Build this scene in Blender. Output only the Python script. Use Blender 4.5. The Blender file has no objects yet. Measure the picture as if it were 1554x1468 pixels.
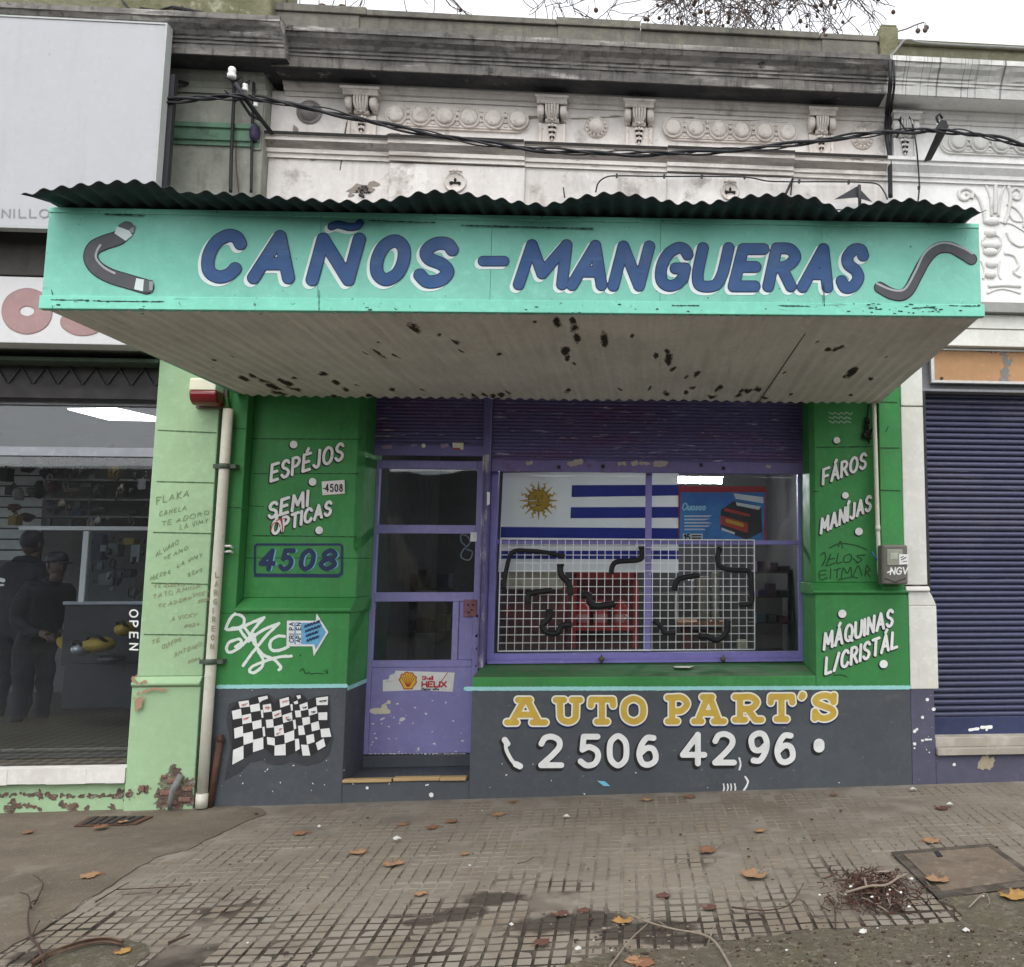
import bpy, bmesh, math, random
import numpy as np
from math import sin, cos, pi, radians
from mathutils import Vector, Matrix, noise as mnoise
random.seed(7)
S = bpy.context.scene
COL = S.collection

# ---------------------------------------------------------------- camera, sky, sun, exposure
F, PX, PY, W0, H0 = 1417.84, 1080.38, 695.06, 1554.0, 1468.0   # solved from the vanishing points of the photograph
YAW, PITCH, ROLL, D, CH = .0887879, .117533, -.000836, 6.5, 1.5009
fw = Vector((sin(YAW)*cos(PITCH), cos(YAW)*cos(PITCH), sin(PITCH)))
ri = Vector((cos(YAW), -sin(YAW), 0)); dn = fw.cross(ri)
ri, dn = cos(ROLL)*ri + sin(ROLL)*dn, -sin(ROLL)*ri + cos(ROLL)*dn
CAM = Vector((0, -D, CH))
cd = bpy.data.cameras.new('camera'); cam = bpy.data.objects.new('camera', cd); COL.objects.link(cam)
m = Matrix((ri, -dn, -fw)).transposed().to_4x4(); m.translation = CAM
cam.matrix_world = m
cd.sensor_fit = 'HORIZONTAL'; cd.sensor_width = 36; cd.lens = F/W0*36
cd.shift_x = (W0/2-PX)/W0; cd.shift_y = (PY-H0/2)/W0
cd.clip_start = .05; cd.clip_end = 1000
S.camera = cam

SUN_EL, SUN_ROT = radians(60), radians(184)
wd = bpy.data.worlds.new('World'); S.world = wd; wd.use_nodes = True
nt = wd.node_tree; bg = nt.nodes['Background']
sky = nt.nodes.new('ShaderNodeTexSky'); sky.sky_type = 'NISHITA'; sky.sun_disc = False
sky.sun_elevation = SUN_EL; sky.sun_rotation = SUN_ROT; sky.air_density = 1.0; sky.dust_density = 1; sky.ozone_density = 1
hs = nt.nodes.new('ShaderNodeHueSaturation'); hs.inputs['Saturation'].default_value = .12; hs.inputs['Value'].default_value = 1.1
nt.links.new(sky.outputs[0], hs.inputs['Color']); nt.links.new(hs.outputs[0], bg.inputs[0]); bg.inputs[1].default_value = .15
sd = bpy.data.lights.new('sun', 'SUN'); sd.energy = .5; sd.angle = radians(45); sd.color = (1, .97, .93)
sun = bpy.data.objects.new('sun', sd); COL.objects.link(sun)
sdir = Vector((sin(SUN_ROT)*cos(SUN_EL), cos(SUN_ROT)*cos(SUN_EL), sin(SUN_EL)))
sun.rotation_euler = sdir.to_track_quat('Z', 'Y').to_euler()
S.view_settings.view_transform = 'Standard'; S.view_settings.look = 'None'
S.view_settings.exposure = 1.46; S.view_settings.gamma = 1

# ---------------------------------------------------------------- from a measured image point to a point on a real plane
def ray(px, py): return ri*((px-PX)/F) + dn*((py-PY)/F) + fw
def P(px, py, y=0.0):
    r = ray(px, py); return CAM + r*((y+D)/r.y)
GA, GB = .0114, .025
def gz(x, y): return GA*x + GB*min(y, 0) 
def G(px, py, dz=0.0):
    r = ray(px, py); t = (GA*CAM.x + GB*CAM.y + dz - CAM.z)/(r.z - GA*r.x - GB*r.y)
    return CAM + r*t
def R4(a, b, c, d, y):                                   # rectangle on the plane y: x0, x1, z0, z1
    return P(a, (b+d)/2, y).x, P(c, (b+d)/2, y).x, P((a+c)/2, d, y).z, P((a+c)/2, b, y).z

# ---------------------------------------------------------------- materials
def NT(name):
    m = bpy.data.materials.new(name); m.use_nodes = True
    return m, m.node_tree, m.node_tree.nodes['Principled BSDF']
MATS = {}
def mat(name, col, rough=.75, layers=(), bump=None, metal=0., spec=.35, emit=0., var=.12):
    """layers: (scale or (sx,sy,sz), lo, hi, colour, amount [, detail])"""
    if name in MATS: return MATS[name]
    m, t, b = NT(name); N = t.nodes; L = t.links
    tc = N.new('ShaderNodeTexCoord'); geo = tc.outputs['Object']
    def noise(sc, det=5., rgh=.6, seed=0.):
        n = N.new('ShaderNodeTexNoise'); n.inputs['Detail'].default_value = det; n.inputs['Roughness'].default_value = rgh
        mp = N.new('ShaderNodeMapping'); mp.inputs['Location'].default_value = (seed*3.7, seed*1.3, seed*2.1)
        if isinstance(sc, tuple): mp.inputs['Scale'].default_value = sc; n.inputs['Scale'].default_value = 1
        else: n.inputs['Scale'].default_value = sc
        L.new(geo, mp.inputs[0]); L.new(mp.outputs[0], n.inputs['Vector']); return n.outputs['Fac']
    def rng(src, lo, hi, a=0., bb=1.):
        r = N.new('ShaderNodeMapRange'); r.inputs[1].default_value = lo; r.inputs[2].default_value = hi
        r.inputs[3].default_value = a; r.inputs[4].default_value = bb; L.new(src, r.inputs[0]); return r.outputs[0]
    cur = None
    def mix(fac, c, cur):
        x = N.new('ShaderNodeMix'); x.data_type = 'RGBA'
        L.new(fac, x.inputs[0])
        if cur is None: x.inputs[6].default_value = (*col, 1)
        else: L.new(cur, x.inputs[6])
        x.inputs[7].default_value = (*c, 1); return x.outputs[2]
    if var:
        f = rng(noise(1.7, 8, .7, 5), .3, .75, 0, 1)
        cur = mix(f, tuple(max(0, c*(1-var*2.2)) for c in col), cur)
        f = rng(noise(24, 4, .6, 9), .5, .8, 0, .6)
        cur = mix(f, tuple(min(1, c*(1+var)+.01) for c in col), cur)
    for i, l in enumerate(layers):
        f = rng(noise(l[0], l[5] if len(l) > 5 else 6, .65, i+1), l[1], l[2], 0, l[4])
        cur = mix(f, l[3], cur)
    if cur is None: b.inputs['Base Color'].default_value = (*col, 1)
    else: L.new(cur, b.inputs['Base Color'])
    b.inputs['Roughness'].default_value = rough
    if var: L.new(rng(noise(9, 4, .6, 3), .3, .7, max(0, rough-.12), min(1, rough+.12)), b.inputs['Roughness'])
    b.inputs['Metallic'].default_value = metal; b.inputs['Specular IOR Level'].default_value = spec
    if emit:
        b.inputs['Emission Color'].default_value = (*col, 1); b.inputs['Emission Strength'].default_value = emit
    if bump:
        bp = N.new('ShaderNodeBump'); bp.inputs['Strength'].default_value = bump[1]; bp.inputs['Distance'].default_value = bump[2] if len(bump) > 2 else .01
        L.new(noise(bump[0], 6, .65, 11), bp.inputs['Height']); L.new(bp.outputs[0], b.inputs['Normal'])
    MATS[name] = m; return m

BLK = (.012, .012, .013)
def glass_mat(name, tint=(.9, .93, .95), refl=1.0):
    m, t, b = NT(name); N = t.nodes; L = t.links
    N.remove(b); out = N['Material Output']
    tr = N.new('ShaderNodeBsdfTransparent'); tr.inputs[0].default_value = (*tint, 1)
    gl = N.new('ShaderNodeBsdfGlossy'); gl.inputs['Roughness'].default_value = .015; gl.inputs[0].default_value = (refl, refl, refl, 1)
    lw = N.new('ShaderNodeLayerWeight'); pw = N.new('ShaderNodeMath'); pw.operation = 'POWER'; pw.inputs[1].default_value = 4; L.new(lw.outputs['Facing'], pw.inputs[0])
    fr = N.new('ShaderNodeMapRange'); fr.inputs[3].default_value = .034; fr.inputs[4].default_value = .9; L.new(pw.outputs[0], fr.inputs[0])
    n = N.new('ShaderNodeTexNoise'); n.inputs['Scale'].default_value = 2.2; n.inputs['Detail'].default_value = 1
    bp = N.new('ShaderNodeBump'); bp.inputs['Strength'].default_value = .06; bp.inputs['Distance'].default_value = .05
    L.new(n.outputs[0], bp.inputs['Height']); L.new(bp.outputs[0], gl.inputs['Normal'])
    mx = N.new('ShaderNodeMixShader'); L.new(fr.outputs[0], mx.inputs[0]); L.new(tr.outputs[0], mx.inputs[1]); L.new(gl.outputs[0], mx.inputs[2])
    # dusty film
    df = N.new('ShaderNodeBsdfDiffuse'); df.inputs[0].default_value = (.35, .35, .34, 1)
    n2 = N.new('ShaderNodeTexNoise'); n2.inputs['Scale'].default_value = 4; n2.inputs['Detail'].default_value = 6
    r = N.new('ShaderNodeMapRange'); r.inputs[1].default_value = .35; r.inputs[2].default_value = .8; r.inputs[3].default_value = .0; r.inputs[4].default_value = .028
    L.new(n2.outputs[0], r.inputs[0]); m2 = N.new('ShaderNodeMixShader'); L.new(r.outputs[0], m2.inputs[0])
    L.new(mx.outputs[0], m2.inputs[1]); L.new(df.outputs[0], m2.inputs[2]); L.new(m2.outputs[0], out.inputs[0])
    return m

near_black = mat('near_black', (.03, .027, .025), .95, (), None)  # near-black tone for the fillet line, console strips and husk dirt
wall_white = mat('plaster_white', (.71, .675, .64), .85, [((1.6, 1.6, .8), .44, .66, (.50, .45, .42), .75), ((3, 3, .35), .55, .70, (.36, .33, .30), .55), ((9, 9, 1.2), .56, .74, (.38, .35, .32), .45), (3.5, .57, .66, (.27, .235, .21), .75, 9), ((2.2, 2.2, 1.2), .56, .74, (.26, .25, .235), .6, 8), (60, .62, .7, (.22, .2, .18), .5)], (30, .25, .01))
wall_clean = mat('plaster_clean', (.76, .75, .73), .85, [((1.6, 1.6, .5), .52, .75, (.46, .45, .43), .5), ((12, 12, .9), .58, .74, (.33, .33, .31), .5)], (30, .2, .01))
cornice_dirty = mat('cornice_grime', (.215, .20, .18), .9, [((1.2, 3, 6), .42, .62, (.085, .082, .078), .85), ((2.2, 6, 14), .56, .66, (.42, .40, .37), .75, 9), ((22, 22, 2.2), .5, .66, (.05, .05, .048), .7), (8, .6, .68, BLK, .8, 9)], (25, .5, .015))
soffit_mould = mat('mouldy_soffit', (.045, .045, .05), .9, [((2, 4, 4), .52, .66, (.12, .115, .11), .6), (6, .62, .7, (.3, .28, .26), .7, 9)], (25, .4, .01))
cornice_clean = mat('cornice_pale', (.60, .59, .56), .85, [((42, .6, .4), .57, .62, (.10, .10, .095), .8, 2), ((3, 3, 1), .5, .7, (.33, .33, .31), .6)], (25, .35, .01))
parapet_mat = mat('parapet_render', (.155, .145, .122), .95, [((2, 2, 1), .42, .66, (.075, .072, .062), .85), (7, .52, .66, (.20, .185, .13), .5), ((14, 14, 1.5), .55, .7, (.05, .05, .045), .6)], (22, .6, .015))
moss_mat = mat('mossy_render', (.17, .16, .10), .95, [(4, .45, .62, (.085, .088, .04), .8), (9, .58, .68, (.36, .35, .26), .6, 9), (3, .6, .7, (.05, .05, .045), .8)], (20, .7, .02))
plaster_greenish = mat('plaster_greenish', (.33, .335, .285), .88, [((1.8, 1.8, 1.1), .40, .62, (.19, .195, .165), .9), ((5, 5, 3), .50, .68, (.13, .135, .11), .75), (16, .60, .70, (.36, .36, .31), .5), ((7, 7, 2.5), .56, .7, (.10, .105, .09), .5)], (30, .4, .01))
band_green = mat('band_green', (.13, .24, .16), .85, [((3, 3, 2), .45, .7, (.07, .11, .08), .8), (12, .58, .68, (.05, .06, .05), .6)], (30, .3, .01))
green = mat('green_paint', (.044, .245, .062), .62, [((1.3, 1.3, .6), .42, .72, (.028, .155, .042), .75), ((8, 8, .7), .54, .74, (.030, .13, .04), .55), (4, .58, .70, (.075, .26, .09), .5, 9), (2.2, .60, .72, (.07, .16, .075), .6), (42, .70, .74, (.016, .09, .025), .6)], (26, .22, .008))
green_ledge = mat('green_dusty', (.045, .17, .05), .8, [(5, .42, .7, (.10, .115, .075), .85)], (26, .3, .008))
gray = mat('gray_paint', (.072, .082, .092), .7, [((1.2, 1.2, .7), .42, .72, (.052, .056, .062), .7), (44, .745, .765, (.5, .5, .48), .9, 2), (6, .6, .74, (.10, .10, .10), .5), ((3, 3, 9), .62, .74, (.12, .11, .095), .5)], (26, .25, .008))
graypurple = mat('violet_gray_paint', (.085, .082, .125), .7, [(5, .45, .7, (.06, .06, .085), .7), (40, .705, .735, (.5, .5, .48), .9, 2)], (26, .25, .008))
ltgreen = mat('light_green_paint', (.335, .490, .285), .75, [((1.3, 1.3, .6), .42, .70, (.26, .385, .225), .8), ((5, 5, .8), .6, .74, (.24, .35, .2), .4), (34, .70, .735, (.15, .2, .12), .6, 3)], (26, .22, .008))
brickrot = mat('crumbled_brick', (.20, .13, .10), .95, [(9, .45, .6, (.10, .075, .06), .8), (14, .55, .65, (.33, .30, .26), .7), (5, .55, .62, (.26, .36, .22), .6)], (40, 1., .03))
purple = mat('purple_paint', (.265, .245, .50), .55, [((1.5, 1.5, .8), .45, .75, (.20, .18, .42), .6), (48, .75, .77, (.6, .58, .6), .9, 2), (11, .66, .71, (.32, .28, .52), .6)], (20, .12, .005))
purple_sh = mat('purple_shutter_paint', (.125, .112, .26), .5, [((1.1, 1, 5), .52, .68, (.14, .06, .15), .7), ((7, 7, 60), .62, .70, (.60, .55, .66), .8, 3), (5, .6, .74, (.11, .10, .24), .7)], (20, .15, .005))
navy_sh = mat('navy_shutter_paint', (.052, .056, .105), .45, [((1.1, 1, 3), .45, .7, (.04, .045, .09), .6), ((3, 3, 50), .66, .72, (.20, .20, .24), .7, 3), ((1, 1, 2), .5, .7, (.09, .09, .12), .6)], (20, .15, .005))
worn_metal = mat('worn_painted_metal', (.13, .11, .23), .5, [((9, 9, 3), .50, .60, (.50, .48, .5), .85, 6), ((9, 9, 2), .60, .66, (.03, .025, .02), .9)], (30, .3, .006), .2)
teal = mat('teal_paint', (.195, .53, .41), .5, [((1.1, 1.1, 1.6), .44, .72, (.125, .42, .315), .8), ((9, 9, 1.1), .55, .75, (.10, .36, .27), .45), (3, .60, .75, (.24, .58, .46), .5), ((2.5, 2.5, 14), .64, .74, (.06, .27, .19), .45), (38, .722, .74, (.02, .06, .045), .9, 2)], (3.2, .45, .02))
teal_trim = mat('teal_trim_paint', (.20, .60, .45), .5, [((4, 4, 20), .60, .70, (.05, .17, .12), .7, 8), (30, .66, .70, (.02, .05, .04), .8, 3)], (16, .25, .006))
zinc = mat('aged_zinc', (.050, .058, .060), .6, [((3, 1, 3), .45, .7, (.022, .036, .034), .8), (14, .58, .7, (.12, .07, .045), .5)], (20, .15, .005), .5)
soff_mat = mat('soffit_paint', (.76, .72, .66), .7, [((14, .8, 1), .5, .74, (.50, .455, .40), .7), ((40, 2, 1), .60, .72, (.40, .35, .29), .5, 4), (2, .5, .75, (.50, .47, .43), .6)], (20, .15, .005))
peel = mat('peeled_rust', (.030, .027, .024), .9, [(30, .5, .7, (.075, .05, .035), .8), (18, .6, .7, (.11, .105, .10), .6)], (60, .5, .006))
white_sign = mat('white_sign_panel', (.37, .37, .385), .5, [((.8, .8, .4), .5, .8, (.33, .33, .345), .5), ((5, 5, .5), .54, .74, (.30, .30, .31), .6), (30, .70, .74, (.2, .2, .2), .5, 3)], None, var=.03)
white_board = mat('white_fascia_board', (.56, .55, .55), .6, [((3, 3, .8), .5, .75, (.40, .39, .385), .5), (20, .68, .74, (.3, .28, .26), .6)], None, var=.05)
darkpanel = mat('dark_brown_panel', (.06, .055, .05), .7, [(5, .45, .7, (.035, .03, .028), .8)], (20, .3, .006))
steel_dark = mat('dark_steel', (.035, .035, .04), .55, [(20, .6, .7, (.10, .06, .04), .6)], None, .4)
black_rub = mat('black_rubber', (.008, .008, .009), .6, (), None, var=.05)
cable_mat = mat('black_cable', (.012, .012, .015), .6, (), None, var=.05)
pvc = mat('pvc_cream', (.58, .56, .47), .5, [((6, 6, .8), .48, .72, (.44, .41, .32), .75), (20, .62, .7, (.27, .23, .17), .55, 6)], (20, .1, .004))
rust = mat('rusty_metal', (.11, .055, .035), .85, [(14, .5, .66, (.05, .03, .025), .8)], (40, .4, .006), .2)
white_paint = mat('white_paint', (.72, .72, .70), .6, [(9, .50, .70, (.54, .54, .51), .7), (34, .62, .70, (.38, .38, .36), .6)], None, var=.04)
cream_paint = mat('cream_paint', (.70, .66, .50), .6, [(12, .58, .74, (.52, .5, .40), .5)], None, var=.05)
pillar_white = mat('pillar_white', (.66, .65, .60), .7, [((1.5, 1.5, .7), .46, .68, (.50, .455, .36), .75), ((7, 7, 1), .62, .74, (.36, .32, .25), .5), (40, .70, .73, (.25, .23, .2), .6)], (26, .2, .006))
blue_paint = mat('blue_paint', (.018, .074, .205), .5, [(4, .42, .7, (.013, .052, .15), .8), ((6, 6, 30), .58, .72, (.04, .12, .26), .6)], None, var=.08)
navy_paint = mat('navy_paint', (.010, .022, .075), .5, (), None, var=.08)
sky_paint = mat('sky_blue_paint', (.17, .47, .62), .5, (), None, var=.05)
turq_paint = mat('turquoise_paint', (.30, .60, .58), .6, (), None, var=.08)
yellow_paint = mat('yellow_paint', (.55, .375, .060), .6, [(7, .45, .7, (.43, .27, .035), .75), (40, .62, .70, (.30, .21, .05), .5)], None, var=.08)
pale_paint = mat('pale_yellow_paint', (.74, .72, .60), .6, (), None, var=.05)
black_paint = mat('black_paint', (.012, .012, .013), .6, (), None, var=.05)
hose_gray = mat('hose_gray_paint', (.075, .075, .085), .6, [(7, .5, .7, (.055, .055, .06), .6)], None)
hose_hi = mat('hose_light_paint', (.36, .38, .39), .6, (), None)
red_paint = mat('red_paint', (.48, .045, .035), .5, (), None)
faded_red = mat('faded_red', (.33, .205, .20), .6, [(6, .5, .75, (.28, .175, .17), .6)], None)
spray_white = mat('white_spray', (.66, .72, .66), .7, [(60, .55, .7, (.3, .5, .32), .5)], None, var=.03)
marker = mat('marker_ink', (.175, .225, .115), .8, (), None)
marker_red = mat('marker_brown', (.26, .25, .14), .8, (), None)
marker_green = mat('marker_dark_green', (.014, .07, .02), .7, (), None)
wood = mat('raw_wood', (.42, .29, .14), .8, [((2, 20, 20), .5, .7, (.26, .16, .07), .7), ((3, 30, 30), .62, .7, (.10, .06, .03), .6)], (30, .3, .006))
tanboard = mat('tan_board', (.42, .235, .115), .75, [((2.5, 2.5, 6), .48, .72, (.33, .185, .09), .7), (5, .64, .68, (.16, .14, .13), .85, 9)], None)
alu = mat('grey_aluminium', (.30, .31, .33), .4, (), None, .6)
glass = glass_mat('window_glass')
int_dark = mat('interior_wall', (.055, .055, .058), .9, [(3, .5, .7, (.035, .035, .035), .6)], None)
lamp_mat = mat('lamp_glow', (1., 1., .97), .5, (), None, emit=75., var=0)

def flatm(name, c, rough=.6, **k): return mat(name, c, rough, (), None, **k)

# ---------------------------------------------------------------- mesh helpers
class MB:
    def __init__(s): s.v = []; s.f = []; s.mi = []; s.sm = []
    def add(s, vs, fs, mi=0, smooth=False):
        o = len(s.v); s.v += [tuple(v) for v in vs]
        for f in fs: s.f.append([i+o for i in f]); s.mi.append(mi); s.sm.append(smooth)
        return s
    def box(s, x0, x1, y0, y1, z0, z1, mi=0):
        return s.add([(x0, y0, z0), (x1, y0, z0), (x1, y1, z0), (x0, y1, z0), (x0, y0, z1), (x1, y0, z1), (x1, y1, z1), (x0, y1, z1)],
                     [(3, 2, 1, 0), (4, 5, 6, 7), (0, 1, 5, 4), (1, 2, 6, 5), (2, 3, 7, 6), (3, 0, 4, 7)], mi)
    def prism(s, poly, off, mi=0, smooth=False):
        """poly: list of 3-D points, off: extrusion vector"""
        n = len(poly); off = Vector(off); a = [Vector(p) for p in poly]; b = [p+off for p in a]
        fs = [tuple(range(n-1, -1, -1)), tuple(range(n, 2*n))]
        o = len(s.v); s.v += [tuple(v) for v in a+b]
        for f in fs: s.f.append([i+o for i in f]); s.mi.append(mi); s.sm.append(False)
        for i in range(n):
            j = (i+1) % n; s.f.append([o+i, o+j, o+n+j, o+n+i]); s.mi.append(mi); s.sm.append(smooth)
        return s
    def profx(s, prof, x0, x1, mi=0, smooth=False):
        return s.prism([(x0, y, z) for y, z in prof], (x1-x0, 0, 0), mi, smooth)
    def profz(s, prof, z0, z1, mi=0, smooth=False):
        return s.prism([(x, y, z0) for x, y in prof], (0, 0, z1-z0), mi, smooth)
    def tube(s, pts, r, n=8, mi=0, cap=True):
        pts = [Vector(p) for p in pts]; m = len(pts); rr = r if hasattr(r, '__len__') else [r]*m
        up = None; o = len(s.v)
        for i, p in enumerate(pts):
            t = (pts[min(i+1, m-1)]-pts[max(i-1, 0)])
            t = t.normalized() if t.length > 1e-9 else Vector((0, 0, 1))
            if up is None: up = t.orthogonal().normalized()
            else:
                up = up - t*up.dot(t); up = up.normalized() if up.length > 1e-6 else t.orthogonal().normalized()
            w = t.cross(up)
            for k in range(n):
                a = 2*pi*k/n; s.v.append(tuple(p + (up*cos(a)+w*sin(a))*rr[i]))
        for i in range(m-1):
            for k in range(n):
                k2 = (k+1) % n; s.f.append([o+i*n+k, o+i*n+k2, o+(i+1)*n+k2, o+(i+1)*n+k]); s.mi.append(mi); s.sm.append(True)
        if cap:
            s.f.append([o+k for k in range(n-1, -1, -1)]); s.mi.append(mi); s.sm.append(False)
            s.f.append([o+(m-1)*n+k for k in range(n)]); s.mi.append(mi); s.sm.append(False)
        return s
    def lathe(s, c, axis, prof, n=24, mi=0):
        """prof: (radius, height) along axis from c"""
        ax = Vector(axis).normalized(); u = ax.orthogonal().normalized(); w = ax.cross(u); c = Vector(c); o = len(s.v)
        for r, h in prof:
            for k in range(n): s.v.append(tuple(c+ax*h+(u*cos(2*pi*k/n)+w*sin(2*pi*k/n))*max(r, 1e-4)))
        for i in range(len(prof)-1):
            for k in range(n):
                k2 = (k+1) % n; s.f.append([o+i*n+k, o+i*n+k2, o+(i+1)*n+k2, o+(i+1)*n+k]); s.mi.append(mi); s.sm.append(True)
        s.f.append([o+k for k in range(n-1, -1, -1)]); s.mi.append(mi); s.sm.append(False)
        s.f.append([o+(len(prof)-1)*n+k for k in range(n)]); s.mi.append(mi); s.sm.append(False)
        return s
    def ball(s, c, r, mi=0, n=10, m=6):
        sx, sy, sz = r if hasattr(r, '__len__') else (r, r, r); o = len(s.v)
        for i in range(m+1):
            th = pi*i/m
            for k in range(n):
                a = 2*pi*k/n; s.v.append((c[0]+sx*sin(th)*cos(a), c[1]+sy*sin(th)*sin(a), c[2]+sz*cos(th)))
        for i in range(m):
            for k in range(n):
                k2 = (k+1) % n; s.f.append([o+i*n+k, o+(i+1)*n+k, o+(i+1)*n+k2, o+i*n+k2]); s.mi.append(mi); s.sm.append(True)
        return s
BASE = {}
def kids(o, parent):
    if parent is not None: o.parent = parent
def obj(name, mb, mats, parent=None, bevel=0., fix=True):
    """link ONE mesh object; vertices are given in world space"""
    me = bpy.data.meshes.new(name)
    v = np.array(mb.v, float).reshape(-1, 3)
    if parent is not None: b = BASE[parent.name]
    else:
        lo, hi = v.min(0), v.max(0); b = Vector(((lo[0]+hi[0])/2, (lo[1]+hi[1])/2, lo[2]))
    v = v - np.array(b)
    me.from_pydata(v.tolist(), [], mb.f)
    for mm in (mats if isinstance(mats, (list, tuple)) else [mats]): me.materials.append(mm)
    me.polygons.foreach_set('material_index', mb.mi); me.polygons.foreach_set('use_smooth', mb.sm)
    if fix:
        bm = bmesh.new(); bm.from_mesh(me); bmesh.ops.recalc_face_normals(bm, faces=bm.faces); bm.to_mesh(me); bm.free()
    me.update()
    o = bpy.data.objects.new(name, me); COL.objects.link(o)
    if parent is None: o.location = b; BASE[o.name] = b
    else: o.parent = parent; BASE[o.name] = BASE[parent.name]
    if bevel:
        md = o.modifiers.new('bevel', 'BEVEL'); md.width = bevel; md.segments = 2; md.limit_method = 'ANGLE'; md.angle_limit = radians(40)
    return o
def tag(o, label, cat, group=None, kind=None):
    if label: o['label'] = label
    if cat: o['category'] = cat
    if group: o['group'] = group
    if kind: o['kind'] = kind
    return o
def thing(name, loc, label, cat, group=None):
    o = bpy.data.objects.new(name, None); o.empty_display_size = .1; COL.objects.link(o); o.location = loc
    BASE[o.name] = Vector(loc); return tag(o, label, cat, group)
def struct(name, mb, m):
    o = obj(name, mb, m); o['kind'] = 'structure'; return o
def crom(pts, k=7, closed=False):
    pts = [np.array(p, float) for p in pts]; out = []; n = len(pts)
    for i in range(n-1):
        a, b, c, d = pts[max(i-1, 0)], pts[i], pts[i+1], pts[min(i+2, n-1)]
        if closed:
            a = pts[i-1] if i > 0 else pts[n-2]; d = pts[i+2] if i+2 < n else pts[1]
        for j in range(k):
            t = j/k; out.append(.5*((2*b)+(-a+c)*t+(2*a-5*b+4*c-d)*t*t+(-a+3*b-3*c+d)*t**3))
    out.append(pts[-1]); return out

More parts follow.
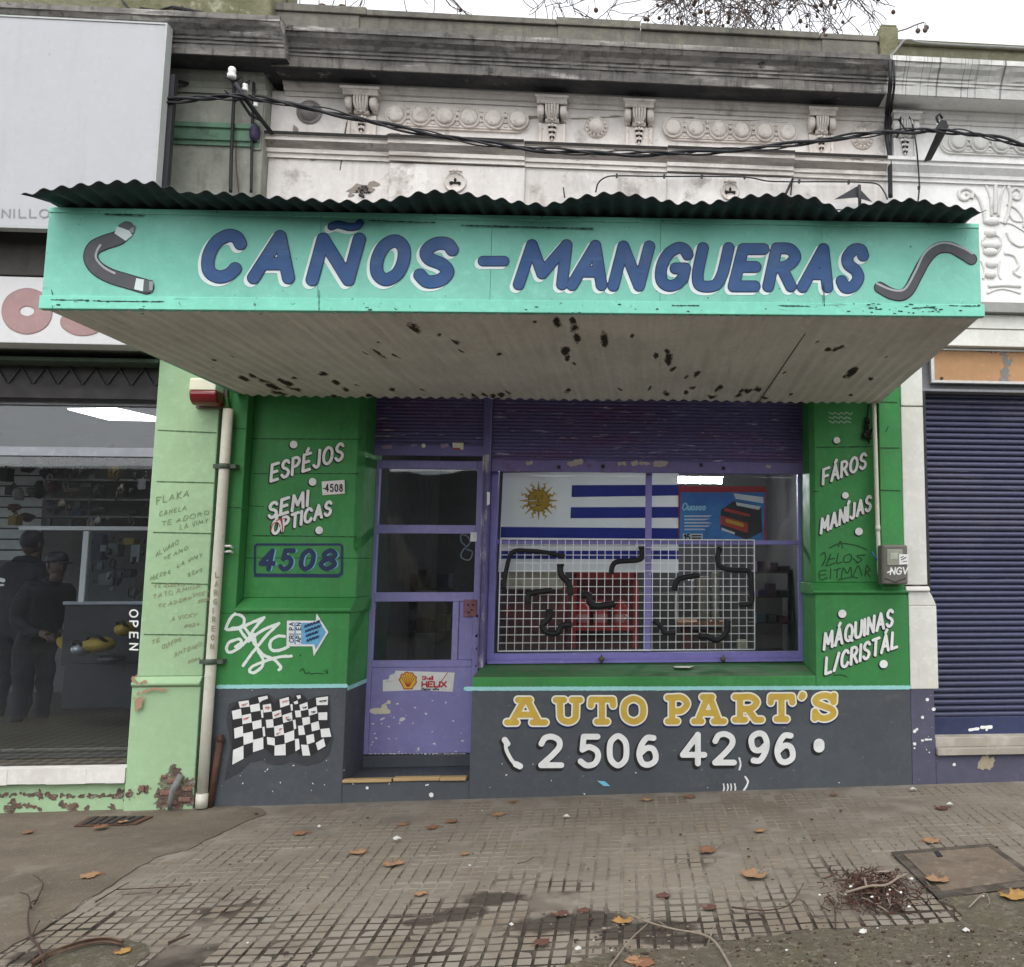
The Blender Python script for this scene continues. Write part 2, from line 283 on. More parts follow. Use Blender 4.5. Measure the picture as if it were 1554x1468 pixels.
# ---------------------------------------------------------------- brush lettering: strokes -> outline mesh by marching squares
FONT = {}
for l in """A .8 l0,0 .4,1 .8,0;l.15,.34 .65,.34
B .68 l0,0 0,1;s0,1 .4,.98 .58,.77 .4,.55 0,.53;s0,.53 .45,.5 .66,.27 .45,.02 0,0
C .75 s.73,.80 .6,.95 .38,.99 .12,.82 .02,.5 .1,.16 .34,.01 .58,.04 .74,.2
D .75 l0,0 0,1;s0,1 .4,.97 .72,.7 .72,.3 .4,.03 0,0
E .64 l.64,1 .04,1 0,0 .62,0;l.02,.52 .52,.52
F .64 l.64,1 0,1 0,0;l0,.5 .52,.5
G .78 s.74,.82 .6,.96 .38,.99 .12,.82 .02,.5 .1,.16 .34,.01 .6,.05 .76,.22;l.76,.2 .76,.46 .46,.46
H .7 l0,0 0,1;l.7,0 .7,1;l0,.5 .7,.5
I .02 l0,0 0,1
J .55 l.5,1 .5,.3;s.5,.3 .44,.06 .24,.0 .02,.16
K .7 l0,0 0,1;l.66,1 0,.45 .7,0
L .6 l0,1 0,0 .6,0
M .95 l0,0 .1,1 .46,.28 .86,1 .95,0
N .72 l0,0 .04,1 .68,0 .72,1
O .8 o.4,1 .1,.84 0,.5 .1,.16 .4,0 .7,.16 .8,.5 .7,.84 .4,1
P .64 l0,0 0,1;s0,1 .4,.98 .62,.75 .4,.5 0,.47
Q .8 o.4,1 .1,.84 0,.5 .1,.16 .4,0 .7,.16 .8,.5 .7,.84 .4,1;l.5,.24 .8,-.06
R .68 l0,0 0,1;s0,1 .4,.98 .62,.76 .4,.52 0,.5;l.28,.5 .68,0
S .64 s.62,.83 .48,.98 .22,.98 .05,.80 .14,.60 .46,.45 .63,.25 .5,.04 .22,0 .02,.17
T .7 l0,1 .7,1;l.35,1 .35,0
U .72 s0,1 0,.6 .02,.3 .12,.06 .36,0 .6,.06 .7,.3 .72,.6 .72,1
V .75 l0,1 .37,0 .75,1
W 1. l0,1 .25,0 .5,.7 .75,0 1,1
X .7 l0,0 .7,1;l0,1 .7,0
Y .7 l0,1 .35,.5 .7,1;l.35,.5 .35,0
Z .7 l0,1 .7,1 0,0 .7,0
0 .66 o.33,1 .06,.82 0,.5 .06,.18 .33,0 .6,.18 .66,.5 .6,.82 .33,1
1 .3 l0,.8 .25,1 .25,0
2 .66 s.03,.76 .14,.95 .36,1 .58,.88 .6,.66 .42,.42 .2,.2 .02,.03;l.02,.03 .66,.03
3 .6 s.02,.85 .2,1 .45,.95 .52,.75 .4,.55 .22,.52;s.22,.52 .5,.46 .58,.25 .42,.03 .18,.0 0,.15
4 .74 l.52,0 .52,1 0,.3 .74,.3
5 .62 l.58,1 .12,1 .08,.55;s.08,.55 .3,.64 .54,.52 .6,.3 .48,.06 .22,0 .02,.14
6 .64 s.54,.92 .3,.92 .1,.66 .03,.34 .14,.06 .36,0 .58,.12 .62,.32 .52,.54 .3,.57 .08,.4
7 .6 l0,1 .6,1 .2,0
8 .64 o.32,.55 .1,.66 .08,.84 .32,1 .56,.84 .54,.66 .32,.55 .06,.4 .02,.2 .32,0 .62,.2 .58,.4 .32,.55
9 .64 s.1,.08 .34,.08 .54,.34 .61,.66 .5,.94 .28,1 .06,.88 .02,.68 .12,.46 .34,.43 .56,.6
- .6 l0,.5 .6,.5
/ .45 l0,0 .45,1
. .02 l0,0 .01,0
' .1 s.1,1 .12,.9 .03,.78
+ .6 l0,.5 .6,.5;l.3,.2 .3,.8
a .5 s.45,.5 .2,.55 .02,.28 .2,0 .45,.25;l.47,.55 .47,0
e .5 s.04,.3 .46,.3 .4,.5 .2,.54 .02,.27 .2,0 .46,.1
h .5 l0,0 0,1;s0,.4 .2,.55 .44,.42 .46,0
l .02 l0,0 0,1
o .5 o.25,.55 .03,.42 .03,.13 .25,0 .47,.13 .47,.42 .25,.55
s .42 s.4,.47 .2,.55 .05,.42 .2,.3 .4,.15 .2,0 .0,.1
c .45 s.43,.42 .22,.55 .02,.28 .2,0 .43,.12
r .35 l0,0 0,.55;s0,.35 .15,.53 .33,.5
t .35 l.15,.9 .15,0;l0,.58 .35,.58
i .02 l0,0 0,.55;l0,.8 0,.82
u .5 s0,.55 .02,.15 .2,0 .45,.2;l.47,.55 .47,0
n .5 l0,0 0,.55;s0,.35 .22,.56 .45,.42 .46,0""".splitlines():
    k, w, d = l.split(' ', 2); FONT[k] = (float(w), d)
SLAB = {}
for l in """A .9 l.06,.05 .26,.05 .12,.05;l.16,.05 .44,.95;l.3,.95 .56,.95;l.5,.95 .76,.05;l.62,.05 .9,.05;l.28,.36 .64,.36
U .9 l0,.95 .3,.95;l.6,.95 .9,.95;s.15,.95 .16,.5 .2,.18 .45,.05 .7,.18 .74,.5 .75,.95
T .86 l.02,.95 .84,.95;l.02,.95 .0,.72;l.84,.95 .86,.72;l.43,.95 .43,.05;l.24,.05 .62,.05
O .85 o.42,.97 .14,.82 .06,.5 .14,.18 .42,.03 .7,.18 .78,.5 .7,.82 .42,.97
P .82 l0,.95 .3,.95;l.17,.95 .17,.05;l0,.05 .36,.05;s.17,.95 .55,.95 .76,.72 .55,.46 .17,.44
R .88 l0,.95 .3,.95;l.17,.95 .17,.05;l0,.05 .34,.05;s.17,.95 .55,.95 .74,.74 .55,.5 .17,.48;l.42,.48 .7,.05 .9,.05
S .74 s.66,.76 .54,.93 .34,.97 .12,.86 .1,.68 .34,.54 .62,.4 .66,.2 .46,.04 .24,.06 .08,.24;l.68,.97 .67,.7;l.06,.03 .07,.3
' .3 s.2,.95 .22,.84 .08,.68""".splitlines():
    k, w, d = l.split(' ', 2); SLAB[k] = (float(w), d)
def strokes(d):
    out = []
    for st in d.split(';'):
        pts = [tuple(map(float, q.split(','))) for q in st[1:].split()]
        out.append(pts if st[0] == 'l' else [tuple(q) for q in crom(pts, 5, st[0] == 'o')])
    return out
class Ink:
    """flat paint: strokes and polygons given as measured image points, laid on a real wall plane"""
    def __init__(s): s.seg = []; s.poly = []
    def stroke(s, pts, r, r1=None):
        n = len(pts)
        for i in range(n-1):
            rr = r if r1 is None else r+(r1-r)*i/max(1, n-2)
            s.seg.append((*pts[i], *pts[i+1], rr))
        return s
    def curve(s, pts, r, r1=None, k=6): return s.stroke([tuple(q) for q in crom(pts, k)], r, r1)
    def letter(s, ch, x0, x1, yt, yb, sh=0., r=3., font=FONT, dx=0, dy=0, slope=0., tilde=None):
        w, d = font[ch]; h = yb-yt-2*r; ss = strokes(d); W_ = x1-x0-2*r; lo_, hi_ = 0, 3*W_
        for _ in range(30):                                        # glyph width whose slanted outline fills the measured box
            wu = (lo_+hi_)/2; xs_ = [u/w*wu+v*h*sh for st in ss for u, v in st]
            if max(xs_)-min(xs_) > W_: hi_ = wu
            else: lo_ = wu
        mn = min(xs_)
        for st in ss:
            s.stroke([(x0+r+dx+u/w*wu+v*h*sh-mn, yb-r+dy-v*h+slope*(u/w*wu)) for u, v in st], r)
        return s
    def word(s, t, a, b, h, r, sh=0., font=FONT, gap=.24, sp=.45, xs=1.):
        """baseline from a to b (image points), cap height h in px"""
        adv = []; x = 0
        t2 = []
        for ch in t:
            acc = {'Á': 'A', 'É': 'E', 'Í': 'I', 'Ó': 'O', 'Ú': 'U', 'Ñ': 'N'}.get(ch)
            c = acc or ch
            if c == ' ': x += sp; continue
            w = font[c][0]; t2.append((c, x, w, acc and ch)); x += w+gap
        tot = max(1e-3, x-gap); kx = (b[0]-a[0])/tot; ky = (b[1]-a[1])/tot
        for c, x, w, acc in t2:
            ss = strokes(font[c][1])
            if acc == 'Ñ': ss.append([(w*.1, 1.2), (w*.35, 1.3), (w*.65, 1.2), (w*.9, 1.3)])
            elif acc: ss.append([(w*.45, 1.17), (w*.45+.14, 1.32)])
            for st in ss:
                s.stroke([(a[0]+(x+u)*kx+v*h*sh, a[1]+(x+u)*ky-v*h) for u, v in st], r)
        return s
    def dot(s, x, y, r): s.seg.append((x, y, x+.01, y, r)); return s
    def ngon(s, pts): s.poly.append(pts); return s
    def mesh(s, y, grow=0., dx=0., dy=0., step=1., proj=None, wob=0.):
        mb = MB(); pr = proj or (lambda a, b: P(a, b, y))
        groups = []
        if s.seg:
            A = np.array(s.seg); A[:, [0, 2]] += dx; A[:, [1, 3]] += dy; A[:, 4] += grow
            lo = np.minimum(A[:, :2], A[:, 2:4])-A[:, 4:5]; hi = np.maximum(A[:, :2], A[:, 2:4])+A[:, 4:5]
            x0, y0 = lo.min(0)-step*1.5; x1, y1 = hi.max(0)+step*1.5
            nx = int((x1-x0)/step)+2; ny = int((y1-y0)/step)+2
            Fd = np.full((ny, nx), -99.)
            gx = x0+np.arange(nx)*step; gy = y0+np.arange(ny)*step
            for (ax, ay, bx, by, r), l, h in zip(A, lo, hi):
                i0 = max(0, int((l[0]-x0)/step)-2); i1 = min(nx, int((h[0]-x0)/step)+3)
                j0 = max(0, int((l[1]-y0)/step)-2); j1 = min(ny, int((h[1]-y0)/step)+3)
                XX, YY = np.meshgrid(gx[i0:i1], gy[j0:j1]); dxx, dyy = bx-ax, by-ay; LL = dxx*dxx+dyy*dyy+1e-9
                t = np.clip(((XX-ax)*dxx+(YY-ay)*dyy)/LL, 0, 1)
                dd = r-np.hypot(XX-ax-t*dxx, YY-ay-t*dyy)
                Fd[j0:j1, i0:i1] = np.maximum(Fd[j0:j1, i0:i1], dd)
            if wob:
                for j in range(ny):
                    for i in range(nx):
                        if abs(Fd[j, i]) < 3: Fd[j, i] += wob*mnoise.noise((gx[i]*.22, gy[j]*.22, 3.3))
            ins = Fd > 0; code = ins[:-1, :-1]*1+ins[:-1, 1:]*2+ins[1:, 1:]*4+ins[1:, :-1]*8
            for j in range(ny-1):
                row = code[j]; i = 0
                nz = np.nonzero(row)[0]
                if len(nz) == 0: continue
                i = nz[0]
                while i <= nz[-1]:
                    c = row[i]
                    if c == 0: i += 1; continue
                    if c == 15:
                        k = i
                        while k < nx-1 and row[k] == 15: k += 1
                        q = [(gx[i], gy[j]), (gx[k], gy[j]), (gx[k], gy[j+1]), (gx[i], gy[j+1])]; i = k
                    else:
                        cs = [(i, j), (i+1, j), (i+1, j+1), (i, j+1)]; q = []
                        for n in range(4):
                            (a0, b0), (a1, b1) = cs[n], cs[(n+1) % 4]; f0, f1 = Fd[b0, a0], Fd[b1, a1]
                            if f0 > 0: q.append((gx[a0], gy[b0]))
                            if (f0 > 0) != (f1 > 0):
                                t = f0/(f0-f1); q.append((gx[a0]+(gx[a1]-gx[a0])*t, gy[b0]+(gy[b1]-gy[b0])*t))
                        i += 1
                    if len(q) > 2:
                        o = len(mb.v); mb.v += [tuple(pr(*p)) for p in q]; mb.f.append(list(range(o+len(q)-1, o-1, -1))); mb.mi.append(0); mb.sm.append(False)
        for pts in s.poly:
            mb.add([pr(a+dx, b+dy) for a, b in pts], [tuple(range(len(pts)-1, -1, -1))])
        return mb
def paint(name, ink, y, m, parent, grow=0., dx=0., dy=0., step=1., proj=None, wob=0.):
    return obj(name, ink.mesh(y, grow, dx, dy, step, proj, wob), m, parent, fix=False)
def zc(sc, ox, oy, pts): return [(ox+a/sc, oy+b/sc) for a, b in pts]

# ================================================================ ground
def gsheet(name, polypx, m, dz, kind='structure', sub=10, wob=.03, uneven=0.):
    """irregular sheet on the sloping ground, outline measured on the photograph"""
    pts = [G(*p) for p in polypx]; out = []
    for i in range(len(pts)):
        a, b = pts[i], pts[(i+1) % len(pts)]; n = max(1, int((b-a).length/.05))
        for k in range(n):
            q = a.lerp(b, k/n); w = mnoise.noise(Vector((q.x*9, q.y*9, 1)))*wob
            w2 = mnoise.noise(Vector((q.x*9, q.y*9, 7)))*wob
            x, y = q.x+w, min(q.y+w2, -.001); out.append((x, y, gz(x, y)+dz))
    n = len(out); mb = MB(); mb.add(out+[(x, y, z-.02) for x, y, z in out], [tuple(range(n))]+[(i, (i+1) % n, n+(i+1) % n, n+i) for i in range(n)]); o = obj(name, mb, m); o['kind'] = kind; return o

def tile_mat(kind):
    m, t, b = NT(('pavement_tiles', 'joint_soil')[kind]); N = t.nodes; L = t.links
    geo = N.new('ShaderNodeNewGeometry'); sx = N.new('ShaderNodeSeparateXYZ'); L.new(geo.outputs['Position'], sx.inputs[0])
    def mth(op, a, bb=None, c=None):
        n = N.new('ShaderNodeMath'); n.operation = op
        for i, q in enumerate((a, bb, c)):
            if q is None: continue
            if isinstance(q, (int, float)): n.inputs[i].default_value = q
            else: L.new(q, n.inputs[i])
        return n.outputs[0]
    def noise(sc, det=4., sd=0, rg=.6):
        n = N.new('ShaderNodeTexNoise'); n.inputs['Scale'].default_value = sc; n.inputs['Detail'].default_value = det; n.inputs['Roughness'].default_value = rg
        mp = N.new('ShaderNodeMapping'); mp.inputs[1].default_value = (sd, sd*2.3, 0); L.new(geo.outputs['Position'], mp.inputs[0]); L.new(mp.outputs[0], n.inputs['Vector']); return n.outputs[0]
    def rng(src, lo, hi, a=0., bb=1.):
        r = N.new('ShaderNodeMapRange'); r.inputs[1].default_value = lo; r.inputs[2].default_value = hi; r.inputs[3].default_value = a; r.inputs[4].default_value = bb
        L.new(src, r.inputs[0]); return r.outputs[0]
    def mix(f, a, c):
        x = N.new('ShaderNodeMix'); x.data_type = 'RGBA'
        L.new(f, x.inputs[0]) if not isinstance(f, float) else None
        if isinstance(a, tuple): x.inputs[6].default_value = (*a, 1)
        else: L.new(a, x.inputs[6])
        if isinstance(c, tuple): x.inputs[7].default_value = (*c, 1)
        else: L.new(c, x.inputs[7])
        return x.outputs[2]
    wx = mth('ADD', sx.outputs[0], mth('MULTIPLY', mth('SUBTRACT', noise(6, 2, 3), .5), .012)); wx = mth('ADD', wx, .012)
    wy = mth('ADD', sx.outputs[1], mth('MULTIPLY', mth('SUBTRACT', noise(6, 2, 8), .5), .012)); wy = mth('ADD', wy, .06)
    def groove(v, per, w0, w1):
        f = mth('PINGPONG', v, per/2)           # 0 at the joint
        return rng(f, w0, w1, 1., 0.)
    big = mth('MAXIMUM', groove(wx, .21, .005, .011), groove(wy, .21, .005, .011))
    small = mth('MAXIMUM', groove(wx, .07, .003, .0075), groove(wy, .07, .003, .0075))
    # earth in the grooves gives way to pale dust towards the house
    dirt = rng(mth('ADD', mth('MULTIPLY', sx.outputs[1], -.55), mth('MULTIPLY', noise(1.9, 6, 5), 2.2)), 1.95, 2.30)
    dark_n = rng(noise(2.6, 6, 21), .47, .57, .12, 1.)
    base = mix(rng(noise(1.1, 6, 2), .35, .68), (.192, .158, .118), (.132, .107, .079))
    tl = N.new('ShaderNodeTexWhiteNoise'); cv = N.new('ShaderNodeCombineXYZ')
    L.new(mth('FLOOR', mth('DIVIDE', wx, .21)), cv.inputs[0]); L.new(mth('FLOOR', mth('DIVIDE', wy, .21)), cv.inputs[1]); L.new(cv.outputs[0], tl.inputs['Vector'])
    base = mix(mth('MULTIPLY', tl.outputs['Value'], .6), base, (.185, .168, .142))
    base = mix(rng(noise(16, 5, 4), .5, .75, 0, .55), base, (.205, .182, .150))
    base = mix(rng(noise(60, 3, 6), .60, .72, 0, .5), base, (.10, .088, .075))
    base = mix(rng(noise(2.3, 5, 31), .56, .72, 0, .7), base, (.095, .080, .062))
    gcol = mix(dirt, (.21, .185, .152), (.036, .029, .022))
    amt_s = mth('MULTIPLY', small, mth('ADD', mth('MULTIPLY', mth('SUBTRACT', 1., dirt), .7), mth('MULTIPLY', dirt, mth('MULTIPLY', dark_n, 1.))))
    keep_b = rng(noise(2.2, 4, 14), .42, .58, .06, 1.)
    amt_b = mth('MULTIPLY', big, mth('MULTIPLY', keep_b, mth('ADD', .38, mth('MULTIPLY', dirt, .62))))
    if kind: c = mix(rng(noise(3.4, 6, 77), .42, .60, 0, .85), gcol, mix(dirt, (.13, .11, .088), (.115, .098, .078)))
    else: c = mix(mth('MULTIPLY', rng(noise(4, 5, 61), .48, .62, 0, .75), mth('SUBTRACT', 1., dirt)), base, (.165, .142, .113))   # dust lying on the tiles towards the house
    if not kind: c = mix(mth('MULTIPLY', dirt, rng(noise(2.4, 5, 71), .45, .62, 0, .6)), c, (.235, .218, .185))
    # wet earthy patches where soil was spilt over the tiles
    acc = None
    for (a_, b_, rx_, ry_) in ((752, 1362, .17, .10), (700, 1385, .12, .09), (860, 1402, .34, .13), (980, 1412, .26, .11), (640, 1398, .10, .05), (1020, 1425, .2, .08), (90, 1452, .2, .1)):
        q_ = G(a_, b_); ex = mth('DIVIDE', mth('SUBTRACT', sx.outputs[0], q_.x), rx_); ey = mth('DIVIDE', mth('SUBTRACT', sx.outputs[1], q_.y), ry_)
        e_ = mth('SUBTRACT', 1., mth('ADD', mth('MULTIPLY', ex, ex), mth('MULTIPLY', ey, ey))); acc = e_ if acc is None else mth('MAXIMUM', acc, e_)
    wet = rng(mth('ADD', acc, mth('MULTIPLY', mth('SUBTRACT', noise(7, 6, 51), .5), 2.4)), .0, .45, 0, .88); c = mix(wet, c, (.040, .032, .025))
    px = rng(noise(1.5, 4, 44), .64, .74, 0, .75); c = mix(mth('MULTIPLY', px, dirt), c, (.045, .036, .03))
    L.new(c, b.inputs['Base Color']); b.inputs['Roughness'].default_value = .85; b.inputs['Specular IOR Level'].default_value = .25
    hgt = mth('ADD', mth('MULTIPLY', noise(30, 5, 9), .35), mth('MULTIPLY', noise(120, 3, 19), .12))
    bp = N.new('ShaderNodeBump'); bp.inputs['Strength'].default_value = .7; bp.inputs['Distance'].default_value = .012
    L.new(hgt, bp.inputs['Height']); L.new(bp.outputs[0], b.inputs['Normal']); return m
tiles = tile_mat(0); soil = tile_mat(1)
concrete = mat('worn_concrete', (.135, .108, .080), .9, [((1.2, 3, 1), .42, .66, (.088, .070, .050), .9), (2.6, .55, .68, (.185, .158, .125), .6), (110, .60, .68, (.25, .22, .18), .7, 3), (7, .55, .72, (.165, .138, .108), .6), (50, .62, .72, (.10, .085, .07), .6), (3, .62, .74, (.175, .145, .11), .6)], (35, .4, .01))
dirt = mat('bare_earth', (.135, .115, .080), .95, [(2.2, .42, .62, (.080, .068, .046), .8), (5, .5, .66, (.115, .108, .060), .6), (24, .52, .66, (.20, .175, .135), .8), (40, .60, .68, (.05, .042, .03), .8), (90, .62, .70, (.26, .235, .19), .7), (1.6, .58, .72, (.13, .115, .085), .7)], (45, 1., .03))
asphalt = mat('asphalt', (.05, .05, .052), .9, [(60, .6, .7, (.09, .09, .09), .6)], (80, .5, .01))
struct('ground', MB().add([(-120, -120, -.30), (120, -120, -.30), (120, 120, -.30), (-120, 120, -.30)], [(0, 1, 2, 3)]), flatm('ground_earth', (.10, .09, .07), .95))
struct('road', MB().add([(-120, -14, -.27), (120, -14, -.27), (120, -4.7, -.27), (-120, -4.7, -.27)], [(0, 1, 2, 3)]), asphalt)
mb = MB()                                                       # sidewalk: earth bed with three by three pad tiles laid on it
X0, X1, Y0, Y1 = -14., 14., -4.3, 4.6
def near(x, y): return min(1, max(0, (-y-.75+.9*mnoise.noise(Vector((x*1.3, y*1.3, 5))))/.9))
nx, ny = 280, 72
vs = []
for j in range(ny+1):
    for i in range(nx+1):
        x, y = X0+(X1-X0)*i/nx, Y0+(0.02-Y0)*j/ny; k = near(x, y)
        vs.append((x, y, GA*x+GB*y-.0012-.0048*k-.0012*mnoise.noise(Vector((x*9, y*9, 2)))))
mb.add(vs, [(j*(nx+1)+i, j*(nx+1)+i+1, (j+1)*(nx+1)+i+1, (j+1)*(nx+1)+i) for j in range(ny) for i in range(nx)], 1)
TR = random.Random(8); T_ = .21
for ti in range(int(-7.2/T_), int(7.2/T_)+1):
    for tj in range(0, int(4.3/T_)+1):
        tx, ty = ti*T_-.012, -.075-tj*T_; cx_, cy_ = tx+T_/2, ty-T_/2; k = near(cx_, cy_)
        if cy_ < Y0+.1: continue
        dz_ = TR.gauss(0, .0012+.0012*k); ax_, ay_ = TR.gauss(0, .008*(.4+k)), TR.gauss(0, .008*(.4+k)); jx, jy = TR.gauss(0, .0016), TR.gauss(0, .0016); rot_ = TR.gauss(0, .006)
        if TR.random() < .05*k: dz_ -= .004
        for a in range(3):
            for b_ in range(3):
                if TR.random() < .012*k: continue                      # a pad broken away
                px_, py_ = cx_+(a-1)*.0680+jx, cy_+(b_-1)*.0680+jy; g = (.0632+.0010*(1-k))/2; dzp = TR.gauss(0, .0004)
                def pz(x, y): return GA*x+GB*y+dz_+dzp+ax_*(x-cx_)+ay_*(y-cy_)
                o = len(mb.v); e1, e2 = g, g-.0035
                ch = [TR.uniform(0, .0018) if TR.random() > .06*k else TR.uniform(.006, .016) for _ in range(4)]
                for (sx_, sy_), c_ in zip(((-1, -1), (1, -1), (1, 1), (-1, 1)), ch):
                    x, y = px_+sx_*e1-sy_*rot_*.1, py_+sy_*e1+sx_*rot_*.1; mb.v.append((x-sx_*c_*.6, y-sy_*c_*.6, pz(x, y)-.011))
                for (sx_, sy_), c_ in zip(((-1, -1), (1, -1), (1, 1), (-1, 1)), ch):
                    x, y = px_+sx_*(e2-c_), py_+sy_*(e2-c_); mb.v.append((x, y, pz(x, y)))
                mb.f += [[o+4, o+5, o+6, o+7], [o, o+1, o+5, o+4], [o+1, o+2, o+6, o+5], [o+2, o+3, o+7, o+6], [o+3, o, o+4, o+7]]; mb.mi += [0, 1, 1, 1, 1] if k > .25 else [0]*5; mb.sm += [False]*5
side_ = obj('sidewalk', mb, [tiles, soil], fix=False); side_['kind'] = 'structure'
mb = MB(); mb.prism([(-14, -4.62, GA*-14-.125), (14, -4.62, GA*14-.125), (14, -4.62, -.29), (-14, -4.62, -.29)], (0, .3, 0))
struct('kerb', mb, concrete)
gsheet('concrete_path', [(-260, 1255), (0, 1228), (200, 1225), (330, 1224), (395, 1226), (400, 1237), (350, 1258), (285, 1290), (231, 1304), (140, 1362), (54, 1418), (-10, 1450), (-400, 1475)], concrete, .0045, wob=.03)
gsheet('dirt_verge', [(820, 1500), (860, 1475), (920, 1452), (985, 1444), (1060, 1443), (1130, 1428), (1200, 1420), (1300, 1411), (1400, 1408), (1455, 1402), (1462, 1392), (1440, 1378), (1425, 1369), (1500, 1358), (1560, 1352), (1700, 1345), (2300, 1500), (2500, 1900), (600, 1900)], dirt, .012, wob=.05)
gsheet('tree_pit', [(40, 1480), (70, 1455), (105, 1440), (150, 1430), (190, 1428), (215, 1436), (228, 1448), (215, 1462), (200, 1500)], dirt, .010, wob=.03)

# sunken manhole with its own concrete lid
mh = thing('manhole_cover', G(1450, 1325), 'cracked concrete inspection cover sunk in the pavement beside the twig heap', 'manhole cover')
c4 = [G(1352, 1297), G(1503, 1284), G(1590, 1345), G(1424, 1368)]
mb = MB(); mb.prism([(p.x, p.y, gz(p.x, p.y)+.010) for p in c4], (0, 0, .004)); obj('frame', mb, mat('manhole_frame', (.055, .045, .036), .95, [(9, .45, .62, (.11, .09, .07), .8)], (40, .8, .012)), mh)
ctr = sum((Vector(p) for p in c4), Vector())/4
mb = MB(); mb.prism([(ctr.x+(p.x-ctr.x)*.84, ctr.y+(p.y-ctr.y)*.78, gz(p.x, p.y)+.0145) for p in c4], (0, 0, .006)); obj('lid', mb, mat('lid_concrete', (.155, .118, .085), .95, [(4, .45, .62, (.10, .08, .06), .8), (14, .52, .66, (.20, .165, .125), .7), (2.2, .56, .66, (.055, .045, .035), .85), (60, .6, .7, (.07, .06, .05), .6)], (30, .8, .012)), mh, .004)
q = [G(*p) for p in ((1417, 1300), (1424, 1299), (1431, 1307), (1423, 1308))]
mb = MB(); mb.prism([(p.x, p.y, gz(p.x, p.y)+.022) for p in q], (0, 0, .004)); obj('lifting_slot', mb, steel_dark, mh)
dc = thing('drain_cover', G(170, 1253), 'dark iron drain grating flush in the concrete below the light green pillar', 'drain cover')
c4 = [G(112, 1257), G(135, 1243), G(232, 1242), G(206, 1254)]
mb = MB(); mb.prism([(p.x, p.y, gz(p.x, p.y)+.008) for p in c4], (0, 0, .006)); obj('frame', mb, rust, dc)
ctr = sum((Vector(p) for p in c4), Vector())/4
mb = MB()
for k in range(6):
    t0, t1 = (k+.15)/6, (k+.7)/6
    a, b, c, d = [ctr+(Vector(p)-ctr)*.85 for p in c4]
    mb.prism([a.lerp(d, t0)+Vector((0, 0, .014)), b.lerp(c, t0)+Vector((0, 0, .014)), b.lerp(c, t1)+Vector((0, 0, .014)), a.lerp(d, t1)+Vector((0, 0, .014))], (0, 0, .006))
obj('grate', mb, steel_dark, dc)

# ================================================================ the auto parts shop
XL, XR = -2.70, 1.968
shop = thing('auto_parts_shop', (-.35, .3, 0), 'green and purple auto parts shop with old ornate white upper facade', 'building')
ZP = .70                                                          # painted line between grey plinth and green
z_line = lambda x: .722+(x+2.667)*(.666-.722)/4.627
def wallbox(name, x0, x1, y0, y1, z0, z1, m, parent=shop, bev=.004): return obj(name, MB().box(x0, x1, y0, y1, z0, z1), m, parent, bev)
def slopebox(x0, x1, y0, y1, za0, za1, zb0, zb1):
    mb = MB(); mb.add([(x0, y0, za0), (x1, y0, zb0), (x1, y1, zb0), (x0, y1, za0), (x0, y0, za1), (x1, y0, zb1), (x1, y1, zb1), (x0, y1, za1)],
                      [(3, 2, 1, 0), (4, 5, 6, 7), (0, 1, 5, 4), (1, 2, 6, 5), (2, 3, 7, 6), (3, 0, 4, 7)]); return mb
XA, XB = -1.845, -1.03                                            # door opening
# left pier
mb = slopebox(-2.70, XA, 0, .62, z_line(-2.7), 1.20, z_line(XA), 1.20)
mb.profx([(0, 1.2005), (-.022, 1.215), (-.022, 1.235), (.10, 1.30), (.62, 1.30), (.62, 1.2005)], -2.575, XA+.012)
mb.box(-2.70, -2.578, 0, .62, 1.2005, 2.98)                        # outer strip
mb.box(-2.5775, -1.838, .10, .62, 1.3005, 1.565)
pl = [(-2.5775, .10), (-1.872, .10), (-1.838, .165), (-1.838, .62), (-2.5775, .62)]
mb.profz(pl, 1.5655, 2.98)
mb.add([(-1.872, .10, 1.5652), (-1.838, .165, 1.5652), (-1.838, .10, 1.5652), (-1.872, .10, 1.66)], [(0, 1, 2), (0, 2, 3), (1, 3, 2)])
pier_l = obj('pier', mb, green, shop, .006)
mb = slopebox(-2.70, XA, 0, .62, -.25, z_line(-2.7)-.0005, -.25, z_line(XA)-.0005)
obj('pier_base', mb, gray, shop, .004)
# right pier
mb = slopebox(1.302, 1.966, 0, .62, z_line(1.302), 1.318, z_line(1.966), 1.318)
mb.profx([(0, 1.3185), (-.02, 1.33), (-.02, 1.345), (.10, 1.40), (.62, 1.40), (.62, 1.3185)], 1.285, 1.9655)
mb.box(1.782, 1.945, 0, .62, 1.3185, 2.98)
pl = [(1.332, .10), (1.7815, .10), (1.7815, .62), (1.300, .62), (1.300, .14)]
mb.profz(pl, 1.4005, 2.98)
pier_r = obj('pier', mb, green, shop, .006)
# base wall with sill
mb = MB(); mb.prism([(XB, 0, z_line(XB)-.0005), (1.966, 0, z_line(1.966)-.0005), (1.966, 0, -.25), (XB, 0, -.25)], (0, .62, 0))
base_wall = obj('base_wall', mb, gray, shop, .004)
mb = MB()
for (x0, x1) in ((XB, 1.3015),):
    mb.add([(x0, 0, z_line(x0)), (x1, 0, z_line(x1)), (x1, 0, .762), (x0, 0, .775), (x0, .62, .825), (x1, .62, .825), (x0, .62, z_line(x0)), (x1, .62, z_line(x1))],
           [(0, 1, 2, 3), (3, 2, 5, 4), (0, 3, 4, 6), (1, 7, 5, 2), (4, 5, 7, 6), (0, 6, 7, 1)], 0)
    mb.mi[-5] = 1
sill = obj('window_sill', mb, [green, green_ledge], shop, .006)
